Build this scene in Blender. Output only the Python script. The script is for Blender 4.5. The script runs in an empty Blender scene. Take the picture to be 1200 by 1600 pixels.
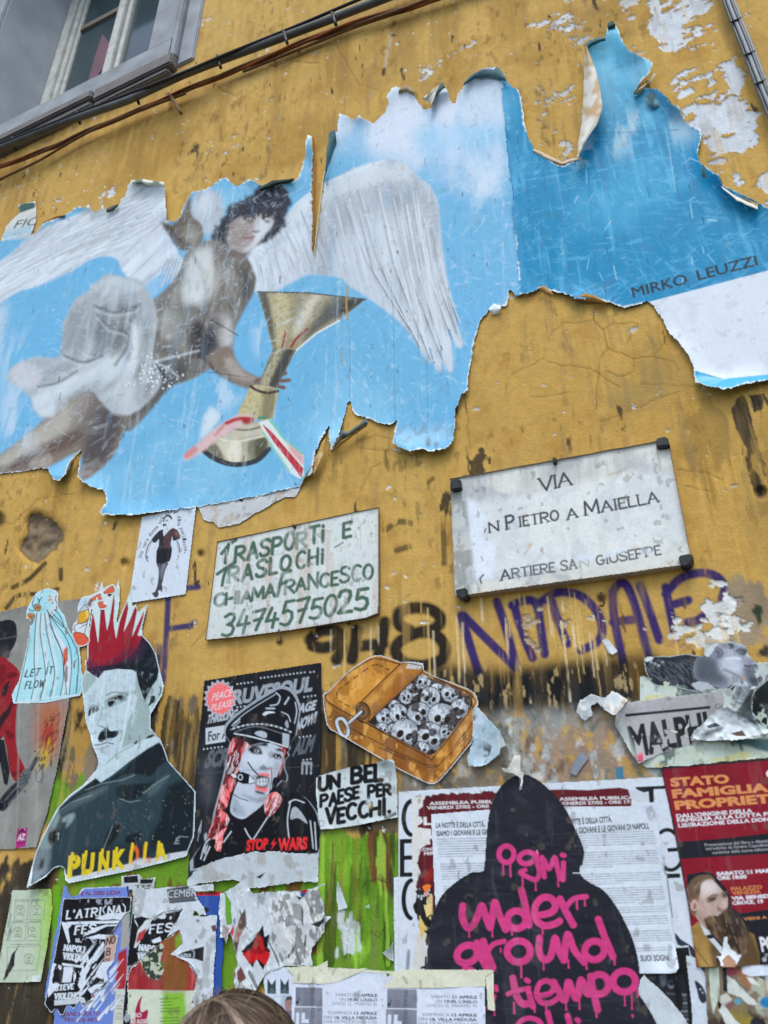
import bpy, bmesh, math, random
import numpy as np
from mathutils import Vector, Matrix

# ---------------------------------------------------------------- camera, sky, sun, exposure
SC = bpy.context.scene
COL = SC.collection
FPX, PITCH, YAW, DIST, EYE = 1200.0, math.radians(26.6), math.radians(24.1), 1.70, 1.60
SC.render.resolution_x, SC.render.resolution_y = 768, 1024
cam_d = bpy.data.cameras.new('camera'); cam = bpy.data.objects.new('camera', cam_d); COL.objects.link(cam)
cam_d.sensor_fit = 'VERTICAL'; cam_d.sensor_height = 24.0; cam_d.lens = FPX / 1600.0 * 24.0
cam_d.dof.use_dof = True; cam_d.dof.focus_distance = 2.4; cam_d.dof.aperture_fstop = 2.8
cam_d.clip_start, cam_d.clip_end = 0.02, 500.0
cam.location = (0.0, -DIST, EYE)
cam.rotation_euler = (math.pi / 2 + PITCH, 0.0, YAW)
SC.camera = cam

world = bpy.data.worlds.new('World'); SC.world = world; world.use_nodes = True
wn = world.node_tree.nodes; wl = world.node_tree.links
bg = wn['Background']; bg.inputs['Strength'].default_value = 0.15
sky = wn.new('ShaderNodeTexSky'); sky.sky_type = 'NISHITA'; sky.sun_disc = False
SUN_EL, SUN_AZ = math.radians(58.0), math.radians(164.0)     # azimuth: clockwise from +Y
sky.sun_elevation, sky.sun_rotation = SUN_EL, SUN_AZ
sky.air_density, sky.dust_density, sky.ozone_density = 1.0, 2.5, 1.0
wl.new(sky.outputs[0], bg.inputs[0])
sun_d = bpy.data.lights.new('sun', 'SUN'); sun_d.energy = 0.75; sun_d.angle = math.radians(22.0); sun_d.color = (1.0, 0.975, 0.94)
sun = bpy.data.objects.new('sun', sun_d); COL.objects.link(sun)
sdir = Vector((math.sin(SUN_AZ) * math.cos(SUN_EL), math.cos(SUN_AZ) * math.cos(SUN_EL), math.sin(SUN_EL)))
sun.rotation_euler = sdir.to_track_quat('Z', 'Y').to_euler()
SC.view_settings.view_transform = 'Standard'; SC.view_settings.look = 'None'
SC.view_settings.gamma = 1.0; SC.view_settings.use_curve_mapping = False
SC.view_settings.exposure = 0.65
SC.cycles.max_bounces = 5; SC.cycles.diffuse_bounces = 3

# light reaching the wall at this exposure: a colour seen there as c is a pigment of about lin(c) / KL
KL = np.array([0.88, 0.885, 0.93])

# ---------------------------------------------------------------- the wall plane (y = 0) and its points
FW = np.array([-math.sin(YAW) * math.cos(PITCH), math.cos(YAW) * math.cos(PITCH), math.sin(PITCH)])
RT = np.array([math.cos(YAW), math.sin(YAW), 0.0])
UP = np.cross(RT, FW)
EYEP = np.array([0.0, -DIST, EYE])

def at(px, py, h=0.0):
 """the point h metres in front of the wall plane that a survey point of the photograph marks"""
 px = np.asarray(px, float); py = np.asarray(py, float)
 r = FW * FPX + RT * (px - 600.0)[..., None] + UP * (800.0 - py)[..., None]
 t = (DIST - np.asarray(h, float)) / r[..., 1]
 return EYEP + r * t[..., None]

def pix(P):
 v = np.asarray(P, float) - EYEP
 z = v @ FW
 return np.stack([600 + FPX * (v @ RT) / z, 800 - FPX * (v @ UP) / z], -1)

# ---------------------------------------------------------------- colour, noise
def lin(c):
 c = np.asarray(c, float) / 255.0
 return np.where(c <= 0.04045, c / 12.92, ((c + 0.055) / 1.055) ** 2.4)
def pig(c):
 p = np.clip(lin(c) / KL, 0.003, 0.9)
 f = 1 - np.clip((p.max(-1) - p.min(-1)) / p.max(-1) * 2.5, 0, 1)      # cool cast of the light put into near-neutral colours
 return p * (1 + np.asarray(f)[..., None] * np.array([-.13, -.02, .03]))

_T = np.random.RandomState(7).rand(512, 512).astype(np.float32)
def vnoise(x, y, seed=0):
 x = x + seed * 37.13 + 1000.0; y = y + seed * 71.7 + 1000.0
 xi = np.floor(x).astype(np.int32); yi = np.floor(y).astype(np.int32)
 fx = (x - xi).astype(np.float32); fy = (y - yi).astype(np.float32)
 fx = fx * fx * (3 - 2 * fx); fy = fy * fy * (3 - 2 * fy)
 a = _T[yi & 511, xi & 511]; b = _T[yi & 511, (xi + 1) & 511]
 c = _T[(yi + 1) & 511, xi & 511]; d = _T[(yi + 1) & 511, (xi + 1) & 511]
 return (a + (b - a) * fx) * (1 - fy) + (c + (d - c) * fx) * fy
def fbm(x, y, octv=4, seed=0, gain=0.5):
 s = np.zeros(np.broadcast(x, y).shape, np.float32); a = 1.0; t = 0.0
 for k in range(octv):
  s += a * vnoise(x * 2 ** k, y * 2 ** k, seed + 5 * k); t += a; a *= gain
 return s / t
def ss(a, b, x):
 t = np.clip((x - a) / (b - a), 0, 1); return t * t * (3 - 2 * t)

# ---------------------------------------------------------------- outlines
def smooth(pts, n=6, closed=True):
 P = np.asarray(pts, float)
 if closed: Q = np.vstack([P[-1:], P, P[:2]])
 else: Q = np.vstack([2 * P[:1] - P[1:2], P, 2 * P[-1:] - P[-2:-1]])
 out = []
 t = np.linspace(0, 1, n, endpoint=False)[:, None]
 for i in range(1, len(Q) - 2):
  p0, p1, p2, p3 = Q[i - 1], Q[i], Q[i + 1], Q[i + 2]
  out.append(0.5 * (2 * p1 + (p2 - p0) * t + (2 * p0 - 5 * p1 + 4 * p2 - p3) * t ** 2 + (3 * p1 - p0 - 3 * p2 + p3) * t ** 3))
 if not closed: out.append(P[-1:])
 return np.vstack(out)
def rough(pts, amp=2.0, step=3.0, seed=0, closed=True, fine=0.5):
 """a torn edge: the outline resampled and pushed about by noise"""
 P = np.asarray(pts, float)
 if closed: P = np.vstack([P, P[:1]])
 d = np.hypot(*np.diff(P, axis=0).T); L = np.concatenate([[0], np.cumsum(d)])
 n = max(4, int(L[-1] / step)); t = np.linspace(0, L[-1], n, endpoint=not closed)
 x = np.interp(t, L, P[:, 0]); y = np.interp(t, L, P[:, 1])
 dx = (fbm(t / (step * 5), t * 0, 3, seed) - 0.5) * 2 * amp + (fbm(t / step, t * 0 + 9, 1, seed + 3) - 0.5) * 2 * amp * fine
 dy = (fbm(t / (step * 5), t * 0 + 50, 3, seed + 1) - 0.5) * 2 * amp + (fbm(t / step, t * 0 + 60, 1, seed + 4) - 0.5) * 2 * amp * fine
 return np.stack([x + dx, y + dy], 1)
def rect(p0, p1, h0, h1=None):
 p0 = np.array(p0, float); p1 = np.array(p1, float)
 return np.array([p0, p1, p1 + np.array(h1 if h1 is not None else h0), p0 + np.array(h0)])

# ---------------------------------------------------------------- printed letters (built-in font) and brushed letters (own strokes)
_glyph = {}
def font_edges(s, bold=0.0):
 key = (s, bold)
 if key not in _glyph:
  cu = bpy.data.curves.new('lettering', 'FONT'); cu.body = s; cu.offset = bold; cu.resolution_u = 3
  cu.fill_mode = 'FRONT'
  ob = bpy.data.objects.new('lettering', cu); COL.objects.link(ob)
  dg = bpy.context.evaluated_depsgraph_get(); me = ob.evaluated_get(dg).to_mesh()
  nv = len(me.vertices); co = np.empty(nv * 3); me.vertices.foreach_get('co', co); co = co.reshape(-1, 3)[:, :2]
  cnt = {}
  for p in me.polygons:
   for ek in p.edge_keys: cnt[ek] = cnt.get(ek, 0) + 1
  e = np.array([k for k, v in cnt.items() if v == 1])
  ob.evaluated_get(dg).to_mesh_clear()
  bpy.data.objects.remove(ob); bpy.data.curves.remove(cu)
  _glyph[key] = np.stack([co[e[:, 0]], co[e[:, 1]]], 1) if len(e) else np.zeros((0, 2, 2))
 return _glyph[key]

def arc(cx, cy, rx, ry, a0, a1, n=12):
 t = np.radians(np.linspace(a0, a1, n)); return [(cx + rx * math.cos(a), cy + ry * math.sin(a)) for a in t]
# unit capitals: x 0..1, y 0..1, each a list of strokes
HAND = {
 'A': [[(0,0),(.5,1),(1,0)],[(.18,.36),(.82,.36)]],
 'B': [[(0,0),(0,1)],[(0,1)]+arc(.4,.76,.5,.24,90,-90)+[(0,.52)],[(0,.52)]+arc(.45,.26,.55,.26,90,-90)+[(0,0)]],
 'C': [arc(.55,.5,.55,.5,50,310,16)],
 'D': [[(0,0),(0,1)],[(0,1)]+arc(.35,.5,.65,.5,90,-90)+[(0,0)]],
 'E': [[(1,1),(0,1),(0,0),(1,0)],[(0,.52),(.8,.52)]],
 'F': [[(1,1),(0,1),(0,0)],[(0,.52),(.8,.52)]],
 'G': [arc(.52,.5,.52,.5,50,330,16)+[(1,.45),(.6,.45)]],
 'H': [[(0,0),(0,1)],[(1,0),(1,1)],[(0,.5),(1,.5)]],
 'I': [[(.5,0),(.5,1)]],
 'i': [[(.5,0),(.5,.68)],[(.5,.9),(.5,.96)]],
 'K': [[(0,0),(0,1)],[(1,1),(0,.45)],[(.3,.6),(1,0)]],
 'L': [[(0,1),(0,0),(1,0)]],
 'M': [[(0,0),(.06,1),(.5,.2),(.94,1),(1,0)]],
 'N': [[(0,0),(0,1),(1,0),(1,1)]],
 'O': [arc(.5,.5,.5,.5,90,450,22)],
 'P': [[(0,0),(0,1)],[(0,1)]+arc(.45,.74,.5,.26,90,-90)+[(0,.48)]],
 'R': [[(0,0),(0,1)],[(0,1)]+arc(.45,.74,.5,.26,90,-90)+[(0,.48)],[(.35,.48),(1,0)]],
 'S': [[(1,.84),(.8,.97),(.5,1),(.2,.95),(.05,.78),(.2,.6),(.5,.52),(.8,.42),(.97,.25),(.85,.06),(.5,0),(.15,.04),(0,.18)]],
 'T': [[(0,1),(1,1)],[(.5,1),(.5,0)]],
 'U': [[(0,1),(0,.35)]+arc(.5,.35,.5,.35,180,360)+[(1,1)]],
 'V': [[(0,1),(.5,0),(1,1)]],
 'W': [[(0,1),(.25,0),(.5,.8),(.75,0),(1,1)]],
 'Z': [[(0,1),(1,1),(0,0),(1,0)]],
 '0': [arc(.5,.5,.5,.5,90,450,22)],
 '2': [[(.02,.75),(.15,.95),(.5,1),(.85,.92),(.9,.72),(.7,.45),(0,0),(1,0)]],
 '3': [[(.05,.9),(.4,1),(.8,.95),(.88,.75),(.7,.57),(.35,.52),(.75,.46),(.95,.28),(.85,.06),(.45,0),(.05,.1)]],
 '4': [[(.35,1),(0,.38),(1,.38)],[(.7,.7),(.62,0)]],
 '5': [[(.95,1),(.25,1),(.12,.55),(.5,.62),(.88,.5),(.95,.25),(.75,.04),(.4,0),(.02,.1)]],
 '7': [[(0,.95),(1,1),(.45,0)],[(.2,.5),(.85,.55)]],
 '.': [[(.4,.02),(.5,.02)]],
 "'": [[(.5,1),(.4,.8)]],
}
HW = {'I': .25, 'i': .25, '.': .3, "'": .3, 'M': 1.15, 'W': 1.2, ' ': .55, 'E': .7, 'F': .7, 'L': .7}

# ---------------------------------------------------------------- sheets: pigment laid out on a fine grid of surface points
class Sheet:
 def __init__(s, x0, y0, x1, y1, step=1.25, base=(235, 235, 235), xs=None, ys=None):
  s.step = step
  s.xs = np.arange(x0, x1 + step, step) if xs is None else xs
  s.ys = np.arange(y0, y1 + step, step) if ys is None else ys
  s.x0, s.y0 = x0, y0
  s.nx, s.ny = len(s.xs), len(s.ys)
  s.X, s.Y = np.meshgrid(s.xs, s.ys)
  P = at(s.X, s.Y); s.U = P[..., 0]; s.V = P[..., 2]
  s.rgb = np.empty((s.ny, s.nx, 3), np.float32); s.rgb[:] = pig(base)
  s.mask = np.ones((s.ny, s.nx), np.float32)
  s.h = np.zeros((s.ny, s.nx), np.float32)
 # ---- coverage of an edge soup, even-odd
 def edges(s, E):
  cov = np.zeros((s.ny, s.nx), np.float32)
  if len(E) == 0: return cov
  SUB = 3
  a = (E[:, 0] - (s.x0, s.y0)) / s.step; b = (E[:, 1] - (s.x0, s.y0)) / s.step
  ya = (a[:, 1] + 0.5) * SUB - 0.5; yb = (b[:, 1] + 0.5) * SUB - 0.5
  sw = ya > yb
  xa = np.where(sw, b[:, 0], a[:, 0]); xb = np.where(sw, a[:, 0], b[:, 0])
  ya, yb = np.where(sw, yb, ya), np.where(sw, ya, yb)
  r0 = np.clip(np.ceil(ya), 0, s.ny * SUB).astype(int); r1 = np.clip(np.ceil(yb), 0, s.ny * SUB).astype(int)
  n = np.maximum(r1 - r0, 0)
  if n.sum() == 0: return cov
  idx = np.repeat(np.arange(len(n)), n)
  row = np.arange(n.sum()) - np.repeat(np.cumsum(n) - n, n) + r0[idx]
  xc = xa[idx] + (row - ya[idx]) / np.maximum(yb[idx] - ya[idx], 1e-9) * (xb[idx] - xa[idx])
  o = np.lexsort((xc, row)); row = row[o]; xc = xc[o]
  first = np.searchsorted(row, row, side='left')
  sign = np.where((np.arange(len(row)) - first) % 2 == 0, 1.0, -1.0)
  xc = np.clip(xc + 0.5, 0, s.nx)
  xi = np.floor(xc).astype(int); fr = xc - xi
  D = np.zeros((s.ny, s.nx + 2), np.float32)
  rr = row // SUB
  np.add.at(D, (rr, xi), sign * (1 - fr) / SUB); np.add.at(D, (rr, np.minimum(xi + 1, s.nx + 1)), sign * fr / SUB)
  return np.clip(np.cumsum(D, 1)[:, :s.nx], 0, 1)
 def cov(s, pts):
  P = np.asarray(pts, float); return s.edges(np.stack([P, np.roll(P, -1, 0)], 1))
 def box(s, pts, pad):
  P = np.asarray(pts, float)
  i0 = max(0, int((P[:, 0].min() - pad - s.x0) / s.step)); i1 = min(s.nx, int((P[:, 0].max() + pad - s.x0) / s.step) + 2)
  j0 = max(0, int((P[:, 1].min() - pad - s.y0) / s.step)); j1 = min(s.ny, int((P[:, 1].max() + pad - s.y0) / s.step) + 2)
  return i0, i1, j0, j1
 def line(s, pts, w, soft=None, w1=None):
  """coverage of a brushed line of width w (tapering to w1), soft: width of its edge"""
  soft = s.step if soft is None else max(soft, s.step)
  cov = np.zeros((s.ny, s.nx), np.float32)
  P = np.asarray(pts, float); m = len(P) - 1
  for k in range(m):
   p, q = P[k], P[k + 1]
   wa = w if w1 is None else w + (w1 - w) * k / m
   wb = w if w1 is None else w + (w1 - w) * (k + 1) / m
   i0, i1, j0, j1 = s.box([p, q], max(wa, wb) / 2 + soft)
   if i0 >= i1 or j0 >= j1: continue
   X = s.X[j0:j1, i0:i1]; Y = s.Y[j0:j1, i0:i1]
   d = q - p; L = max(d @ d, 1e-9)
   t = np.clip(((X - p[0]) * d[0] + (Y - p[1]) * d[1]) / L, 0, 1)
   r = np.hypot(X - p[0] - t * d[0], Y - p[1] - t * d[1])
   c = np.clip(((wa + (wb - wa) * t) / 2 - r) / soft + 0.5, 0, 1)
   v = cov[j0:j1, i0:i1]; np.maximum(v, c, out=v)
  return cov
 def blur(s, m, r):
  k = int(round(r / s.step))
  if k < 1: return m
  for _ in range(2):
   for ax in (0, 1):
    p = np.pad(m, [(k + 1, k) if a == ax else (0, 0) for a in (0, 1)], mode='edge')
    c = np.cumsum(p, ax, dtype=np.float64)
    n = m.shape[ax]
    hi = np.take(c, np.arange(2 * k + 1, 2 * k + 1 + n), ax); lo = np.take(c, np.arange(0, n), ax)
    m = ((hi - lo) / (2 * k + 1)).astype(np.float32)
  return m
 def put(s, m, c, a=1.0):
  if not hasattr(c, 'shape') or np.ndim(c) == 1: c = pig(c)
  m = (m * a)[..., None] if np.ndim(m) == 2 else m
  s.rgb += (c - s.rgb) * m
  return s
 # ---- drawing
 def poly(s, pts, c, a=1.0, soft=0, sm=0):
  if sm: pts = smooth(pts, sm)
  m = s.cov(pts)
  if soft: m = s.blur(m, soft)
  s.put(m, c, a); return m
 def stroke(s, pts, w, c, a=1.0, soft=None, sm=0, w1=None):
  if sm: pts = smooth(pts, sm, False)
  m = s.line(pts, w, soft, w1); s.put(m, c, a); return m
 def disc(s, x, y, rx, c, ry=None, a=1.0, soft=0, rot=0):
  ry = rx if ry is None else ry
  t = np.linspace(0, 2 * np.pi, 28, endpoint=False); cr, sr = math.cos(math.radians(rot)), math.sin(math.radians(rot))
  ex, ey = rx * np.cos(t), ry * np.sin(t)
  return s.poly(np.stack([x + ex * cr - ey * sr, y + ex * sr + ey * cr], 1), c, a, soft)
 def tint(s, amt, su, sv=None, seed=0, octv=4, c=None):
  n = fbm(s.U * su, s.V * (sv or su), octv, seed) - 0.5
  if c is None: s.rgb *= np.clip(1 + amt * 2 * n, 0.2, 1.8)[..., None]
  else: s.put(np.clip(n * 2, 0, 1) * amt, c)
 def upv(s, p, h):
  d = np.array([585.0, -1600.0]) - np.asarray(p, float); return d / np.hypot(*d) * h
 def text(s, t, p0, p1, h, c, bold=0.0, shear=0.0, a=1.0, wear=0, paint=True, up=None):
  """printed line: fits from p0 to p1 along its baseline, capital height h"""
  E = font_edges(t, bold)
  if len(E) == 0: return
  mn, mx = E[..., 0].min(), E[..., 0].max(); cap = 0.73 + bold
  p0 = np.array(p0, float); p1 = np.array(p1, float); ux = p1 - p0; uv = s.upv((p0 + p1) / 2, h) if up is None else np.asarray(up)
  x = (E[..., 0] - mn) / (mx - mn); y = E[..., 1] / cap
  Q = p0 + x[..., None] * ux + y[..., None] * (uv + shear * ux / np.hypot(*ux) * h)
  m = s.edges(Q)
  if wear: m = m * ss(wear - 0.08, wear + 0.08, fbm(s.X / 9, s.Y / 9, 4, len(t)))
  if paint: s.put(m, c, a)
  return m
 def hand(s, t, p0, p1, h, w, c, shear=0.0, a=1.0, soft=None, gap=0.28, serif=0, jit=0.0, seed=0, thin=None, h1=None):
  rs = random.Random(seed + len(t))
  p0 = np.array(p0, float); p1 = np.array(p1, float)
  adv = [HW.get(ch, 1.0) if ch in HAND else HW.get(ch, 0.55) for ch in t]
  tot = sum(adv) + gap * (len(t) - 1); x = 0.0
  ux = (p1 - p0) / tot; M = np.zeros((s.ny, s.nx), np.float32)
  for ch, ad in zip(t, adv):
   if ch in HAND:
    k = x / tot; hh = h + ((h1 or h) - h) * k
    base = p0 + ux * x; uv = s.upv(base, hh) + shear * (p1 - p0) / np.hypot(*(p1 - p0)) * hh
    jx, jy, js = rs.uniform(-jit, jit), rs.uniform(-jit, jit), 1 + rs.uniform(-jit, jit)
    for st in HAND[ch]:
     Q = np.array([base + ux * ad * (q[0] + jx * .3) + uv * (q[1] * js + jy * .5) for q in st])
     ww = w
     if thin is not None and len(st) == 2:
      dx = abs(st[1][0] - st[0][0]) * ad; dy = abs(st[1][1] - st[0][1])
      if dx > dy: ww = thin
     np.maximum(M, s.line(Q, ww, soft), out=M)
     if serif:
      for q, nb in ((st[0], st[1]), (st[-1], st[-2])):
       if q[1] in (0, 1) and abs(q[1] - nb[1]) > .2:
        c0 = base + ux * ad * q[0] + uv * q[1]; d = ux / np.hypot(*ux) * serif
        np.maximum(M, s.line([c0 - d, c0 + d], w * .5, soft), out=M)
   x += ad + gap
  s.put(M, c, a); return M
 # ---- outline of the paper
 def cut(s, pts, seed=0, amp=0.0, step=3.0, fine=.5):
  if amp: pts = rough(pts, amp, step, seed, fine=fine)
  s.mask = np.minimum(s.mask, s.cov(pts)); return s
 def hole(s, pts, seed=0, amp=0.0):
  if amp: pts = rough(pts, amp, 3.0, seed)
  s.mask = s.mask * (1 - s.cov(pts)); return s
 def rim(s, r, c=(238, 238, 236), lo=.3, seed=0, where=None):
  """bare torn fibre along the cut edge, of uneven width"""
  b = s.blur(s.mask, r); n = .6 * fbm(s.X / 14, s.Y / 14, 3, seed) + .4 * fbm(s.X / 3, s.Y / 3, 2, seed)
  m = 1 - ss(.55, .75, b - (n - .5) * 1.1 * (1 - lo))
  m = m * s.mask
  if where is not None: m = m * where
  s.put(m, c)
 def wrinkle(s, amp=.0006, su=9.0, sv=9.0, seed=0, sharp=2):
  n = fbm(s.U * su, s.V * sv, 4, seed); s.h += amp * (1 - np.abs(2 * n - 1)) ** sharp * 2
 def curl(s, x, y, r, hgt, reach=8.0):
  b = s.blur(s.mask, reach); e = np.clip((1 - b) * 1.9, 0, 1)
  g = np.exp(-((s.X - x) ** 2 + (s.Y - y) ** 2) / (r * r)); s.h += hgt * e * g
 def lift(s, reach, hgt, seed=0, su=.03):
  b = s.blur(s.mask, reach); e = np.clip((1 - b) * 1.9, 0, 1) ** 1.5
  s.h += .55 * hgt * e * ss(.45, .75, fbm(s.X * su, s.Y * su, 2, seed))
 # ---- the mesh
 def build(s, name, mat, parent=None, layer=1.0, thr=.5, age=1.0):
  v = s.mask > thr
  if age:
   lum = .12 + s.rgb.mean(-1)
   s.put(lum * ss(.58, .8, fbm(s.U * 17, s.V * 9, 5, len(name))) * .10 * age, (150, 146, 140)); s.put(lum * ss(.62, .72, fbm(s.U * 70, s.V * 9, 4, len(name) + 3)) * .14 * age, (206, 210, 216)); s.put(ss(.7, .76, fbm(s.U * 55, s.V * 40, 4, 9)) * .4 * age, (96, 88, 80))
   s.rgb *= (1 + .16 * age * (fbm(s.U * 200, s.V * 200, 2, 3) - .5))[..., None]; s.h += .0004 * age * ss(.5, .9, fbm(s.U * 40, s.V * 26, 3, 31))
  f = (v[:-1, :-1].astype(np.int8) + v[1:, :-1] + v[:-1, 1:] + v[1:, 1:]) >= 4
  use = np.zeros(v.shape, bool)
  use[:-1, :-1] |= f; use[1:, :-1] |= f; use[:-1, 1:] |= f; use[1:, 1:] |= f
  num = np.full(v.shape, -1, np.int64); num[use] = np.arange(use.sum())
  P = at(s.X[use], s.Y[use], s.h[use] + layer * .0007)
  a = num[:-1, :-1][f]; b = num[1:, :-1][f]; c = num[1:, 1:][f]; d = num[:-1, 1:][f]
  F = np.stack([a, b, c, d], 1)
  return raw_mesh(name, P, F, mat, s.rgb[use], parent)

def raw_mesh(name, P, F, mat, rgb=None, parent=None, smoothed=True):
 me = bpy.data.meshes.new(name)
 k = F.shape[1]
 me.vertices.add(len(P)); me.vertices.foreach_set('co', np.ascontiguousarray(P, np.float32).ravel())
 me.loops.add(F.size); me.loops.foreach_set('vertex_index', np.ascontiguousarray(F, np.int32).ravel())
 me.polygons.add(len(F)); me.polygons.foreach_set('loop_start', np.arange(0, F.size, k, dtype=np.int32))
 me.polygons.foreach_set('use_smooth', np.full(len(F), smoothed))
 me.update(calc_edges=True)
 if rgb is not None:
  at_ = me.color_attributes.new('pigment', 'FLOAT_COLOR', 'POINT')
  at_.data.foreach_set('color', np.concatenate([rgb, np.ones((len(P), 1))], 1).astype(np.float32).ravel())
 ob = bpy.data.objects.new(name, me); COL.objects.link(ob); me.materials.append(mat)
 if parent is not None: ob.parent = parent
 return ob

def tag(o, label=None, cat=None, group=None, kind=None):
 if label: o['label'] = label
 if cat: o['category'] = cat
 if group: o['group'] = group
 if kind: o['kind'] = kind
 return o
def empty(name, loc=(0, 0, 0)):
 o = bpy.data.objects.new(name, None); COL.objects.link(o); o.empty_display_size = .05
 return o

# ---------------------------------------------------------------- materials
def pigment_mat(name, rough_=.75, grain=.10, gscale=260.0, bump=.15, bscale=(120.0, 120.0, 120.0), spec=.3, bdist=.002):
 m = bpy.data.materials.new(name); m.use_nodes = True; n = m.node_tree.nodes; l = m.node_tree.links
 b = n['Principled BSDF']; b.inputs['Roughness'].default_value = rough_; b.inputs['Specular IOR Level'].default_value = spec
 ca = n.new('ShaderNodeVertexColor'); ca.layer_name = 'pigment'
 tc = n.new('ShaderNodeTexCoord')
 n1 = n.new('ShaderNodeTexNoise'); n1.inputs['Scale'].default_value = gscale; n1.inputs['Detail'].default_value = 4
 l.new(tc.outputs['Object'], n1.inputs['Vector'])
 mr = n.new('ShaderNodeMapRange'); mr.inputs[1].default_value = .25; mr.inputs[2].default_value = .75
 mr.inputs[3].default_value = 1 - grain; mr.inputs[4].default_value = 1 + grain
 l.new(n1.outputs['Fac'], mr.inputs[0])
 vm = n.new('ShaderNodeVectorMath'); vm.operation = 'SCALE'
 l.new(ca.outputs['Color'], vm.inputs[0]); l.new(mr.outputs[0], vm.inputs['Scale'])
 l.new(vm.outputs[0], b.inputs['Base Color'])
 mp = n.new('ShaderNodeMapping'); mp.inputs['Scale'].default_value = bscale
 n2 = n.new('ShaderNodeTexNoise'); n2.inputs['Scale'].default_value = 1.0; n2.inputs['Detail'].default_value = 5
 l.new(tc.outputs['Object'], mp.inputs[0]); l.new(mp.outputs[0], n2.inputs['Vector'])
 bp = n.new('ShaderNodeBump'); bp.inputs['Strength'].default_value = bump; bp.inputs['Distance'].default_value = bdist
 l.new(n2.outputs['Fac'], bp.inputs['Height']); l.new(bp.outputs[0], b.inputs['Normal'])
 return m
def plain_mat(name, c, rough_=.6, metal=0.0, spec=.4, var=.15, scale=30.0, c2=None, bump=.1):
 m = bpy.data.materials.new(name); m.use_nodes = True; n = m.node_tree.nodes; l = m.node_tree.links
 b = n['Principled BSDF']; b.inputs['Roughness'].default_value = rough_; b.inputs['Metallic'].default_value = metal
 b.inputs['Specular IOR Level'].default_value = spec
 tc = n.new('ShaderNodeTexCoord'); n1 = n.new('ShaderNodeTexNoise'); n1.inputs['Scale'].default_value = scale; n1.inputs['Detail'].default_value = 6
 l.new(tc.outputs['Object'], n1.inputs['Vector'])
 cr = n.new('ShaderNodeValToRGB'); c = np.asarray(pig(c)); d = np.asarray(pig(c2)) if c2 is not None else c * (1 - 2 * var)
 cr.color_ramp.elements[0].position = .3; cr.color_ramp.elements[1].position = .7
 cr.color_ramp.elements[0].color = (*d, 1); cr.color_ramp.elements[1].color = (*c, 1)
 l.new(n1.outputs['Fac'], cr.inputs[0]); l.new(cr.outputs[0], b.inputs['Base Color'])
 bp = n.new('ShaderNodeBump'); bp.inputs['Strength'].default_value = bump; bp.inputs['Distance'].default_value = .003
 l.new(n1.outputs['Fac'], bp.inputs['Height']); l.new(bp.outputs[0], b.inputs['Normal'])
 return m
M_WALL = pigment_mat('plaster', .9, .10, 320, .45, (160, 160, 160), .15, .003)
M_PAPER = pigment_mat('pasted_paper', .65, .06, 300, .32, (60, 60, 40), .14)
M_GLOSS = pigment_mat('varnished_paper', .5, .06, 220, .3, (70, 70, 22), .12)
M_BOARD = pigment_mat('painted_board', .6, .08, 200, .2, (200, 200, 30), .3)
M_MARBLE = pigment_mat('marble', .45, .05, 120, .08, (60, 60, 60), .4)

# ================================================================ the ochre building: plaster wall, window
building = empty('ochre_building')
tag(building, 'ochre plastered old building wall with peeling paint, graffiti and a grey framed window', 'building')

OPEN_X0, OPEN_X1, OPEN_Z0, OPEN_Z1, REV = -3.37, -2.03, 5.31, 7.60, 0.40

def opening_px():
 P = [(OPEN_X0, 0, OPEN_Z0), (OPEN_X1, 0, OPEN_Z0), (OPEN_X1, 0, OPEN_Z1), (OPEN_X0, 0, OPEN_Z1)]
 return pix(np.array(P))

def region(s, pts, soft=8):
 return s.blur(s.cov(pts), soft)

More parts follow.
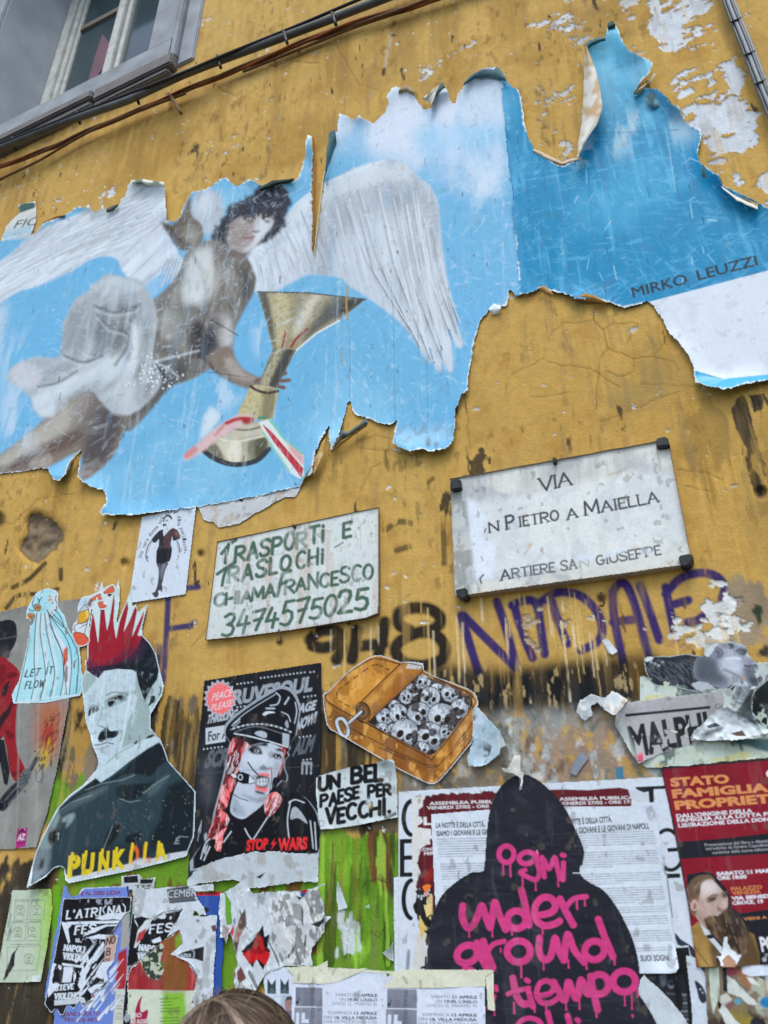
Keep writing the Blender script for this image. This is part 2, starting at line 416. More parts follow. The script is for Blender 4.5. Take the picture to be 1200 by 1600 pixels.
def make_wall():
 s = Sheet(-70, -420, 1270, 1670, 2.0, (184, 151, 83))
 U, V = s.U, s.V
 # broad weathering of the limewash
 n = fbm(U * 1.3, V * 1.3, 5, 3); s.put(ss(.45, .8, n) * .55, (196, 162, 92))
 n = fbm(U * 2.2 + 9, V * 1.6, 5, 11); s.put(ss(.5, .8, n) * .55, (172, 137, 68))
 n = fbm(U * 7, V * 2.2, 5, 21); s.put(ss(.55, .85, n) * .5, (202, 170, 102))
 top = ss(420, 60, s.Y + .25 * s.X); s.put(top * .55, (190, 162, 100))
 n = fbm(U * 18, V * 12, 4, 31); s.put(ss(.58, .8, n) * .35, (150, 108, 40))
 n = fbm(U * 60, V * 60, 3, 5); s.rgb *= (1 + .22 * (n - .5))[..., None]
 # grey soot drawn down in streaks under the cables and the window
 soot = region(s, [(-70, 240), (300, 110), (620, 0), (900, -60), (900, 40), (560, 130), (300, 230), (0, 330), (-70, 360)], 24)
 n = fbm(U * 14, V * 1.6, 4, 41); s.put(soot * ss(.42, .72, n) * .55, (150, 118, 60))
 n = fbm(U * 5, V * 4, 5, 47); s.put(ss(.6, .78, n) * .5, (158, 130, 74))
 # bluish grey rubbed stains around the bare middle of the wall
 mid = region(s, [(780, 480), (1060, 480), (1100, 760), (980, 720), (700, 760), (600, 720)], 40)
 n = fbm(U * 9, V * 7, 5, 51); s.put(mid * ss(.55, .72, n) * .55, (140, 124, 78))
 n = fbm(U * 3.2, V * 3.2, 5, 58); s.put(ss(.6, .75, n) * .35, (141, 108, 46))
 # hairline cracks of the limewash
 for k, (pts, w) in enumerate([
  ([(933, 480), (925, 500), (942, 515), (947, 532), (950, 545), (938, 560), (935, 590), (930, 640)], 1.6),
  ([(925, 500), (905, 505), (880, 505), (862, 520), (858, 535)], 1.3), ([(942, 515), (965, 505), (990, 505), (997, 510), (985, 525), (978, 540)], 1.3),
  ([(950, 545), (975, 552), (990, 560), (1020, 558), (1030, 545), (1048, 520)], 1.4), ([(990, 560), (990, 580), (970, 590), (950, 580)], 1.2),
  ([(1020, 558), (1040, 562), (1055, 565), (1060, 580)], 1.2), ([(855, 565), (880, 572), (920, 574), (950, 595), (968, 607)], 1.3),
  ([(800, 585), (830, 570), (850, 560)], 1.1), ([(880, 520), (888, 540), (895, 550)], 1.1), ([(1010, 520), (1025, 545)], 1.0),
  ([(830, 620), (860, 618), (900, 612)], 1.1), ([(1000, 600), (1050, 602), (1095, 604)], 1.0), ([(560, 700), (610, 705), (660, 715)], 1.1),
  ([(940, 660), (990, 640), (1030, 620), (1060, 612)], 1.1), ([(1060, 735), (1100, 738), (1130, 750)], 1.4), ([(1070, 760), (1110, 770)], 1.2),
  ([(560, 770), (580, 730), (600, 722)], 1.0), ([(300, 1010), (320, 985), (330, 970)], 1.4), ([(0, 815), (20, 818), (60, 780), (120, 770)], 1.2),
  ([(560, 690), (590, 680), (620, 690)], 1.2), ([(640, 930), (625, 940), (615, 955)], 1.3), ([(520, 60), (560, 130), (590, 140)], 1.0),
  ([(420, 100), (440, 110), (460, 95), (500, 98)], 1.2), ([(330, 120), (345, 140), (365, 150), (380, 140)], 1.4), ([(720, 560), (735, 700)], 1.0)]):
  s.stroke(rough(pts, 2.5, 4, k, False), w, (112, 82, 38), .75)
  s.h -= .0012 * s.line(rough(pts, 2.5, 4, k, False), w * 1.4)
 # flakes fallen off to the white undercoat
 def flakes(reg, thr, sc=20, seed=0, c=(208, 208, 214), edge=(112, 88, 50)):
  r = region(s, reg, 10)
  n = .5 + 1.5 * (.55 * fbm(U * sc, V * sc * 1.3, 4, seed) + .45 * fbm(U * sc * 3.5, V * sc * 5, 4, seed + 6) - .5) + (r - 1) * .5
  m = ss(thr - .012, thr + .012, n); e = ss(thr - .035, thr - .008, n)
  s.put(e * .75 * (r > .02), edge)  # thin shadow along each flake's border, painted into the colour
  t = fbm(U * 40, V * 40, 3, seed + 2)[..., None]
  s.put(m, pig(c) * (.82 + .36 * t)); s.h -= .0022 * m
 flakes([(1000, -30), (1130, -30), (1125, 85), (1050, 90), (1010, 60)], .46, 9, 1)
 flakes([(930, -40), (1010, -40), (1000, 40), (930, 20)], .5, 12, 2, (190, 186, 182))
 flakes([(1025, 105), (1100, 90), (1150, 90), (1175, 160), (1195, 230), (1225, 285), (1215, 325), (1150, 310), (1105, 265), (1085, 195), (1040, 145)], .43, 9, 4)
 flakes([(820, 125), (905, 105), (915, 165), (830, 170)], .56, 14, 7, (190, 188, 186))
 flakes([(800, 10), (900, 0), (930, 60), (810, 50)], .6, 16, 8)
 flakes([(880, 45), (935, 40), (930, 75), (875, 85)], .55, 14, 9, (180, 180, 184))
 flakes([(650, 100), (690, 85), (760, 60), (770, 80), (690, 120), (640, 140)], .53, 16, 12)
 flakes([(535, 140), (580, 125), (585, 160), (545, 165)], .6, 16, 14)
 flakes([(335, 215), (375, 195), (390, 215), (345, 245), (300, 260), (320, 235)], .56, 14, 15)
 flakes([(150, 295), (185, 285), (188, 310), (145, 325)], .55, 16, 16)
 flakes([(60, 320), (110, 300), (110, 330), (60, 340)], .58, 16, 18)
 flakes([(300, 20), (360, 0), (370, 30), (310, 60)], .62, 12, 20, (200, 190, 170))
 flakes([(480, 20), (530, 5), (530, 30), (485, 45)], .55, 10, 21, (196, 190, 176))
 flakes([(870, 225), (905, 220), (905, 250), (875, 255)], .4, 12, 22, (186, 182, 178))
 flakes([(840, 160), (860, 180), (850, 220), (835, 210)], .6, 20, 24, (150, 140, 120))
 flakes([(655, 845), (690, 835), (700, 880), (665, 885)], .55, 14, 25, (182, 176, 160))
 flakes([(-70, -160), (1270, -160), (1270, 640), (-70, 640)], .9, 30, 27, (206, 200, 188))
 s.stroke([(613, 52), (600, 112)], 5, (176, 164, 140)); s.poly([(610, 50), (622, 55), (612, 58)], (80, 62, 40)); s.poly([(597, 108), (603, 104), (602, 117), (596, 119)], (70, 54, 36))
 # crater knocked into the plaster
 cr = rough([(32, 858), (40, 835), (48, 806), (62, 803), (78, 810), (98, 830), (99, 845), (84, 860), (60, 880), (40, 872)], 4, 4, 3)
 m = s.cov(cr); n = fbm(U * 30, V * 30, 5, 61)
 s.put(m, pig((120, 108, 92)) * (.5 + .9 * n)[..., None]); s.h -= s.blur(m, 6) * (.018 + .02 * n)
 s.stroke(np.vstack([cr, cr[:1]]), 3, (96, 74, 40), .7)
 for x, y, r in ((-4, 812, 12), (314, 866, 5), (437, 1005, 4), (940, 936, 6), (195, 880, 6), (1190, 770, 9)):
  m = s.disc(x, y, r, (58, 44, 28), a=.9, soft=2); s.h -= .012 * m
 # ---- sprayed lettering and old paint
 dry = fbm(U * 26, V * 9, 5, 71)
 def spray(strokes, w, c, wear=.30, soft=3.5, a=.97):
  M = np.zeros_like(s.mask)
  for st in strokes: np.maximum(M, s.line(smooth(st, 5, False), w, soft), out=M)
  s.put(M * ss(wear - .05, wear + .05, dry), c, a)
 spray([[(484, 1000), (500, 986), (520, 985), (533, 993), (526, 1006), (505, 1012), (488, 1009)], [(528, 1000), (534, 1015), (526, 1030)], [(558, 984), (555, 1005), (550, 1030)],
           [(602, 972), (597, 1000), (592, 1022)], [(556, 1010), (598, 1006)],
           [(640, 985), (624, 976), (624, 958), (645, 950), (672, 952), (688, 966), (680, 982), (655, 988), (628, 1000), (618, 1016), (630, 1034), (660, 1040), (690, 1030), (694, 1008), (678, 990), (655, 988)]], 19, (24, 24, 27), .2, 5)
 PUR = (46, 34, 98)
 spray([[(721, 962), (735, 1010), (748, 1052)], [(724, 962), (762, 1000), (806, 1044)], [(776, 940), (790, 980), (806, 1040)],
           [(803, 945), (815, 985), (832, 1028)], [(800, 946), (822, 938), (838, 944), (845, 980), (851, 1022)], [(862, 940), (874, 975), (886, 1006)],
           [(846, 940), (870, 926), (905, 930), (932, 955), (941, 985), (932, 1004), (908, 1016)],
           [(957, 925), (960, 967), (973, 1033)], [(957, 925), (967, 912), (980, 916), (995, 955), (1013, 1025)], [(958, 972), (990, 968)], [(1000, 915), (1015, 955), (1030, 1000)],
           [(1040, 918), (1047, 955), (1056, 998)], [(1040, 928), (1063, 904), (1095, 895), (1120, 901), (1132, 917), (1128, 934)], [(1075, 972), (1088, 970), (1100, 962)], [(1050, 945), (1075, 938)]], 14, PUR, .2, 3.5)
 BL = (54, 50, 98)
 spray([[(263, 930), (260, 990), (255, 1066)], [(262, 983), (300, 977)], [(250, 1010), (244, 1050)], [(292, 919), (310, 917)], [(296, 980), (304, 972)]], 9, BL, .3, 3)
 spray([[(604, 705), (606, 730), (620, 752), (640, 763), (660, 758), (676, 748)]], 7, (88, 74, 44), .45, 3, .8)
 spray([[(600, 830), (625, 815), (655, 820), (690, 815)], [(692, 800), (694, 880)], [(620, 860), (650, 850)]], 9, (72, 62, 46), .5, 3, .8)
 spray([[(10, 950), (30, 930), (70, 928), (90, 920)], [(20, 918), (45, 905), (70, 880)], [(95, 905), (95, 890)]], 7, (44, 36, 24), .42, 2, .9)
 # scraps of black paint round the plate and the right edge
 def scraps(reg, thr, c, su=26, sv=10, seed=0, a=.9):
  r = region(s, reg, 14); n = fbm(U * su, V * sv, 5, seed) + (r - 1) * .4
  s.put(ss(thr - .02, thr + .02, n), c, a)
 scraps([(690, 700), (850, 680), (850, 740), (720, 790), (690, 830)], .6, (52, 46, 38), 34, 16, 81)
 scraps([(940, 660), (1000, 645), (1020, 680), (950, 690)], .62, (52, 46, 38), 30, 14, 83)
 scraps([(1095, 600), (1270, 600), (1270, 900), (1150, 900), (1060, 760), (1060, 660)], .56, (120, 100, 58), 22, 6, 85, .45)
 scraps([(1140, 600), (1270, 600), (1270, 880), (1180, 880), (1150, 720)], .52, (42, 40, 38), 26, 7, 87)
 scraps([(700, 755), (712, 760), (710, 860), (696, 850)], .4, (48, 44, 40), 30, 8, 88)
 s.stroke(rough([(1165, 632), (1175, 680), (1188, 720), (1196, 740)], 3, 4, 2, False), 7, (50, 46, 40), .85)
 s.poly(rough([(1170, 618), (1196, 615), (1190, 640), (1180, 645)], 3, 3, 5), (36, 36, 38), .9)
 # ---- the lower wall: black band, grey green grime, green and brown patches
 def wash(reg, c, thr=.3, su=10, sv=5, seed=0, soft=10, a=.95, var=.35):
  r = region(s, reg, soft * 1.7); n = .6 * fbm(U * su, V * sv, 5, seed) + .4 * fbm(U * su * 5, V * sv * 4, 4, seed + 2)
  m = ss(thr - .06, thr + .06, n + (r - 1) * .75) * (r > .02)
  t = fbm(U * 22, V * 12, 4, seed + 9)[..., None]
  s.put(m * a, pig(c) * (1 - var + 2 * var * t))
 wash([(600, 1075), (1290, 1060), (1290, 1270), (600, 1270)], (128, 120, 106), .25, 9, 7, 91, 14)
 wash([(690, 1100), (900, 1100), (1000, 1150), (980, 1230), (700, 1230)], (112, 124, 122), .42, 9, 6, 93, 20, .8)
 wash([(740, 1080), (960, 1090), (960, 1130), (740, 1120)], (142, 146, 142), .45, 16, 5, 94, 14, .8)
 wash([(840, 1150), (1000, 1110), (1010, 1200), (880, 1230)], (136, 112, 88), .42, 12, 9, 95, 14, .8)
 wash([(620, 1140), (760, 1130), (760, 1260), (620, 1230)], (88, 84, 74), .42, 10, 7, 96, 16, .85)
 scraps([(620, 1100), (1010, 1100), (1010, 1240), (620, 1240)], .56, (196, 160, 84), 30, 16, 97, .7)
 scraps([(640, 1100), (1010, 1100), (1010, 1240), (620, 1240)], .62, (52, 96, 100), 26, 14, 98, .7)
 scraps([(680, 1060), (1010, 1090), (1010, 1240), (660, 1240)], .63, (206, 204, 200), 30, 18, 99, .85)
 wash([(60, 1085), (330, 1075), (640, 1070), (660, 1320), (60, 1340)], (96, 90, 76), .34, 7, 3, 130, 16, .92, .5); scraps([(60, 1060), (660, 1060), (660, 1320), (60, 1330)], .575, (172, 136, 66), 26, 5, 131, .85); scraps([(60, 1080), (640, 1070), (640, 1320), (60, 1330)], .54, (40, 36, 28), 30, 4, 132, .9); scraps([(60, 1120), (700, 1120), (700, 1320), (60, 1330)], .6, (120, 112, 104), 22, 8, 133, .8)
 def smear(reg, c, soft, a=.95, lo=.6, su=20, sv=8, seed=0):
  n = fbm(U * su, V * sv, 5, seed); s.put(region(s, reg, soft) * (lo + (1 - lo) * ss(.4, .62, n)) * a, pig(c) * (.7 + .6 * fbm(U * 34, V * 16, 4, seed + 3))[..., None])
 smear([(640, 1080), (1300, 1050), (1300, 1290), (640, 1290)], (132, 126, 116), 12, 1, .9, seed=201); smear([(740, 1095), (900, 1090), (1000, 1120), (960, 1160), (760, 1150)], (146, 154, 156), 18, .8, .3, 30, 6, 202); smear([(820, 1150), (1000, 1120), (1010, 1230), (840, 1230)], (150, 128, 112), 16, .8, .3, 16, 12, 203); smear([(640, 1110), (770, 1110), (790, 1240), (640, 1250)], (92, 92, 84), 16, .8, .3, 16, 12, 204)
 for c, th, sd in (((190, 152, 78), .6, 205), ((206, 206, 204), .62, 206), ((60, 104, 104), .66, 207), ((84, 76, 66), .6, 208), ((176, 180, 182), .6, 209)): s.put(region(s, [(640, 1090), (1020, 1085), (1300, 1060), (1300, 1250), (640, 1250)], 8) * ss(th - .05, th + .1, .5 * fbm(U * 30, V * 16, 5, sd) + .5 * fbm(U * 70, V * 50, 3, sd + 9)), c, .75)
 smear([(670, 1034), (780, 1046), (900, 1030), (1030, 1020), (1030, 1098), (930, 1108), (760, 1116), (670, 1104)], (26, 27, 30), 9, 1, .94, 30, 5, 210); s.put(region(s, [(690, 1040), (1012, 1036), (1012, 1106), (690, 1106)], 4) * ss(.66, .72, fbm(U * 90, V * 30, 4, 211)), (176, 156, 112), .7)
 wash([(480, 1045), (700, 1055), (700, 1100), (480, 1090)], (64, 58, 46), .5, 10, 5, 102, 14, .8)
 wash([(225, 1095), (330, 1085), (330, 1270), (240, 1260)], (62, 54, 36), .42, 14, 3, 103, 14, .9)
 wash([(95, 1100), (150, 1090), (150, 1170), (90, 1165)], (40, 36, 30), .45, 14, 8, 104, 8, .95)
 wash([(85, 1165), (150, 1165), (140, 1230), (85, 1220)], (150, 128, 112), .45, 12, 9, 105, 8, .8)
 wash([(60, 1210), (150, 1185), (150, 1320), (60, 1420)], (88, 140, 36), .3, 10, 6, 106, 10, .95)
 wash([(-80, 1320), (110, 1330), (100, 1680), (-80, 1680)], (46, 44, 42), .3, 10, 6, 107, 12, .97, .5)
 wash([(20, 1330), (60, 1330), (40, 1560), (-20, 1560)], (110, 104, 92), .5, 9, 5, 108, 10, .8)
 wash([(90, 1345), (640, 1290), (640, 1540), (300, 1560), (90, 1560)], (92, 142, 34), .22, 8, 3, 109, 10, .97, .3)
 wash([(80, 1380), (100, 1380), (92, 1560), (70, 1560)], (98, 170, 28), .3, 10, 2, 110, 4, .9)
 wash([(490, 1290), (550, 1280), (555, 1345), (500, 1350)], (104, 150, 40), .3, 8, 4, 111, 8, .9)
 wash([(562, 1285), (625, 1280), (625, 1420), (590, 1420), (562, 1370)], (104, 58, 42), .32, 9, 3, 112, 9, .95)
 wash([(550, 1420), (570, 1420), (565, 1515), (550, 1515)], (110, 66, 40), .35, 12, 3, 113, 5, .9)
 wash([(480, 1400), (512, 1395), (515, 1500), (470, 1500)], (122, 40, 44), .35, 12, 4, 114, 6, .9)
 wash([(595, 1340), (625, 1330), (625, 1420), (600, 1415)], (60, 54, 46), .35, 12, 4, 118, 6, .9)
 wash([(500, 1290), (620, 1290), (620, 1520), (500, 1520)], (60, 96, 30), .56, 16, 4, 115, 12, .8)
 wash([(500, 1290), (620, 1290), (620, 1520), (500, 1520)], (126, 176, 50), .6, 20, 4, 116, 12, .8)
 wash([(190, 1380), (330, 1365), (330, 1400), (200, 1420)], (110, 66, 44), .5, 10, 3, 117, 8, .9)
 scraps([(500, 1400), (600, 1400), (600, 1510), (500, 1510)], .62, (206, 212, 214), 22, 9, 119)
 scraps([(490, 1285), (625, 1280), (625, 1525), (490, 1525)], .54, (46, 74, 24), 34, 3, 135, .85); scraps([(490, 1285), (625, 1280), (625, 1525), (490, 1525)], .6, (150, 196, 70), 40, 4, 136, .7); scraps([(90, 1370), (500, 1340), (500, 1420), (90, 1420)], .56, (104, 62, 40), 20, 3, 137, .85)
 s.stroke([(566, 1387), (572, 1378), (590, 1373), (602, 1378)], 2, (42, 52, 26), .8); s.stroke([(580, 1455), (592, 1465), (600, 1450)], 1.6, (38, 60, 24), .8)
 # grime and bare patches at the right beside the plate
 wash([(1120, 885), (1290, 870), (1290, 1060), (1150, 1050), (1100, 990)], (142, 130, 112), .4, 12, 8, 120, 16, .9)
 flakes([(1090, 935), (1140, 930), (1160, 960), (1130, 985), (1095, 975)], .42, 12, 121, (212, 210, 208))
 flakes([(990, 955), (1120, 945), (1190, 960), (1170, 1020), (1000, 1010)], .54, 16, 123, (214, 212, 208))
 flakes([(800, 940), (900, 930), (900, 1030), (820, 1040)], .58, 12, 124, (168, 156, 136))
 flakes([(940, 990), (960, 995), (966, 1020), (945, 1030)], .4, 18, 126, (220, 220, 220))
 wash([(1160, 935), (1200, 935), (1195, 990), (1165, 1000)], (34, 54, 46), .42, 14, 9, 127, 6, .95)
 wash([(1170, 995), (1290, 990), (1290, 1040), (1175, 1035)], (40, 46, 44), .4, 12, 8, 128, 6, .95)
 wash([(1010, 985), (1160, 985), (1160, 1020), (1010, 1030)], (170, 136, 84), .45, 12, 9, 129, 8, .8)
 for k in range(9):
  n = fbm(U * 50 + k, V * (4 + k % 3), 4, 140 + k); s.put(ss(.62, .74, n) * ss(.5, .7, fbm(U * 2.5, V * 2.5, 3, 150 + k)) * .3, ((206, 172, 100), (150, 114, 50), (128, 112, 84))[k % 3])
 s.put(ss(.66, .7, fbm(U * 60, V * 24, 4, 160)) * ss(.5, .62, fbm(U * 3, V * 3, 3, 161)) * .4, (74, 60, 40))
 # pale drips running down over the sprayed letters
 rs = random.Random(5)
 for k in range(46):
  x = rs.uniform(790, 930) if k < 24 else rs.uniform(480, 1150); y = rs.uniform(915, 990); L = rs.uniform(30, 150)
  y2 = min(y + L, 1105); d = (585 - x) / (y + 1600)
  m = s.line(rough([(x, y), (x + d * (y - y2), y2)], 1.0, 8, k, False), rs.uniform(1.2, 3.4))
  s.put(m * ss(.35, .5, dry), (206, 178, 116) if k % 3 else (214, 200, 170), .8)
 for k in range(34):
  x = rs.uniform(1050, 1200) if k < 20 else rs.uniform(600, 720); y = rs.uniform(690, 850); L = rs.uniform(40, 130); d = (585 - x) / (y + 1600)
  s.put(s.line([(x, y), (x + d * -L, y + L)], rs.uniform(1, 3)) * ss(.4, .55, dry), (202, 160, 80), .7)
 s.rgb *= (1 + .10 * (fbm(U * 130, V * 130, 2, 3) - .5))[..., None]
 # relief of the plaster, flush at the sheet's border
 ed = np.minimum.reduce([ss(-70, -30, s.X), ss(1270, 1230, s.X), ss(-420, -380, s.Y), ss(1670, 1630, s.Y)])
 s.h = (s.h - .0025 * fbm(U * 6, V * 6, 4, 9) - .0016 * fbm(U * 30, V * 30, 3, 19)) * ed
 s.hole(opening_px())
 w = s.build('wall', M_WALL, building, 0.0, .5, 0)
 # the rest of the facade round it, down to the street and up past the window
 c = [at(-70, -420), at(1270, -420), at(1270, 1670), at(-70, 1670)]
 o = [np.array(p, float) for p in ((-16, 0, 13), (14, 0, 13), (14, 0, -.02), (-16, 0, -.02))]
 P = np.array(c + o); Fq = np.array([[0, 4, 5, 1][::-1], [1, 5, 6, 2][::-1], [2, 6, 7, 3][::-1], [3, 7, 4, 0][::-1]])
 me_rgb = np.tile(pig((184, 148, 72)), (8, 1))
 raw_mesh('facade', P, Fq, plain_mat('old_limewash', (194, 160, 90), .9, 0, .15, .16, 3.2, (166, 130, 66), .35), None, building, False)

def bx(bm, x0, x1, y0, y1, z0, z1):
 v = [bm.verts.new(p) for p in ((x0, y0, z0), (x1, y0, z0), (x1, y1, z0), (x0, y1, z0), (x0, y0, z1), (x1, y0, z1), (x1, y1, z1), (x0, y1, z1))]
 for f in ((0, 3, 2, 1), (4, 5, 6, 7), (0, 1, 5, 4), (1, 2, 6, 5), (2, 3, 7, 6), (3, 0, 4, 7)): bm.faces.new([v[i] for i in f])
def mesh_of(name, bm, mat, parent=None, bevel=0.0, seg=2, smooth_=False):
 me = bpy.data.meshes.new(name)
 if bevel: bmesh.ops.bevel(bm, geom=bm.edges[:], offset=bevel, segments=seg, affect='EDGES', clamp_overlap=True)
 bmesh.ops.recalc_face_normals(bm, faces=bm.faces[:])
 bm.to_mesh(me); bm.free(); me.materials.append(mat)
 if smooth_: me.polygons.foreach_set('use_smooth', np.full(len(me.polygons), True))
 ob = bpy.data.objects.new(name, me); COL.objects.link(ob)
 if parent is not None: ob.parent = parent
 return ob

def make_window():
 STONE = plain_mat('grey_stone', (162, 162, 168), .85, var=.12, scale=9, c2=(132, 132, 138), bump=.25)
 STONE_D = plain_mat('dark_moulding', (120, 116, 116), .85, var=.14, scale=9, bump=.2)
 REVM = plain_mat('reveal_plaster', (186, 187, 194), .9, var=.1, scale=3.2, c2=(152, 153, 162), bump=.12)
 WOOD = plain_mat('white_paint_wood', (206, 204, 200), .5, var=.08, scale=20, c2=(176, 174, 170), bump=.1)
 GLASS = bpy.data.materials.new('window_glass'); GLASS.use_nodes = True
 b = GLASS.node_tree.nodes['Principled BSDF']; b.inputs['Base Color'].default_value = (.045, .075, .085, 1); b.inputs['Roughness'].default_value = .08
 b.inputs['Specular IOR Level'].default_value = .5
 CUR = plain_mat('pink_curtain', (116, 88, 102), .8, var=.1, scale=6)
 win = empty('window'); win.parent = building
 X0, X1, Z0, Z1 = OPEN_X0, OPEN_X1, OPEN_Z0, OPEN_Z1
 bm = bmesh.new(); bx(bm, X0 - .14, X0 - .002, .0, REV + .06, Z0 - .02, Z1 + .02); bx(bm, X1 + .002, X1 + .14, .0, REV + .06, Z0 - .02, Z1 + .02)
 bx(bm, X0, X1, .001, REV + .06, Z1, Z1 + .12); mesh_of('reveal', bm, REVM, win)
 # stone frame: two bands each side, lintel, sill and its moulding in two lengths
 bm = bmesh.new(); bx(bm, X1 + .007, X1 + .165, -.022, .05, Z0 + .002, Z1 + .3); bx(bm, X0 - .165, X0 - .007, -.022, .05, Z0 + .002, Z1 + .3)
 bx(bm, X0, X1, -.022, .05, Z1 + .002, Z1 + .3); mesh_of('surround', bm, STONE, win, .006)
 bm = bmesh.new(); bx(bm, X1 + .168, X1 + .205, -.034, .03, Z0 - .16, Z1 + .34); bx(bm, X1 + .208, X1 + .30, -.012, .03, Z0 - .22, Z1 + .34); mesh_of('outer_moulding', bm, STONE, win, .006)
 bm = bmesh.new(); bx(bm, X0 - .6, X1 + .166, -.028, REV + .1, Z0 - .17, Z0); mesh_of('sill', bm, STONE, win, .008)
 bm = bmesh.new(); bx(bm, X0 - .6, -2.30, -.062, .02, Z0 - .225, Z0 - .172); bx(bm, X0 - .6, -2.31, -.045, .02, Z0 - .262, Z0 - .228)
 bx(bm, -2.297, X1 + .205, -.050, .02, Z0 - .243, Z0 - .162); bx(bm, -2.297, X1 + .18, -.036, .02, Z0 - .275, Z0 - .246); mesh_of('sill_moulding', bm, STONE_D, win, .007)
 y = REV
 fr = bmesh.new(); bx(fr, X0, X0 + .07, y - .03, y + .04, Z0, Z1); bx(fr, X0 + .073, X0 + .115, y - .012, y + .03, Z0, Z1); bx(fr, X0 + .118, X0 + .15, y + .0, y + .03, Z0, Z1)
 bx(fr, X1 - .10, X1, y - .03, y + .04, Z0, Z1); bx(fr, X0 + .152, X1 - .103, y - .012, y + .03, Z0 + 2.0, Z0 + 2.06)
 mesh_of('frame', fr, WOOD, win, .004)
 xm = -2.80
 fr = bmesh.new(); bx(fr, xm - .085, xm - .045, y - .01, y + .03, Z0, Z1); bx(fr, xm - .042, xm + .012, y - .034, y + .028, Z0, Z1); bx(fr, xm + .015, xm + .055, y - .012, y + .03, Z0, Z1)
 mesh_of('mullion', fr, WOOD, win, .004)
 fr = bmesh.new(); bx(fr, X0 + .153, xm - .088, y - .005, y + .025, 6.90, 6.95); mesh_of('glazing_bar', fr, plain_mat('brown_bar', (128, 118, 108), .6), win, .003)
 for x0, x1 in ((X0 + .10, xm - .05), (xm + .02, X1 - .05)):
  bm = bmesh.new(); bx(bm, x0, x1, y + .012, y + .018, Z0 + .002, Z1); mesh_of('pane', bm, GLASS, win)
 bm = bmesh.new(); v = [bm.verts.new(p) for p in at(np.array([137, 147, 160, 172, 165, 145]), np.array([129, 92, 53, 68, 100, 128]), -(REV + .009))]
 bm.faces.new(v); mesh_of('curtain', bm, CUR, win)
make_wall(); make_window()

# ================================================================ curled paper: ruled strip between a fold and a free edge
def flap(name, parent, A, B, hA, hB, c, bulge=.006, n=26, m=8, mat=None, seed=0, amp=1.2, c2=None, streak=.16):
 def res(P, sd):
  P = np.asarray(P, float); d = np.hypot(*np.diff(P, axis=0).T); L = np.concatenate([[0], np.cumsum(d)]); t = np.linspace(0, L[-1], n)
  Q = np.stack([np.interp(t, L, P[:, 0]), np.interp(t, L, P[:, 1])], 1)
  e = np.minimum(np.linspace(0, 1, n), np.linspace(1, 0, n))[:, None]
  return Q + np.minimum(e * 8, 1) * amp * 2 * np.stack([fbm(t / 9, t * 0 + sd, 2, sd) - .5, fbm(t / 9, t * 0 + sd + 7, 2, sd + 1) - .5], 1)
 a = res(A, seed); b = res(B, seed + 11)
 t = np.linspace(0, 1, m)[:, None]
 X = a[None, :, 0] * (1 - t) + b[None, :, 0] * t; Y = a[None, :, 1] * (1 - t) + b[None, :, 1] * t
 H = hA * (1 - t) + hB * t + bulge * np.sin(np.pi * t) + .002 * (fbm(X / 16, Y / 16, 2, seed) - .5)
 P = at(X, Y, H).reshape(-1, 3)
 k = np.arange(n * m).reshape(m, n)
 F = np.stack([k[:-1, :-1], k[1:, :-1], k[1:, 1:], k[:-1, 1:]], -1).reshape(-1, 4)
 u = fbm(X / 5, Y / 18, 3, seed)[..., None]
 rgb = pig(c) * (1 - streak + 2 * streak * u)
 if c2 is not None: rgb = rgb + (pig(c2) - rgb) * ss(.45, .65, fbm(X / 10, Y / 10, 3, seed + 2))[..., None]
 return raw_mesh(name, P, F, mat or M_PAPER, rgb.reshape(-1, 3).astype(np.float32), parent)

SHADED_TEAL = (70, 104, 112)  # blue paper bending away: its shade put into the flap colour
SKY_L, SKY_R, WH = (104, 172, 212), (0, 130, 178), (212, 217, 228)

def brushy(s, amt, seed, c=(214, 222, 232), thr=.56, su=34, sv=3.0, where=None):
 n = fbm(s.U * su + .6 * fbm(s.U * 3, s.V * 3, 2, seed + 4), s.V * sv, 5, seed)
 m = ss(thr, thr + .2, n) * amt
 if where is not None: m = m * where
 s.put(m, c)
def scrub(s, amt, seed, c, thr=.55, where=None, su=60, sv=22, ang=.8):
 x = s.U * math.cos(ang) + s.V * math.sin(ang); y = -s.U * math.sin(ang) + s.V * math.cos(ang)
 m = ss(thr, thr + .2, fbm(x * su, y * sv, 4, seed)) * ss(.42, .6, fbm(s.U * 3, s.V * 3, 3, seed + 8)) * amt
 if where is not None: m = m * where
 s.put(m, c)

LEFT_TOP = [(-68, 398), (0, 374), (45, 361), (51, 366), (66, 349), (100, 335), (124, 320), (131, 325), (139, 318), (147, 331), (155, 328), (160, 318), (165, 328), (185, 320), (189, 309), (195, 307), (200, 290), (206, 281),
   (222, 281), (252, 285), (258, 292), (259, 312), (262, 344), (274, 345), (281, 334), (291, 312), (300, 300), (312, 297), (332, 290), (337, 284), (345, 278), (355, 277), (362, 286), (370, 291), (380, 285), (388, 278), (396, 281), (406, 289),
   (430, 284), (460, 282), (466, 274), (471, 264), (475, 248), (477, 225), (479, 211), (487, 211), (489, 240), (488, 300), (488, 350), (489, 398), (497, 345), (503, 300), (507, 270), (511, 238), (515, 207), (524, 204), (526, 212),
   (527, 195), (530, 177), (541, 180), (556, 186), (560, 178), (572, 187), (584, 192), (591, 184), (601, 175), (606, 160), (603, 150), (609, 140), (618, 133), (626, 137), (640, 143), (649, 150), (655, 160), (663, 170), (673, 168), (690, 129), (700, 140), (706, 160), (711, 161),
   (715, 145), (722, 137), (729, 121), (740, 115), (755, 106), (778, 104), (784, 112)]
SEAM = [(784, 112), (790, 170), (798, 260), (806, 350), (813, 420), (815, 462)]
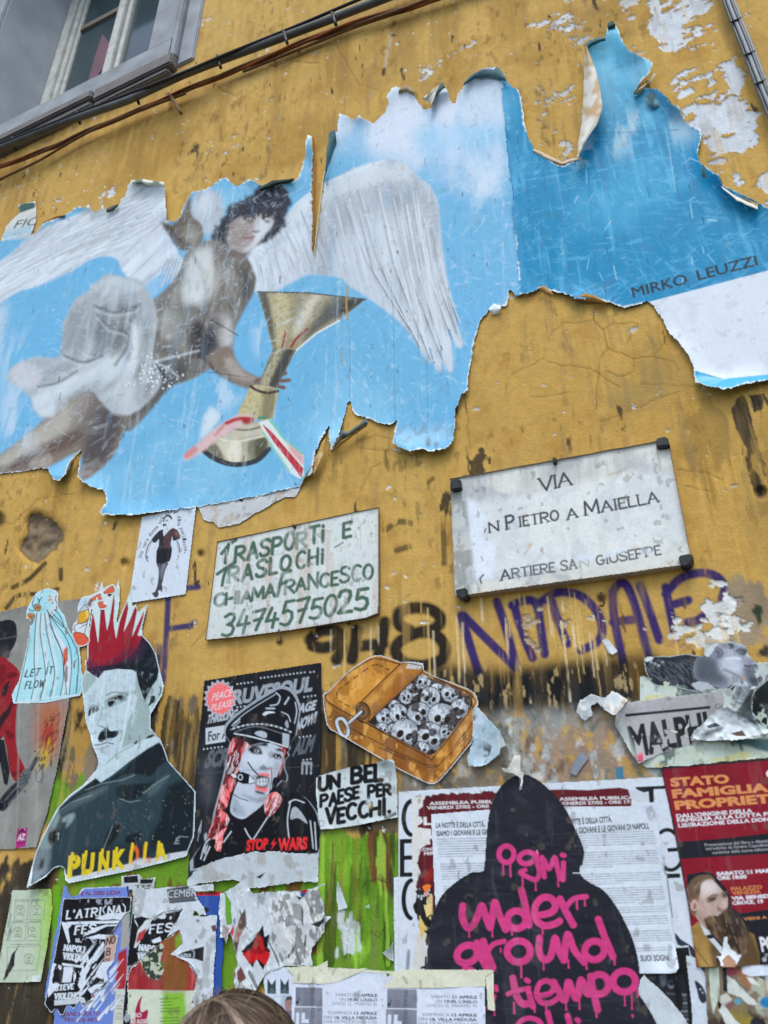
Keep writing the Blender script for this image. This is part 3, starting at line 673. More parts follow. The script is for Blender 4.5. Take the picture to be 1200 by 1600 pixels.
LEFT_BOT = [(805, 463), (797, 452), (795, 470), (790, 480), (778, 478), (770, 475), (765, 486), (751, 500), (745, 525), (740, 540), (737, 560), (731, 600), (732, 610), (722, 616), (718, 630), (712, 638), (712, 670), (708, 690), (700, 700), (672, 706), (660, 702), (640, 705), (625, 700), (612, 690), (615, 672), (621, 657), (610, 665), (585, 660), (575, 655),
   (553, 648), (549, 638), (546, 625), (540, 645), (531, 676), (517, 706), (513, 690), (515, 658), (511, 672), (500, 690), (491, 712), (488, 740), (475, 748), (470, 760), (400, 776), (310, 793), (245, 801), (222, 804), (160, 806), (155, 800), (165, 785), (165, 775), (160, 766), (140, 760), (125, 750), (121, 745),
   (123, 725), (128, 704), (116, 714), (105, 740), (92, 752), (82, 750), (76, 734), (70, 731), (45, 735), (30, 738), (0, 741), (-68, 760)]

def paint_left(s):
 s.rgb[:] = pig(SKY_L)
 n = fbm(s.U * 2.2, s.V * 2.2, 4, 201); s.put(ss(.42, .75, n) * .5, (104, 174, 220)); s.put(ss(.6, .8, 1 - n) * .35, (150, 204, 232))
 # white washed sky in the upper right, blue showing through in strokes
 wp = s.blur(s.cov([(520, 180), (600, 140), (620, 120), (785, 95), (800, 260), (760, 300), (700, 290), (640, 260), (560, 240), (520, 240)]), 18)
 s.put(wp * (.35 + .65 * ss(.38, .6, fbm(s.U * 6, s.V * 2.2, 4, 203))), (206, 214, 230))
 up = s.blur(s.cov([(722, 120), (784, 106), (795, 200), (720, 205)]), 5); s.put(up * .7, (206, 214, 226))
 s.put(s.blur(s.cov([(640, 205), (660, 195), (790, 190), (792, 215), (700, 240), (650, 245)]), 8) * .6, (138, 194, 228))
 # ---- left wing
 W1 = smooth([(-70, 520), (-70, 425), (0, 408), (60, 360), (135, 328), (200, 286), (262, 284), (264, 345), (280, 400), (296, 420), (240, 482), (226, 462), (205, 440), (190, 420), (183, 405), (165, 400), (140, 405), (110, 424), (60, 446), (15, 462)], 3)
 m = W1m = s.poly(W1, (206, 210, 220), soft=2)
 x = s.U * .8 + s.V * .6; y = -s.U * .6 + s.V * .8
 s.put(m * ss(.5, .75, fbm(x * 5, y * 46, 4, 205)) * .5, (158, 162, 168)); s.put(m * ss(.5, .75, fbm(x * 3, y * 20, 4, 206)) * .7, (230, 233, 240))
 for k in range(10):
  s.put(s.line(smooth([(-70 + 8 * k, 436 + 5 * k), (90 + 6 * k, 366 + 4 * k), (225 + 2 * k, 296 + 6 * k)], 5, False), 2.5, 3) * m, (142, 146, 150), .4)
 s.poly([(-70, 500), (0, 480), (14, 470), (6, 520), (0, 570), (-70, 600)], (196, 208, 224), .7, 6)
 s.poly([(262, 410), (285, 395), (275, 430), (245, 470), (232, 466)], (168, 190, 210), .7, 5)
 for k in range(6): s.stroke([(236 + 6 * k, 465), (262 + 5 * k, 405)], 2, (112, 128, 142), .6, 2)
 s.poly([(190, 500), (232, 440), (262, 420), (240, 470), (262, 452), (242, 480), (240, 470), (230, 468)], (112, 180, 224), .8, 3)
 s.poly([(232, 470), (270, 430), (262, 450), (240, 470)], (112, 180, 224))
 # ---- right wing
 W2 = [(392, 384), (420, 362), (445, 340), (470, 312), (520, 281), (560, 261), (600, 250), (636, 255), (651, 276), (670, 288), (684, 315), (687, 340), (690, 380), (700, 440), (712, 500), (722, 530), (721, 543), (713, 541), (704, 526), (708, 575), (701, 581), (691, 562), (689, 581), (682, 578), (674, 560), (672, 568), (655, 545), (640, 520), (615, 495), (590, 476), (572, 463), (545, 446), (535, 436), (510, 430), (480, 430), (450, 444), (432, 455), (402, 458), (392, 440), (386, 400)]
 m = s.poly(smooth(W2, 3), (192, 197, 206), soft=1.5)
 s.put(m * ss(.52, .8, fbm(s.U * 26, s.V * 2.6, 4, 207)) * .7, (156, 160, 170)); s.put(m * ss(.5, .75, fbm(s.U * 7, s.V * 2.4, 4, 208)) * .65, (222, 225, 232))
 sh = s.blur(s.cov([(510, 310), (560, 280), (640, 290), (660, 330), (600, 330), (540, 360), (500, 380)]), 14) * m
 s.put(sh * (.3 + .6 * fbm(s.U * 20, s.V * 4, 3, 209)), (142, 146, 154))
 s.put(s.blur(s.cov([(520, 290), (600, 256), (640, 262), (650, 282), (590, 285), (530, 310)]), 5) * m * .75, (206, 208, 214))
 s.put(s.blur(s.cov([(640, 270), (672, 300), (688, 360), (670, 420), (655, 400), (660, 340), (640, 300)]), 8) * m * .6, (168, 172, 182))
 s.put(s.blur(s.cov([(490, 330), (520, 330), (510, 430), (480, 430)]), 9) * m * .5, (152, 156, 166))
 for (x0, y0, x1, y1) in ((560, 300, 655, 543), (590, 300, 672, 562), (612, 310, 690, 560), (632, 320, 690, 545), (646, 330, 703, 524), (660, 340, 713, 520), (672, 350, 716, 505), (540, 320, 640, 515)):
  q = [(x0, y0), (x0 + .38 * (x1 - x0), y0 + .5 * (y1 - y0)), (x1, y1)]
  s.stroke(q, 4.5, (146, 150, 160), .5, 4, 6); s.stroke([(a + 3, b) for a, b in q], 2, (226, 229, 234), .6, 2, 6); s.stroke(q[1:], 1.4, (70, 74, 84), .7, 1.4)
 for (a, b) in (((672, 545), (676, 562)), ((688, 548), (692, 563)), ((702, 515), (706, 530))): s.stroke([a, b], 2.6, (92, 150, 190))
 s.stroke([(395, 380), (440, 343), (470, 312), (520, 281), (600, 251)], 2, (226, 230, 238), .6, 2, 5)
 rs = random.Random(31)
 TIPS = smooth([(404, 456), (450, 444), (480, 430), (510, 430), (545, 446), (590, 476), (640, 520), (672, 562), (689, 578), (702, 578), (714, 540), (722, 536)], 6, False); ROOT = smooth([(398, 388), (440, 350), (500, 305), (560, 280), (620, 268), (660, 290), (680, 320)], 6, False)
 for k in range(330):
  t = rs.random(); a = ROOT[int(t * (len(ROOT) - 1))]; b = TIPS[int(min(1, max(0, t + rs.gauss(0, .015))) * (len(TIPS) - 1))]; u0 = rs.uniform(0, .6); u1 = min(1, u0 + rs.uniform(.15, .5)); q = [a + (b - a) * u + np.array([-10 * math.sin(3.14 * u) * (t - .3), 0]) for u in np.linspace(u0, u1, 5)]
  g = rs.choice((140, 160, 206, 222, 228)); s.stroke(q, rs.uniform(1, 3.4), (g, g + 2, g + 9), rs.uniform(.15, .4), 2.2)
 for k in range(46):
  t = k / 45; a = ROOT[int(t * (len(ROOT) - 1))]; s.stroke([a + np.array([rs.gauss(0, 4), 14 + rs.gauss(0, 3)]), a + np.array([4, 24 + rs.gauss(0, 3)]), a + np.array([9, 12])], 2, (150, 154, 164), .3, 2.4)
 for k in range(240):
  t = rs.random(); a = np.array([250 - 40 * t, 296 + 130 * t]); b = np.array([-70.0, 440 + 140 * t]); u0 = rs.uniform(0, .75); u1 = min(1, u0 + rs.uniform(.1, .35)); g = rs.choice((140, 160, 214, 226, 232, 234)) if t < .45 else rs.choice((190, 222, 228, 234)); q = [a + (b - a) * u + np.array([0, -18 * math.sin(3.14 * u)]) for u in np.linspace(u0, u1, 4)]
  if all(m0 > .5 for m0 in [W1m[int(np.clip((p[1] - s.y0) / s.step, 0, s.ny - 1)), int(np.clip((p[0] - s.x0) / s.step, 0, s.nx - 1))] for p in q]): s.stroke(q, rs.uniform(1, 4), (g, g + 2, g + 8), rs.uniform(.2, .45), 2.4)
 # ---- the body: back, raised shoulder, arm
 SK, SKD, SKL = (128, 124, 116), (52, 48, 46), (204, 204, 204)
 s.disc(324, 330, 27, (176, 182, 192), 36, soft=4); s.put(s.blur(s.cov([(300, 300), (345, 300), (350, 370), (310, 370)]), 6) * ss(.5, .7, fbm(s.U * 30, s.V * 5, 3, 211)) * .6, (214, 218, 226))
 arm = s.poly(smooth([(252, 347), (270, 351), (285, 331), (297, 306), (299, 335), (314, 350), (318, 372), (306, 388), (288, 392), (274, 384), (265, 370)], 3), (104, 96, 84), soft=1.5)
 s.put(s.blur(s.cov([(285, 365), (300, 350), (315, 365), (300, 388)]), 6) * .6, (170, 168, 158)); s.stroke([(262, 355), (276, 370), (296, 386)], 7, (66, 58, 54), .6, 7)
 T = smooth([(300, 386), (330, 374), (352, 372), (375, 392), (392, 412), (399, 436), (394, 462), (380, 488), (368, 510), (362, 545), (330, 572), (318, 582), (270, 600), (240, 590), (232, 540), (240, 500), (232, 478), (258, 452), (280, 424), (290, 396)], 4)
 T = rough(T, 2, 6, 9); t = s.poly(T, SK, soft=1.2)
 def on(m, pts, c, a, soft): s.put(s.blur(s.cov(smooth(pts, 3)), soft * .62) * m, c, a)
 on(t, [(296, 400), (330, 385), (340, 420), (338, 450), (320, 475), (300, 470), (287, 440)], SKL, .85, 9)
 on(t, [(286, 445), (310, 455), (335, 445), (330, 465), (300, 480), (285, 470)], (216, 214, 214), .7, 6)
 on(t, [(345, 400), (380, 400), (396, 430), (390, 465), (365, 490), (345, 450)], (84, 76, 68), .6, 9)
 on(t, [(335, 385), (350, 395), (342, 450), (352, 500), (338, 520), (334, 450)], (98, 88, 82), .6, 6)
 on(t, [(355, 420), (375, 430), (370, 465), (352, 470)], (156, 150, 146), .55, 8)
 on(t, [(240, 490), (270, 470), (290, 490), (310, 520), (300, 560), (260, 570), (240, 550)], (112, 108, 100), .7, 12)
 on(t, [(300, 500), (345, 520), (340, 550), (318, 575), (300, 560)], (60, 54, 56), .9, 8)
 on(t, [(340, 490), (364, 500), (362, 545), (340, 540)], (176, 172, 172), .6, 7)
 on(t, [(245, 480), (265, 460), (275, 480), (255, 510)], (164, 162, 158), .5, 9)
 s.put(t * ss(.56, .8, fbm(s.U * 40, s.V * 6, 4, 213)) * .25, (214, 212, 212)); s.put(t * ss(.55, .8, fbm(s.U * 34, s.V * 6, 4, 214)) * .35, SKD)
 for q, g, w in (([(338, 392), (336, 430), (330, 470), (312, 520), (296, 560)], 62, 3), ([(341, 392), (340, 430), (335, 470), (318, 520)], 170, 2), ([(300, 395), (318, 430), (320, 465), (300, 478)], 84, 3), ([(312, 400), (330, 420), (334, 446)], 210, 4), ([(352, 405), (372, 425), (380, 450), (366, 478)], 70, 4), ([(356, 400), (386, 415), (392, 440)], 150, 3), ([(262, 470), (275, 500), (300, 530), (318, 545)], 80, 4), ([(246, 500), (262, 520), (290, 548)], 150, 4), ([(300, 480), (320, 490), (344, 510)], 60, 4), ([(244, 545), (280, 556), (318, 560)], 74, 4), ([(290, 400), (280, 430), (262, 455), (242, 480)], 84, 3), ([(394, 412), (399, 436), (394, 462), (380, 488), (366, 512)], 66, 4)): s.put(s.line(smooth(q, 5, False), w * 2.2, w * 3) * t, (g, g * .96, g * .91), .5)
 on(t, [(302, 402), (322, 392), (334, 420), (330, 450), (312, 462), (298, 440)], (214, 214, 210), .35, 9); on(t, [(288, 450), (306, 462), (326, 452), (322, 468), (300, 476)], (218, 216, 212), .4, 6); on(t, [(306, 506), (330, 520), (338, 545), (320, 570), (304, 550)], (44, 40, 42), .6, 6); on(t, [(378, 402), (394, 420), (397, 445), (386, 470), (382, 440)], (70, 64, 60), .55, 5); on(t, [(352, 500), (362, 505), (360, 540), (348, 535)], (204, 200, 198), .6, 4); on(t, [(250, 500), (268, 482), (284, 500), (276, 530), (256, 530)], (176, 174, 168), .45, 7)
 for k in range(60):
  x, y = rs.uniform(245, 392), rs.uniform(395, 590); g = rs.choice((70, 90, 180, 206)); s.put(s.line([(x, y), (x + rs.uniform(-5, 2), y + rs.uniform(6, 16))], rs.uniform(1.5, 4), 4) * t, (g, g * .97, g * .92), rs.uniform(.15, .3))
 fa = s.poly(smooth([(322, 560), (340, 545), (362, 542), (368, 560), (382, 578), (402, 588), (412, 596), (404, 608), (388, 608), (366, 600), (344, 588), (328, 574)], 3), (124, 112, 102), soft=1.2)
 on(fa, [(350, 560), (364, 560), (384, 584), (400, 590), (390, 596), (362, 586)], (178, 168, 160), .7, 4); on(fa, [(326, 562), (340, 580), (366, 598), (352, 596), (330, 580)], (62, 52, 50), .7, 3)
 for q in ([(400, 596), (412, 590)], [(430, 590), (446, 583)], [(432, 596), (452, 594)], [(430, 602), (444, 606)]): s.stroke(q, 6, (112, 84, 72), 1, 2)
 # hips, drapery, legs
 hp = s.poly(smooth([(210, 600), (238, 568), (300, 560), (322, 566), (312, 584), (300, 592), (268, 604), (240, 636), (205, 672), (190, 668), (180, 640)], 3), (94, 90, 84), soft=1.5)
 on(hp, [(232, 575), (290, 572), (270, 600), (230, 610)], (74, 70, 70), .7, 8); s.put(hp * ss(.5, .75, fbm(s.U * 24, s.V * 9, 3, 215)) * .4, (140, 136, 132))
 lg = s.poly(smooth([(-70, 745), (0, 710), (60, 664), (100, 622), (140, 606), (168, 610), (200, 640), (196, 668), (176, 714), (142, 745), (122, 748), (126, 706), (62, 736), (0, 741), (-70, 762)], 3), (124, 114, 104), soft=1.5)
 on(lg, [(0, 712), (70, 660), (110, 625), (140, 620), (120, 660), (60, 700), (0, 728)], (182, 176, 164), .8, 8)
 on(lg, [(150, 640), (188, 640), (190, 668), (172, 712), (140, 742), (124, 744), (132, 690)], (72, 66, 68), .85, 8)
 on(lg, [(20, 722), (80, 690), (124, 672), (126, 690), (70, 716), (20, 734)], (92, 72, 64), .8, 5); on(lg, [(46, 722), (76, 708), (80, 724), (50, 732)], (170, 160, 150), .6, 3)
 on(lg, [(110, 628), (150, 612), (176, 624), (150, 660), (118, 680)], (104, 96, 94), .5, 8)
 s.put(lg * ss(.52, .8, fbm(s.U * 8, s.V * 26, 3, 216)) * .3, (206, 202, 200))
 D = smooth([(150, 440), (168, 428), (190, 432), (216, 436), (236, 462), (246, 500), (240, 540), (238, 568), (252, 590), (240, 620), (200, 648), (170, 640), (140, 610), (110, 622), (88, 648), (62, 652), (50, 632), (46, 618), (30, 610), (12, 594), (14, 580), (34, 564), (60, 558), (92, 556), (98, 510), (112, 478), (132, 456)], 4)
 D = rough(D, 3.5, 5, 8); d = s.poly(D, (172, 174, 178), soft=1.6)
 on(d, [(108, 490), (140, 470), (200, 470), (235, 500), (230, 560), (180, 570), (120, 560)], (138, 140, 142), .8, 12)
 on(d, [(150, 480), (215, 478), (216, 486), (160, 488)], (88, 88, 86), .8, 4); on(d, [(160, 490), (205, 500), (200, 540), (165, 520)], (110, 110, 108), .8, 10)
 on(d, [(205, 500), (218, 510), (214, 570), (204, 580), (206, 530)], (214, 216, 218), .7, 4)
 on(d, [(90, 596), (150, 560), (200, 556), (190, 580), (130, 600), (95, 620)], (206, 208, 212), .8, 6)
 on(d, [(95, 560), (140, 570), (90, 602), (60, 596)], (142, 144, 148), .7, 6); on(d, [(170, 600), (200, 570), (215, 600), (195, 640), (180, 620)], (204, 206, 208), .6, 6)
 on(d, [(14, 580), (34, 568), (60, 572), (60, 604), (30, 604)], (204, 198, 206), .7, 5); on(d, [(50, 620), (84, 616), (82, 648), (60, 648)], (214, 218, 224), .8, 5)
 on(d, [(212, 560), (236, 570), (244, 590), (222, 630), (206, 610)], (126, 124, 124), .7, 7)
 on(d, [(150, 440), (190, 432), (225, 450), (190, 458), (150, 456)], (196, 200, 206), .7, 5)
 for q in ([(118, 545), (150, 560), (196, 540)], [(100, 600), (140, 582), (190, 560)], [(240, 565), (270, 558), (310, 548)], [(242, 566), (262, 575), (280, 590)]): s.stroke(q, 3, (218, 220, 222), .6, 4, 5)
 GA = smooth([(150, 445), (118, 500), (100, 548), (60, 572), (20, 588)], 8, False); GB = smooth([(232, 462), (243, 520), (240, 570), (222, 620), (196, 645)], 8, False); GC = smooth([(200, 500), (170, 560), (130, 600), (96, 620), (64, 645)], 8, False)
 for k in range(150):
  u = rs.random(); A, B = ((GA, GB), (GC, GB), (GA, GC))[k % 3]; P = A * (1 - u) + B * u; i = rs.randint(0, 14); L = rs.randint(6, 18); P = P[i:i + L] + np.array([[4 * math.sin(i + u * 9 + .35 * j), 3 * math.cos(u * 7 + .4 * j)] for j in range(len(P[i:i + L]))]); g = rs.choice((104, 124, 140, 200, 212, 220)); w = rs.uniform(2.5, 8); s.put(s.line(P, w, w * 1.3) * d, (g, g + 1, g + 3), rs.uniform(.14, .32))
 on(d, [(160, 496), (196, 506), (200, 540), (176, 556), (150, 530)], (96, 96, 94), .6, 12); on(d, [(205, 505), (216, 520), (212, 575), (204, 580), (206, 530)], (226, 227, 230), .7, 4); on(d, [(60, 610), (110, 585), (170, 556), (205, 566), (190, 590), (130, 600), (90, 625)], (214, 216, 220), .7, 9); on(d, [(190, 590), (206, 580), (222, 640), (196, 655), (180, 630)], (196, 196, 198), .6, 8); on(d, [(96, 520), (120, 490), (126, 540), (104, 556)], (150, 152, 154), .6, 9)
 for q in ([(148, 478), (175, 488), (205, 484), (218, 476)], [(152, 492), (170, 512), (196, 520), (206, 545)], [(205, 500), (200, 540), (180, 570)], [(100, 556), (130, 566), (160, 556)], [(60, 604), (90, 598), (120, 580)]): s.put(s.line(smooth(q, 5, False), 3.4, 5) * d, (74, 74, 72), .75); s.put(s.line(smooth(q, 5, False) + np.array([1, 5]), 3, 5) * d, (206, 208, 212), .5)
 s.put(d * ss(.52, .8, fbm(s.U * 34, s.V * 4, 4, 217)) * .2, (220, 222, 224))
 rs = random.Random(3)
 for k in range(90):
  x, y = rs.gauss(238, 20), rs.gauss(585, 14); s.disc(x, y, rs.uniform(.6, 1.6), (226, 228, 230), rs.uniform(.8, 2.2))
 # ---- head: dark curly hair round a face turned to the viewer
 s.poly(smooth([(350, 372), (388, 388), (386, 402), (360, 404), (340, 398)], 3), (110, 100, 96), soft=3)
 H = rough(smooth([(334, 378), (337, 360), (346, 343), (357, 326), (375, 311), (390, 304), (407, 291), (431, 286), (450, 296), (456, 314), (452, 328), (440, 342), (449, 340), (441, 356), (426, 372), (413, 381), (401, 386), (395, 380), (360, 378), (352, 380)], 4), 4.5, 3, 5, True, 1.2)
 h = s.poly(H, (44, 48, 58), soft=1)
 s.put(h * ss(.55, .75, fbm(s.U * 70, s.V * 40, 4, 218)) * .6, (92, 98, 112)); s.put(h * ss(.6, .8, fbm(s.U * 90, s.V * 60, 3, 219)) * .5, (20, 22, 28))
 f = s.poly(smooth([(364, 346), (376, 338), (392, 336), (410, 334), (426, 338), (428, 346), (424, 356), (413, 368), (403, 381), (391, 392), (376, 395), (362, 386), (354, 376), (358, 358)], 4), (158, 148, 144), soft=1.2)
 on(f, [(402, 342), (426, 344), (420, 360), (404, 380), (392, 388), (398, 362)], (214, 212, 218), .9, 4); on(f, [(366, 350), (384, 352), (384, 370), (372, 388), (360, 380)], (140, 128, 122), .6, 5)
 on(f, [(378, 392), (394, 380), (400, 384), (388, 394)], (206, 206, 212), .6, 3)
 s.disc(363, 354, 4.5, (150, 132, 126), 7, soft=1); s.disc(363, 354, 2, (104, 86, 82), 4, soft=1)
 s.stroke([(380, 341), (389, 338), (398, 340)], 3, (60, 54, 56), .9, 2); s.stroke([(410, 340), (420, 338), (427, 341)], 3, (60, 54, 56), .8, 2)
 s.disc(390, 345, 4.6, (54, 48, 52), 2.2, a=.9, soft=1); s.disc(418, 346, 4.6, (54, 48, 52), 2.4, a=.9, soft=1)
 s.disc(390, 345, 7, (104, 94, 92), 4, a=.4, soft=2); s.stroke([(403, 344), (404, 356), (400, 361)], 2, (170, 160, 160), .8, 2); s.stroke([(395, 361), (400, 363), (405, 361)], 2.4, (104, 88, 86), .8, 2)
 s.stroke([(380, 371), (388, 372), (397, 370)], 3, (122, 92, 92), .9, 1.6, 4); s.stroke([(382, 375), (388, 377.5), (395, 374)], 3, (148, 116, 114), .8, 1.6, 4)
 for k in range(26):
  x = rs.uniform(370, 428); s.stroke([(x, 330), (x + rs.uniform(-3, 3), rs.uniform(336, 344))], 2, (40, 42, 50), .8, 1.4)
 # ---- the gilt trophy with its ribbons
 G, GD, GL = (150, 142, 112), (64, 64, 62), (198, 192, 160)
 b = s.poly([(402, 456), (480, 457), (572, 467), (530, 501), (494, 521), (462, 548), (425, 543), (414, 495)], G)
 on(b, [(404, 456), (416, 458), (430, 520), (428, 542), (416, 500)], GD, .8, 3); on(b, [(424, 462), (452, 462), (446, 530), (432, 540), (428, 500)], (186, 180, 140), .8, 5)
 on(b, [(488, 460), (518, 463), (480, 500), (462, 530), (458, 510)], (202, 196, 178), .9, 6); on(b, [(520, 466), (560, 470), (500, 512), (470, 536), (500, 490)], (78, 82, 84), .9, 4)
 on(b, [(545, 470), (572, 468), (530, 496), (520, 494)], (46, 50, 54), .9, 3); on(b, [(500, 464), (530, 466), (500, 488), (486, 494)], (120, 116, 90), .6, 5)
 s.put(b * ss(.55, .7, fbm(s.U * 110, s.V * 110, 3, 221)) * .3, (96, 90, 64))
 s.stroke([(402, 456), (480, 457.5), (572, 468)], 2, (60, 58, 54)); s.stroke([(530, 501), (494, 521), (462, 548), (448, 572), (432, 600)], 2.6, (222, 222, 220))
 s.stroke([(446, 518), (441, 542)], 3, (150, 44, 42)); s.stroke([(480, 514), (462, 530), (455, 542)], 3.4, (138, 40, 40))
 st = s.poly([(427, 543), (463, 547), (446, 580), (430, 610), (402, 604), (414, 575)], (120, 116, 96)); on(st, [(446, 548), (460, 548), (430, 606), (420, 604)], (58, 60, 58), .9, 3); on(st, [(430, 546), (440, 548), (418, 600), (408, 600)], (178, 172, 142), .8, 3)
 s.put(st * ss(.5, .66, fbm(s.U * 130, s.V * 130, 3, 222)) * .5, (70, 66, 48))
 c = s.poly(smooth([(392, 604), (412, 602), (434, 610), (430, 636), (424, 656), (398, 656), (372, 648), (382, 624)], 3), (186, 178, 134)); on(c, [(414, 608), (432, 614), (424, 654), (408, 654)], (112, 106, 76), .8, 4); s.put(c * ss(.52, .68, fbm(s.U * 130, s.V * 130, 3, 223)) * .35, (130, 122, 84))
 s.stroke([(392, 604), (402, 610), (418, 614), (434, 611)], 4.5, (70, 52, 44), 1, 1.4, 4)
 bs = s.poly(smooth([(318, 704), (334, 686), (350, 668), (380, 658), (408, 662), (424, 682), (418, 708), (402, 722), (368, 729), (338, 722)], 4), (172, 166, 136))
 on(bs, [(340, 690), (372, 684), (372, 718), (344, 712)], (206, 200, 182), .8, 5); on(bs, [(384, 690), (414, 684), (412, 714), (392, 720)], (112, 110, 80), .9, 4); on(bs, [(336, 684), (352, 668), (400, 662), (418, 678), (380, 684)], (196, 190, 176), .7, 4)
 on(bs, [(322, 702), (336, 692), (350, 716), (340, 722)], (84, 80, 66), .8, 3); on(bs, [(356, 694), (376, 692), (374, 724), (358, 722)], (222, 218, 200), .8, 3); on(bs, [(398, 690), (418, 684), (416, 708), (402, 718)], (70, 66, 50), .8, 3); s.stroke([(352, 668), (386, 672), (416, 664)], 3, (84, 74, 56), .8, 2, 4)
 s.stroke([(318, 704), (336, 717), (366, 726), (400, 720), (420, 702)], 8, (52, 56, 60), 1, 1.4, 4); s.stroke([(344, 686), (370, 690), (418, 680)], 2.4, (224, 220, 206), .8, 2, 4)
 s.poly([(318, 650), (330, 634), (346, 650), (330, 672), (312, 690)], (214, 218, 226), .9, 3)
 s.poly(smooth([(396, 649), (372, 648), (350, 660), (328, 676), (300, 700), (287, 713), (293, 719), (316, 706), (346, 682), (372, 668)], 3), (208, 178, 178), soft=1.2); s.stroke([(394, 655), (374, 654), (354, 661)], 6, (170, 44, 48), .95, 2, 4); s.stroke([(350, 664), (336, 680)], 5, (190, 100, 96), .6, 3); s.stroke([(292, 712), (304, 702)], 9, (204, 120, 112), .8, 4)
 s.disc(386, 658, 9, (150, 40, 44), 5, soft=1)
 s.poly([(402, 656), (404, 650), (424, 652)], (60, 140, 120)); s.poly([(404, 660), (422, 654), (442, 684), (474, 710), (475, 742), (470, 749), (454, 740), (434, 712), (418, 686)], (216, 220, 218)); s.poly([(409, 662), (424, 674), (452, 706), (474, 732), (471, 747), (456, 726), (430, 694)], (178, 44, 54)); s.stroke([(421, 656), (444, 686), (472, 709)], 3.4, (120, 190, 168)); s.stroke([(412, 676), (434, 710), (452, 736)], 3, (136, 196, 178)); s.poly([(446, 690), (474, 712), (474, 728), (456, 708)], (206, 84, 84), .6, 2)
 # ---- paste brushed over everything, scuffs, black specks
 brushy(s, .22, 231, (214, 224, 234), .64, 60, 4); brushy(s, .18, 232, (96, 160, 206), .62, 60, 5)
 for k in range(6): scrub(s, .32, 240 + k, (206, 222, 236), .66, None, 110, 22, .5 + .5 * k)
 s.put(s.blur(s.cov([(10, 560), (40, 500), (30, 660), (60, 700), (0, 700)]), 14) * ss(.45, .65, fbm(s.U * 16, s.V * 5, 4, 250)) * .8, (206, 216, 228))
 s.put(s.blur(s.cov([(330, 600), (350, 585), (380, 620), (340, 650)]), 8) * ss(.4, .6, fbm(s.U * 22, s.V * 12, 4, 251)) * .7, (196, 214, 230))
 s.put(s.blur(s.cov([(400, 500), (420, 495), (425, 545), (412, 560), (400, 550)]), 8) * ss(.42, .6, fbm(s.U * 20, s.V * 6, 4, 252)) * .7, (206, 220, 232))
 s.put(s.blur(s.cov([(700, 280), (780, 240), (790, 300), (730, 330)]), 20) * ss(.5, .66, fbm(s.U * 12, s.V * 8, 5, 253)) * .8, (206, 216, 230))
 for k in range(110):
  x, y = rs.uniform(20, 800), rs.uniform(180, 780); L = abs(rs.gauss(0, 5)); d = (585 - x) / (y + 1600) * -1
  s.stroke([(x, y), (x + d * L, y + L)], rs.uniform(.8, 2), (52, 56, 62), .75)
 for k in range(60):
  x, y = rs.uniform(20, 800), rs.uniform(180, 780); L = abs(rs.gauss(6, 9)); d = (585 - x) / (y + 1600) * -1
  s.stroke(rough([(x, y), (x + d * L, y + L)], 1, 3, k, False), rs.uniform(.8, 1.6), (220, 228, 236), .45)
 for q in ([(610, 440), (614, 480), (616, 560), (618, 700)], [(667, 560), (668, 640), (667, 705)], [(652, 500), (655, 560)], [(545, 510), (548, 560), (546, 620)]): s.stroke(q, 1.2, (84, 132, 166), .7, 1.5)
 s.stroke([(330, 500), (345, 508), (365, 520), (372, 524)], 1.6, (48, 40, 38), .8); s.stroke([(543, 447), (541, 475), (543, 500)], 3, (172, 140, 78), .9); s.stroke([(534, 545), (535, 570)], 2.4, (150, 140, 120), .8)
 s.stroke([(240, 578), (330, 582), (390, 590)], 1.4, (60, 66, 74), .6); s.put(s.blur(s.cov([(616, 670), (706, 665), (700, 704), (625, 700)]), 5) * ss(.5, .7, fbm(s.U * 60, s.V * 60, 4, 255)) * .7, (64, 84, 104)); s.disc(669, 690, 4, (60, 34, 28), 8, soft=1.5)
 s.put(s.blur(s.cov([(616, 672), (708, 662), (704, 690), (630, 700)]), 5) * .45, (168, 206, 232))
 # lettered corner scrap of the same sheet
 s.poly([(20, 338), (52, 333), (52, 372), (0, 375), (8, 360)], (206, 210, 214), .9, 1.5)

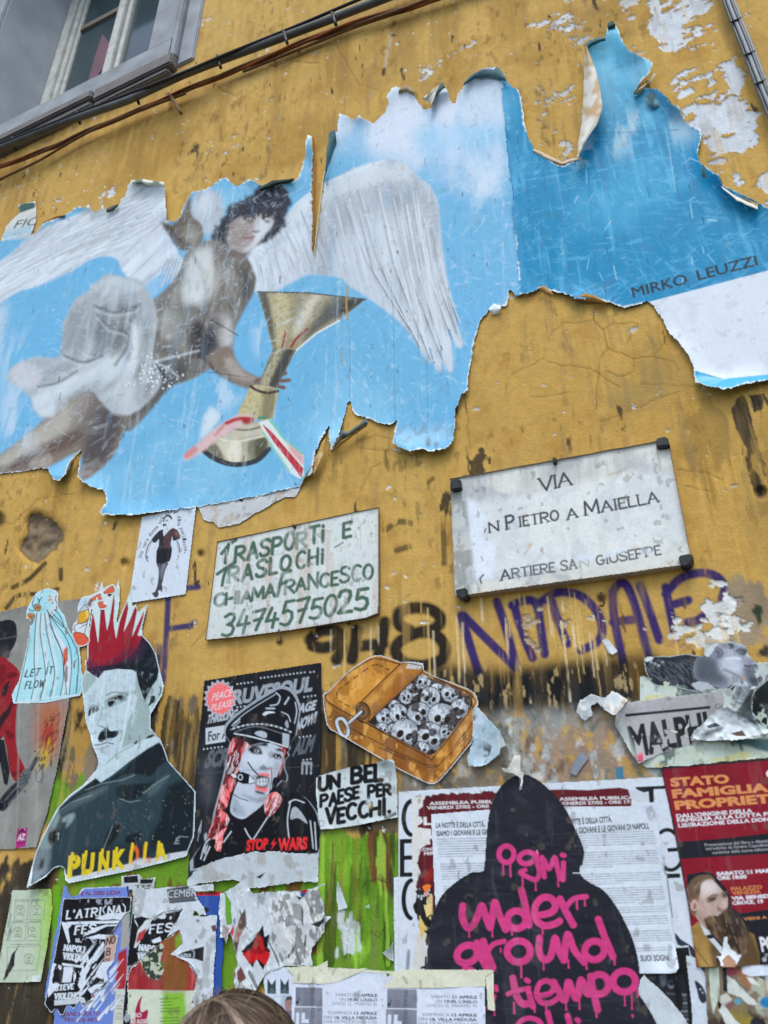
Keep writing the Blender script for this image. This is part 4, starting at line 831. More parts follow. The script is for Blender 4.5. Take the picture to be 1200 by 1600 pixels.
def make_angel():
 r = empty('winged_figure_poster')
 tag(r, 'huge torn pale blue poster of a winged figure carrying a gilt trophy', 'poster')
 s = Sheet(-68, 95, 818, 812, 1.35); paint_left(s)
 s.cut(LEFT_TOP + SEAM[1:] + LEFT_BOT, 31, 1.5, 2.4, .9)
 s.rim(4, (226, 226, 224), .35, 3, ss(8, 18, 784 + (s.Y - 112) * .0886 - s.X))
 s.wrinkle(.0010, 7, 1.6, 5, 3); s.wrinkle(.0005, 22, 5, 15, 2); s.lift(14, .010, 7, .02)
 for x, y, rr, hh in ((232, 284, 34, .03), (265, 345, 26, .02), (150, 325, 20, .012), (480, 225, 22, .02), (516, 215, 30, .02), (560, 180, 25, .015), (612, 150, 24, .015), (690, 140, 22, .025), (755, 110, 34, .03), (515, 690, 26, .03), (660, 700, 60, .025), (200, 803, 70, .02), (130, 740, 26, .02), (95, 745, 26, .022), (490, 730, 25, .025), (725, 610, 30, .012), (430, 284, 40, .02), (70, 345, 30, .012)):
  s.curl(x, y, rr, hh, 16)
 s.build('printed_sheet', M_GLOSS, r, 2.0, .5, .4)
 F = lambda *a, **k: flap('curled_flap', r, *a, **k)
 F([(724, 134), (740, 124), (762, 120), (790, 127)], [(724, 130), (738, 116), (757, 107), (778, 105), (791, 122)], .018, .026, SHADED_TEAL, seed=1)
 F([(508, 284), (512, 262), (520, 238), (526, 224)], [(508, 278), (510, 240), (515, 206), (524, 203)], .012, .034, SHADED_TEAL, seed=2)
 F([(407, 300), (430, 291), (458, 284)], [(405, 294), (424, 283), (460, 278)], .014, .026, (48, 66, 58), seed=3)  # dark green: shade on the bent paper painted in
 F([(671, 168), (682, 150), (697, 142)], [(676, 160), (684, 138), (692, 127)], .02, .034, SHADED_TEAL, seed=4)
 F([(658, 153), (672, 160), (674, 167)], [(665, 152), (676, 140), (686, 131), (676, 166)], .012, .03, (222, 218, 206), seed=5, c2=(176, 160, 130))
 F([(622, 146), (636, 145), (648, 150)], [(624, 138), (634, 133), (646, 139)], .01, .02, (150, 136, 108), seed=6)
 F([(517, 706), (532, 688), (548, 680), (574, 664)], [(522, 700), (534, 672), (546, 674), (572, 654), (576, 660)], .014, .03, (98, 118, 126), seed=7, c2=(140, 146, 142))  # grey teal carries the shade of the paper folding away
 F([(519, 708), (534, 694), (560, 676), (574, 666)], [(517, 704), (530, 688), (548, 680), (572, 664)], .008, .018, (172, 140, 84), seed=17)
 F([(475, 748), (486, 742), (490, 742)], [(480, 736), (492, 715), (503, 690), (510, 682), (504, 712), (490, 742)], .012, .026, (184, 146, 84), seed=8, c2=(210, 190, 150))
 F([(207, 287), (225, 289), (250, 290), (258, 294)], [(204, 282), (222, 279), (240, 282), (256, 284)], .028, .036, (216, 214, 200), seed=9, c2=(112, 124, 112))
 F([(104, 742), (112, 722), (124, 708)], [(101, 738), (108, 720), (126, 702)], .014, .026, (214, 200, 176), seed=10, c2=(236, 236, 236))
 F([(185, 322), (176, 330), (166, 332)], [(184, 318), (175, 322), (166, 327)], .012, .02, (84, 92, 88), seed=11)
 F([(66, 350), (90, 340), (102, 338)], [(68, 346), (86, 338), (102, 334)], .006, .014, (164, 132, 78), seed=12)
 F([(765, 487), (772, 491), (780, 490), (778, 484)], [(764, 482), (771, 474), (782, 478), (783, 482)], .004, .01, (228, 230, 236), seed=13)
 F([(488, 392), (489, 345), (489, 300), (490, 250), (489, 215)], [(490, 390), (491.5, 345), (491.5, 300), (492.5, 250), (491, 215)], .004, .014, (160, 110, 60), seed=14, amp=.5)
 F([(491, 400), (498, 352), (504, 300), (508, 272)], [(490, 396), (496, 346), (501, 300), (506, 270)], .006, .014, (206, 190, 150), seed=15, amp=.5)
 return r

RIGHT = [(x - 4, y) for x, y in SEAM[::-1]] + [(800, 134), (812, 140), (817, 165), (820, 190), (826, 215), (835, 232), (850, 243), (870, 256), (880, 258), (890, 253), (905, 249), (901, 244), (905, 215), (909, 190), (912, 130), (914, 70), (924, 61), (945, 60), (948, 40), (955, 34), (965, 40), (970, 55), (980, 76), (1000, 86), (1022, 96), (1015, 115), (1000, 130), (991, 146),
         (1004, 138), (1026, 138), (1040, 150), (1050, 162), (1062, 165), (1068, 186), (1080, 198), (1095, 200), (1096, 215), (1090, 240), (1097, 256), (1120, 270), (1130, 288), (1160, 302), (1200, 322), (1268, 360),
         (1268, 592), (1200, 594), (1165, 600), (1130, 609), (1085, 598), (1084, 575), (1075, 555), (1060, 535), (1045, 520), (1035, 500), (1020, 478), (1012, 472), (985, 479), (975, 482), (955, 475), (935, 467), (905, 468), (885, 460), (860, 455), (848, 448), (835, 456)]
def make_right_sheet():
 r = empty('saturated_blue_poster')
 tag(r, 'torn deep blue poster with a large white square and black artist lettering, its top peeling', 'poster')
 s = Sheet(774, 28, 1270, 614, 1.35, SKY_R)
 n = fbm(s.U * 3, s.V * 3, 4, 301); s.put(ss(.45, .75, n) * .5, (34, 134, 186)); s.put(ss(.6, .8, 1 - n) * .5, (70, 168, 210))
 tp = ss(240, 60, s.Y) * ss(880, 910, s.X); s.put(tp * .75, (112, 190, 222))
 md = s.blur(s.cov([(950, 180), (1070, 175), (1090, 215), (1000, 230), (940, 250)]), 12); s.put(md * ss(.4, .62, fbm(s.U * 30, s.V * 5, 4, 303)) * .8, (176, 202, 216))
 s.put(s.blur(s.cov([(980, 80), (1022, 94), (1015, 115), (992, 146), (985, 130)]), 4) * .5, (150, 206, 232))
 brushy(s, .4, 305, (96, 184, 224), .6, 60, 6); brushy(s, .5, 306, (22, 112, 164), .6, 40, 5)
 for k in range(7): scrub(s, .4, 310 + k, (104, 188, 226), .64, None, 110, 20, .35 * k)
 s.put(s.blur(s.cov([(870, 205), (925, 210), (930, 255), (880, 262)]), 10) * ss(.5, .64, fbm(s.U * 60, s.V * 30, 4, 320)) * .5, (200, 226, 236))
 s.stroke([(928, 208), (1000, 206), (1060, 203)], 2, (40, 110, 150), .6, 2)
 rs = random.Random(8)
 for k in range(60):
  x, y = rs.uniform(800, 1200), rs.uniform(120, 460); L = abs(rs.gauss(0, 8)); d = (585 - x) / (y + 1600) * -1
  s.stroke([(x, y), (x + d * L, y + L)], rs.uniform(.8, 2), (24, 70, 110), .7)
 for k in range(26):
  x, y = rs.uniform(810, 1180), rs.uniform(240, 450); a = rs.uniform(0, 3.1); L = rs.uniform(5, 24); s.stroke([(x, y), (x + L * math.cos(a), y - L * math.sin(a))], rs.uniform(.8, 1.8), (170, 216, 236), .6)
 for x in (845, 880, 925, 950): s.stroke([(x - 6, 280), (x + 8, 465)], 1.4, (36, 112, 160), .5, 2)
 s.stroke([(1040, 200), (1046, 235), (1055, 300)], 1.6, (150, 200, 220), .6, 2)
 # the white square (its code left blank) and the lettering
 s.poly([(1013, 472), (1195, 424), (1290, 400), (1290, 575), (1200, 586), (1130, 592), (1083, 578), (1060, 540), (1030, 500)], (216, 218, 228))
 s.put(s.cov([(1013, 472), (1290, 400), (1290, 575), (1130, 592), (1083, 578)]) * ss(.55, .75, fbm(s.U * 22, s.V * 22, 4, 330)) * .3, (176, 182, 196))
 s.poly([(1070, 582), (1130, 592), (1200, 585), (1290, 574), (1290, 612), (1085, 612)], (74, 172, 216)); s.put(s.cov([(1070, 582), (1130, 592), (1290, 574), (1290, 612), (1085, 612)]) * ss(.5, .7, fbm(s.U * 8, s.V * 50, 3, 331)) * .6, (150, 206, 232))
 s.text('MIRKO', (989, 465), (1075, 443), 17, (34, 50, 66), .02); s.text('LEUZZI', (1091, 438), (1185, 414), 17, (34, 50, 66), .02)
 s.cut(RIGHT, 32, 1.5, 2.4, .9)
 s.rim(4, (226, 228, 226), .3, 5, where=ss(800, 812, s.X))
 s.wrinkle(.0010, 6, 1.6, 6, 3); s.wrinkle(.0005, 22, 5, 16, 2); s.lift(14, .008, 9, .02)
 for x, y, rr, hh in ((945, 90, 60, .03), (990, 110, 40, .035), (1045, 160, 36, .03), (1105, 280, 40, .025), (1160, 305, 40, .02), (1130, 600, 60, .03), (910, 465, 40, .015), (800, 450, 30, .012), (905, 240, 30, .012)):
  s.curl(x, y, rr, hh, 18)
 s.build('printed_sheet', M_GLOSS, r, 4.4, .5, .4)
 F = lambda *a, **k: flap('curled_flap', r, *a, **k)
 F([(917, 72), (930, 108), (938, 140), (942, 168), (932, 196), (916, 218), (904, 246)], [(914, 74), (912, 130), (909, 190), (905, 215), (901, 244)], .05, .03, (216, 212, 204), .012, seed=21, c2=(186, 160, 122), streak=.22, mat=M_PAPER)
 F([(914, 88), (920, 76), (932, 68), (946, 64)], [(914, 70), (920, 63), (932, 60), (946, 58)], .03, .04, SHADED_TEAL, seed=22)
 F([(950, 46), (958, 46), (962, 40)], [(949, 38), (956, 32), (960, 36)], .02, .03, (40, 74, 78), seed=23)  # bent tip, its shade painted as dark teal
 F([(1020, 168), (1035, 166), (1050, 166)], [(1006, 152), (1016, 144), (1030, 142), (1042, 152), (1050, 163)], .012, .022, SHADED_TEAL, .002, seed=24, amp=1.6, c2=(120, 168, 190))
 F([(990, 148), (1000, 148), (1004, 142)], [(991, 146), (1000, 136), (1012, 128), (1022, 114), (1026, 116)], .01, .03, (196, 178, 152), seed=25)
 F([(1097, 278), (1110, 288), (1127, 288)], [(1096, 256), (1112, 266), (1122, 272), (1130, 288)], .01, .02, SHADED_TEAL, .002, seed=26, amp=1.6, c2=(60, 130, 168))
 F([(1126, 290), (1150, 306), (1184, 322)], [(1130, 296), (1152, 314), (1184, 328)], .018, .03, (222, 216, 202), seed=27)
 F([(1128, 287), (1150, 298), (1186, 318)], [(1126, 290), (1150, 304), (1184, 322)], .006, .02, (176, 150, 104), seed=28)
 F([(897, 468), (915, 470), (948, 474)], [(896, 466), (914, 457), (930, 462), (948, 472)], .006, .02, (170, 136, 84), seed=29)
 F([(842, 452), (850, 459), (862, 462)], [(843, 448), (852, 447), (864, 459)], .006, .016, (170, 136, 84), seed=30)
 F([(832, 238), (850, 250), (880, 260), (910, 250)], [(834, 232), (852, 240), (878, 252), (908, 244)], .003, .007, (186, 170, 150), seed=33)
 return r
make_angel(); make_right_sheet()

def make_scrap():
 s = Sheet(0, 305, 70, 380, 1.2, (206, 206, 200)); s.tint(.2, 20, seed=4)
 s.text('FIC', (20, 358), (56, 351), 14, (34, 34, 36), .0, .35)
 s.poly([(28, 319), (56, 312), (56, 324), (30, 333)], (62, 92, 88))  # bent top of the scrap, darkened by painted shade
 s.poly([(0, 366), (50, 350), (50, 380), (0, 380)], (140, 184, 212), .8, 4)
 s.cut([(28, 320), (56, 312), (58, 340), (50, 366), (0, 376), (10, 352), (30, 332)], 3, 1.0); s.rim(2.5, seed=3)
 tag(s.build('paper_scrap', M_PAPER, None, 4.5), 'small torn paper scrap lettered FIC above the wing of the huge blue poster', 'paper scrap')
make_scrap()

# ================================================================ signs and figures pasted or hung on the middle of the wall
def Zm(ox, oy, k):
 """tracing units -> survey points (a traced detail at k units per survey unit from ox, oy)"""
 return lambda *p: np.array([(ox + x / k, oy + y / k) for x, y in p])
def on(s, m, pts, c, a=1.0, soft=0, sm=3):
 q = s.cov(smooth(pts, sm) if sm else pts); q = s.blur(q, soft) if soft else q
 s.put(q * m, c, a)
def prism_px(pts, h0, h1, name, mat, parent, bevel=0.0):
 P = at(np.array([p[0] for p in pts]), np.array([p[1] for p in pts]), h1)
 bm = bmesh.new(); f = [bm.verts.new(p) for p in P]; b = [bm.verts.new((p[0], -h0, p[2])) for p in P]; n = len(f)
 bm.faces.new(f); bm.faces.new(b[::-1])
 for i in range(n): bm.faces.new([f[i], b[i], b[(i + 1) % n], f[(i + 1) % n]])
 return mesh_of(name, bm, mat, parent, bevel)
def slab_sides(name, pts, h, c, mat, parent, h0=0.0):
 """the edge of a board: from its front outline back to the wall"""
 pts = np.asarray(pts, float); P = at(pts[:, 0], pts[:, 1], h); B = P.copy(); B[:, 1] = -h0; n = len(P)
 F = np.array([[i, i + n, (i + 1) % n + n, (i + 1) % n] for i in range(n)])
 rgb = np.tile(pig(c), (2 * n, 1)) * (.85 + .3 * np.random.RandomState(3).rand(2 * n, 1))
 return raw_mesh(name, np.vstack([P, B]), F, mat, rgb, parent, False)

def make_street_plate():
 r = empty('street_name_plate')
 tag(r, 'white marble street name plate lettered VIA, held by dark metal corner clips', 'street sign')
 out = [(703, 748), (1044, 686), (1082, 881), (710, 932)]
 s = Sheet(698, 680, 1088, 938, 1.1, (212, 210, 204))
 n = fbm(s.U * 9 + 2 * fbm(s.U * 5, s.V * 5, 3, 4), s.V * 9, 5, 401); s.put(ss(.5, .62, n) * (1 - ss(.62, .72, n)) * .55, (150, 154, 164))
 s.put(ss(.48, .75, fbm(s.U * 6, s.V * 20, 4, 402)) * .4, (176, 178, 186)); s.put(ss(.55, .8, fbm(s.U * 60, s.V * 5, 4, 403)) * .4, (168, 164, 156))
 pale = s.blur(s.cov([(728, 775), (760, 785), (900, 758), (985, 740), (1050, 740), (1068, 850), (900, 880), (770, 905), (742, 905)]), 3); s.put(pale * .55, (222, 222, 222))
 s.put(pale * ss(.56, .66, fbm(s.U * 14, s.V * 10, 5, 404)) * .35, (176, 182, 194))
 top = s.cov([(703, 748), (1044, 686), (1050, 720), (960, 738), (900, 752), (708, 790)]); s.put(s.blur(top, 5) * ss(.35, .65, fbm(s.U * 40, s.V * 6, 4, 405)) * .5, (158, 158, 158))
 lf = s.cov([(703, 748), (730, 765), (742, 905), (730, 935), (710, 932)]); s.put(s.blur(lf, 3) * .5, (170, 172, 174)); s.put(s.blur(lf, 3) * ss(.5, .6, fbm(s.U * 34, s.V * 22, 4, 406)) * .6, (112, 114, 106))
 s.poly([(728, 778), (748, 790), (760, 810), (752, 838), (775, 850), (770, 905), (744, 906)], (220, 224, 236), .85, 2)
 for q in ([(1026, 700), (1032, 735)], [(950, 742), (970, 736)], [(820, 866), (830, 850)], [(720, 860), (726, 850)]): s.stroke(q, 3, (168, 150, 118), .6, 3)
 for x, y in ((818, 805), (826, 852), (992, 856), (1045, 880), (845, 800)): s.disc(x, y, 4, (188, 148, 92), 2, a=.7, soft=2)
 INK = (48, 52, 58); kw = dict(serif=2.6, thin=2.0)
 s.hand('VIA', (844, 768), (893, 757), 20, 3.7, INK, gap=.1, **kw)
 s.hand('N', (765, 832), (779, 829), 15, 2.8, (22, 24, 28), **kw); s.hand('P', (792, 827), (804, 824), 20, 3.8, INK, **kw); s.hand('IETRO', (812, 823), (873, 812), 15, 3.1, INK, gap=.3, **kw)
 s.hand('A', (887, 812), (902, 808), 15, 3.1, INK, **kw); s.hand('M', (915, 805), (936, 801), 21, 3.6, INK, **kw); s.hand('AIELLA', (941, 800), (1029, 784), 16, 3.2, INK, gap=.25, **kw)
 s.hand('A', (783, 907), (797, 904), 15, 2.8, (28, 30, 34), **kw); s.hand('RTIERE', (801, 903), (867, 893), 14, 2.8, (84, 88, 96), gap=.28, **kw)
 s.hand('SA', (877, 892), (901, 888), 15, 2.7, (92, 96, 102), **kw); s.hand('N', (907, 887), (920, 885), 12, 1.8, (160, 164, 170)); s.hand('GIUSEPPE', (933, 883), (1033, 866), 14, 2.8, (74, 78, 86), gap=.26, **kw)
 for q in ([(905, 872), (925, 869)], [(946, 868), (976, 858)], [(1004, 862), (1014, 860)]): s.stroke(q, 8, (212, 216, 226), .85, 3)
 s.stroke([(755, 898), (750, 904), (752, 911)], 2.6, (70, 72, 78)); s.stroke([(757, 832), (759, 826)], 2, (70, 72, 78)); s.stroke([(752, 870), (754, 876)], 2, (120, 124, 134), .7)
 s.put(1 - s.blur(s.cov(out), 5), (160, 150, 134), .5)
 s.cut(rough(out, .7, 5, 5)); s.wrinkle(.0006, 10, 8, 4)
 s.build('slab', M_MARBLE, r, 24.0); slab_sides('slab_edge', rough(out, .7, 5, 5), .0235, (176, 166, 148), M_MARBLE, r)
 IRON = plain_mat('black_iron', (52, 54, 54), .55, .3, .4, .25, 60)
 z = Zm(680, 660, 2.727)
 for pts in (((65, 245), (104, 237), (108, 280), (66, 288), (62, 268)), ((940, 66), (985, 58), (996, 75), (996, 98), (942, 104)), ((1034, 568), (1090, 556), (1102, 575), (1085, 606), (1062, 616), (1046, 610)), ((84, 712), (130, 702), (133, 742), (120, 752), (92, 740))):
  prism_px(z(*pts), .0, .034, 'corner_clip', IRON, r, .003)
 prism_px(z((498, 150), (512, 146), (515, 168), (500, 171)), .0, .033, 'edge_pin', IRON, r, .0015)
 return r

def make_board():
 r = empty('painted_removals_board')
 tag(r, 'white painted board with green brush lettering TRASPORTI and a phone number', 'sign board')
 z = Zm(200, 760, 2.857)
 out = z((398, 246), (560, 212), (760, 168), (960, 125), (1118, 93), (1120, 330), (1117, 566), (1060, 588), (960, 604), (740, 640), (500, 672), (345, 686), (372, 470))
 s = Sheet(316, 786, 598, 1006, 1.05, (208, 210, 208))
 s.tint(.08, 12, 8, 410); s.put(ss(.55, .75, fbm(s.U * 50, s.V * 5, 4, 411)) * .6, (190, 168, 158)); s.put(ss(.6, .75, fbm(s.U * 90, s.V * 70, 3, 412)) * .5, (176, 172, 166))
 G = (40, 84, 62); k = dict(jit=.12, soft=1.6)
 def W(t, a, b, h, w, sd, **q):
  a = z(a)[0]; b = z(b)[0]; m = s.hand(t, a, b, h, w, G, a=0, seed=sd, **{**k, **q}); s.put(m * (.6 + .4 * ss(.28, .46, fbm(s.U * 34, s.V * 20, 4, 420 + sd))), G, .95)
 for q in (((418, 300), (450, 262), (482, 238)), ((450, 258), (440, 300), (434, 342))): s.stroke(z(*q), 5.5, G, .95, 1.6, 4)
 W('RASPORTi', (478, 336), (874, 246), 25, 5.6, 1, gap=.34)
 W('E', (962, 230), (996, 222), 23, 5.2, 2)
 s.stroke(z((924, 272), (960, 250)), 2.6, (96, 92, 84), .8)
 for q in (((398, 392), (440, 362), (476, 340)), ((440, 366), (428, 400), (420, 442))): s.stroke(z(*q), 5, G, .95, 1.6, 4)
 W('RASLO', (448, 432), (724, 372), 25, 5.6, 3, gap=.42); W('CHi', (752, 366), (872, 342), 25, 5, 4, gap=.4); s.disc(*z((770, 330))[0], 4, (150, 66, 44), 3, a=.7, soft=2)
 W('CHiAMA', (386, 536), (655, 492), 17, 5.2, 5, gap=.2); W('F', (668, 486), (705, 470), 31, 5.4, 6, shear=.2); W('RANCESCO', (700, 478), (1092, 408), 20, 4.8, 7, gap=.3, h1=23)
 W('34745750', (418, 672), (925, 574), 35, 5.2, 8, gap=.26, h1=33, shear=.08); W('25', (940, 566), (1072, 546), 31, 6, 9)
 rs = random.Random(4)
 for i in range(14):
  x, y = rs.uniform(345, 590), rs.uniform(810, 980); s.disc(x, y, rs.uniform(.8, 1.8), (90, 78, 66), a=.8)
 for i in range(40):
  x, y = rs.uniform(345, 588), rs.uniform(800, 940); s.stroke([(x, y), (x + .06 * (585 - x) / 10, y + rs.uniform(10, 40))], rs.uniform(.8, 2), (176, 146, 138) if i % 2 else (216, 216, 214), .5, 1.5)
 s.put(1 - s.blur(s.cov(out), 4), (150, 140, 126), .5)
 s.cut(out); s.h += .006 * ss(0, 1, (s.Y - 800) / 190) * ss(.3, 1, (s.X - 330) / 260) + .003 * fbm(s.U * 3, s.V * 3, 2, 7)
 s.build('panel', M_BOARD, r, 10.0)
 P = np.array(out); hh = .0100 + .006 * ss(0, 1, (P[:, 1] - 800) / 190) * ss(.3, 1, (P[:, 0] - 330) / 260) + .003 * .5
 slab_sides('panel_edge', out, hh, (120, 106, 88), M_BOARD, r, .004)
 NAIL = plain_mat('rusty_nail', (96, 70, 54), .7, .4)
 for q in (((730, 170), (740, 168), (741, 178), (731, 180)), ((968, 600), (976, 598), (977, 606), (969, 608))): prism_px(z(*q), .0, .022, 'nail', NAIL, r)
 return r

def make_woman_sheet():
 z = Zm(190, 785, 9.23)
 s = Sheet(195, 782, 314, 950, .95, (206, 212, 224)); s.tint(.04, 12, seed=3)
 ink = (44, 44, 52)
 # figure in a short dark suit
 lg = s.poly(smooth(z((512, 878), (528, 940), (536, 1010), (524, 1150), (505, 1230), (478, 1290), (440, 1306), (450, 1330), (488, 1374), (528, 1350), (534, 1310), (524, 1285), (560, 1262), (566, 1285), (584, 1284), (590, 1225), (580, 1180), (596, 1130), (612, 1040), (640, 950), (668, 868)), 3), (62, 64, 72))
 on(s, lg, z((590, 890), (640, 890), (600, 1010), (575, 1120), (565, 1010)), (140, 144, 156), .7, 1); on(s, lg, z((524, 900), (548, 900), (560, 1000), (545, 1120), (535, 1000)), (110, 114, 126), .6, 1)
 j = s.poly(z((600, 385), (545, 405), (480, 470), (425, 540), (455, 578), (490, 582), (540, 525), (535, 630), (505, 695), (500, 800), (502, 882), (600, 878), (690, 852), (712, 790), (728, 672), (705, 600), (732, 478), (740, 555), (790, 548), (848, 515), (830, 440), (800, 395), (740, 368), (690, 400), (608, 490), (598, 450)), ink)
 on(s, j, z((690, 400), (740, 368), (800, 395), (848, 515), (800, 540), (732, 478), (705, 600), (735, 630), (700, 660), (625, 690), (610, 620), (608, 500)), (84, 58, 60), .9, .8); on(s, j, z((505, 700), (728, 672), (690, 852), (502, 882)), (28, 30, 36), .9)
 on(s, j, z((770, 420), (810, 430), (810, 480), (770, 460)), (130, 100, 104), .7, 1)
 s.stroke(z((425, 560), (375, 640), (352, 740), (352, 800), (378, 850)), 1.6, (60, 62, 70), 1, None, 4); s.stroke(z((440, 570), (398, 650), (372, 740)), 1, (150, 154, 164)); s.disc(*z((372, 790))[0], 2, (130, 132, 142), 2.6)
 s.stroke(z((805, 560), (830, 640), (838, 720)), 1.8, (90, 92, 102), 1, None, 4); s.stroke(z((785, 560), (810, 650), (820, 740)), .9, (160, 164, 176)); s.stroke(z((800, 770), (830, 770), (800, 830)), 1.2, (140, 142, 152))
 f = s.poly(smooth(z((602, 250), (640, 205), (690, 230), (712, 270), (690, 310), (650, 355), (610, 345), (604, 300)), 4), (204, 206, 214)); s.poly(smooth(z((596, 280), (608, 215), (660, 180), (705, 190), (728, 225), (720, 250), (690, 215), (650, 205), (620, 240), (612, 275)), 4), ink)
 s.disc(*z((650, 262))[0], 1.6, (60, 60, 68), 1.1); s.disc(*z((628, 325))[0], 2.2, ink, 1.6); s.disc(*z((604, 330))[0], 1.2, ink, 2.4); s.poly(z((640, 350), (690, 310), (705, 370), (610, 480), (600, 400)), (206, 208, 216)); s.stroke(z((650, 360), (660, 390)), 1.2, (150, 152, 162))
 # the sentence bent round her
 path = smooth(z((282, 812), (312, 720), (352, 620), (400, 525), (470, 430), (560, 325), (600, 235), (690, 165), (740, 150), (800, 205), (812, 265), (800, 330), (842, 378), (868, 470), (886, 590), (905, 690), (905, 745)), 6, False)
 d = np.concatenate([[0], np.cumsum(np.hypot(*np.diff(path, axis=0).T))]); txt = 'Una vera donna non deve dire parolacce.'; L = d[-1] / len(txt)
 for i, ch in enumerate(txt):
  if ch == ' ': continue
  p = [np.array([np.interp((i + q) * L, d, path[:, 0]), np.interp((i + q) * L, d, path[:, 1])]) for q in (.08, .86)]
  t = p[1] - p[0]; nrm = np.array([t[1], -t[0]]) / np.hypot(*t)
  s.text(ch, p[0], p[1], 6.4, (40, 40, 48), .012, up=nrm * 6.4)
 s.poly(z((60, 1300), (110, 1280), (90, 1480), (20, 1480)), (220, 222, 228))
 s.cut(z((292, 205), (1082, 36), (1000, 700), (925, 1328), (95, 1458), (130, 1220), (200, 760))); s.wrinkle(.0005, 12, 6, 8); s.lift(8, .003, 5, .04)
 return tag(s.build('small_poster', M_PAPER, None, 4.6), 'small white poster of a woman in a dark suit walking under curved lettering', 'poster')

def make_flow():
 z = Zm(0, 930, 3.9); y = Zm(0, 860, 3.75)
 s = Sheet(14, 912, 132, 1106, 1.0, (150, 208, 222))
 out = np.vstack([z((80, 662)), y((110, 760), (150, 590), (178, 420), (156, 405), (150, 375), (158, 340), (182, 290), (210, 250), (262, 222), (310, 226), (342, 250), (345, 335), (380, 380), (398, 450), (430, 500), (465, 565), (478, 700), (470, 852))])
 s.put(ss(.45, .7, fbm(s.U * 10, s.V * 8, 4, 430)) * .5, (176, 220, 230)); s.put(ss(.5, .7, fbm(s.U * 5, s.V * 10, 3, 431)) * .4, (128, 200, 216))
 s.poly(smooth(y((300, 260), (330, 262), (340, 300), (338, 345), (318, 352), (300, 330), (288, 360), (300, 400), (318, 385)), 3), (206, 212, 220))
 for q in (((215, 370), (205, 480), (200, 640), (205, 760), (180, 880)), ((240, 370), (235, 480), (255, 620), (265, 740), (235, 875)), ((262, 370), (275, 480), (300, 600), (320, 720), (295, 868)), ((290, 430), (330, 560), (365, 640), (370, 740), (352, 860))): s.poly(smooth(np.vstack([y(*q), y(*[(a + 24, b) for a, b in q[::-1]])]), 1), (204, 214, 222), .75)
 s.poly(smooth(y((300, 450), (350, 540), (378, 640), (372, 690), (392, 860), (420, 700), (380, 560), (330, 480)), 3), (208, 214, 224)); s.poly(y((372, 585), (395, 560), (398, 640), (374, 688)), (206, 92, 62))
 K = (30, 38, 46)
 for q in (((182, 420), (165, 560), (120, 770), (92, 892)), ((215, 370), (205, 480), (200, 640), (205, 760), (180, 880)), ((240, 370), (235, 480), (255, 620), (265, 740), (235, 875)), ((262, 370), (275, 480), (300, 600), (320, 720), (295, 868)), ((285, 380), (320, 500), (362, 600), (372, 740), (352, 860)), ((290, 430), (340, 540), (378, 640), (374, 690), (392, 850)),
              ((275, 350), (320, 420), (390, 520), (420, 640), (405, 850)), ((300, 360), (370, 440), (430, 540), (460, 640), (445, 845)), ((280, 355), (296, 395), (318, 378)), ((320, 345), (352, 385), (375, 450), (330, 415), (290, 372)),
              ((330, 262), (326, 290), (338, 318), (330, 330), (334, 345), (318, 352)), ((205, 265), (190, 310), (200, 340)), ((220, 280), (232, 300), (215, 320)), ((165, 340), (185, 355), (200, 350)), ((245, 275), (225, 300))): s.stroke(y(*q), 1.3, K, .95, None, 5)
 for cx, cy in ((220, 335), (180, 388)):
  for k in range(6): s.disc(*y((cx + 13 * math.cos(k * 1.05), cy + 13 * math.sin(k * 1.05)))[0], 2.8, K); s.disc(*y((cx + 13 * math.cos(k * 1.05), cy + 13 * math.sin(k * 1.05)))[0], 2.0, (204, 138, 52))
  s.disc(*y((cx, cy))[0], 1.7, (150, 84, 36))
 for cx, cy in ((292, 270), (286, 292), (298, 288)): s.disc(*y((cx, cy))[0], 1.8, (190, 132, 60))
 s.stroke(y((312, 300), (304, 308), (314, 312)), 1, K)
 s.hand('LET', z((152, 498))[0], z((236, 488))[0], 11, 1.7, K, .15, gap=.5); s.hand('IT', z((280, 482))[0], z((318, 476))[0], 11, 1.7, K, gap=.6); s.hand('FLOW', z((150, 570))[0], z((264, 558))[0], 11, 1.7, K, .1, gap=.45)
 s.stroke(z((468, 575), (470, 490)), 1.6, (50, 60, 66), .7)
 s.cut(smooth(out, 2)); b = s.blur(s.mask, 1.5); s.put((1 - ss(.72, .9, b)) * s.mask, (216, 220, 224)); s.stroke(z((82, 660), (180, 640), (300, 625), (480, 606)), 2, (216, 220, 224), .8)
 s.wrinkle(.0005, 14, 9, 8); s.lift(6, .003, 3, .05)
 tag(s.build('cutout_poster', M_PAPER, None, 4.2), 'pale turquoise cutout of a long haired lady lettered LET IT FLOW', 'poster')
 # her arm, pasted apart: hand with a spray can and hearts
 s = Sheet(110, 908, 186, 1014, .95, (212, 212, 216))
 s.poly(smooth(y((425, 490), (450, 478), (495, 490), (523, 528), (490, 556), (452, 552), (436, 520)), 3), (204, 88, 58)); s.poly(y((460, 365), (518, 340), (524, 382), (505, 420), (455, 430)), (206, 156, 40)); s.poly(y((500, 350), (520, 345), (522, 382), (508, 412)), (226, 190, 90))
 s.poly(y((462, 358), (495, 320), (518, 350)), (196, 198, 204)); s.poly(y((458, 330), (478, 285), (520, 278), (500, 320)), (176, 200, 226)); s.poly(y((505, 320), (530, 280), (548, 280), (530, 335)), (92, 62, 52), .9, .8)
 heart = lambda pts: (s.poly(smooth(y(*pts), 3), K), s.poly(smooth((y(*pts) - y(*pts).mean(0)) * .86 + y(*pts).mean(0), 3), (208, 96, 62)))
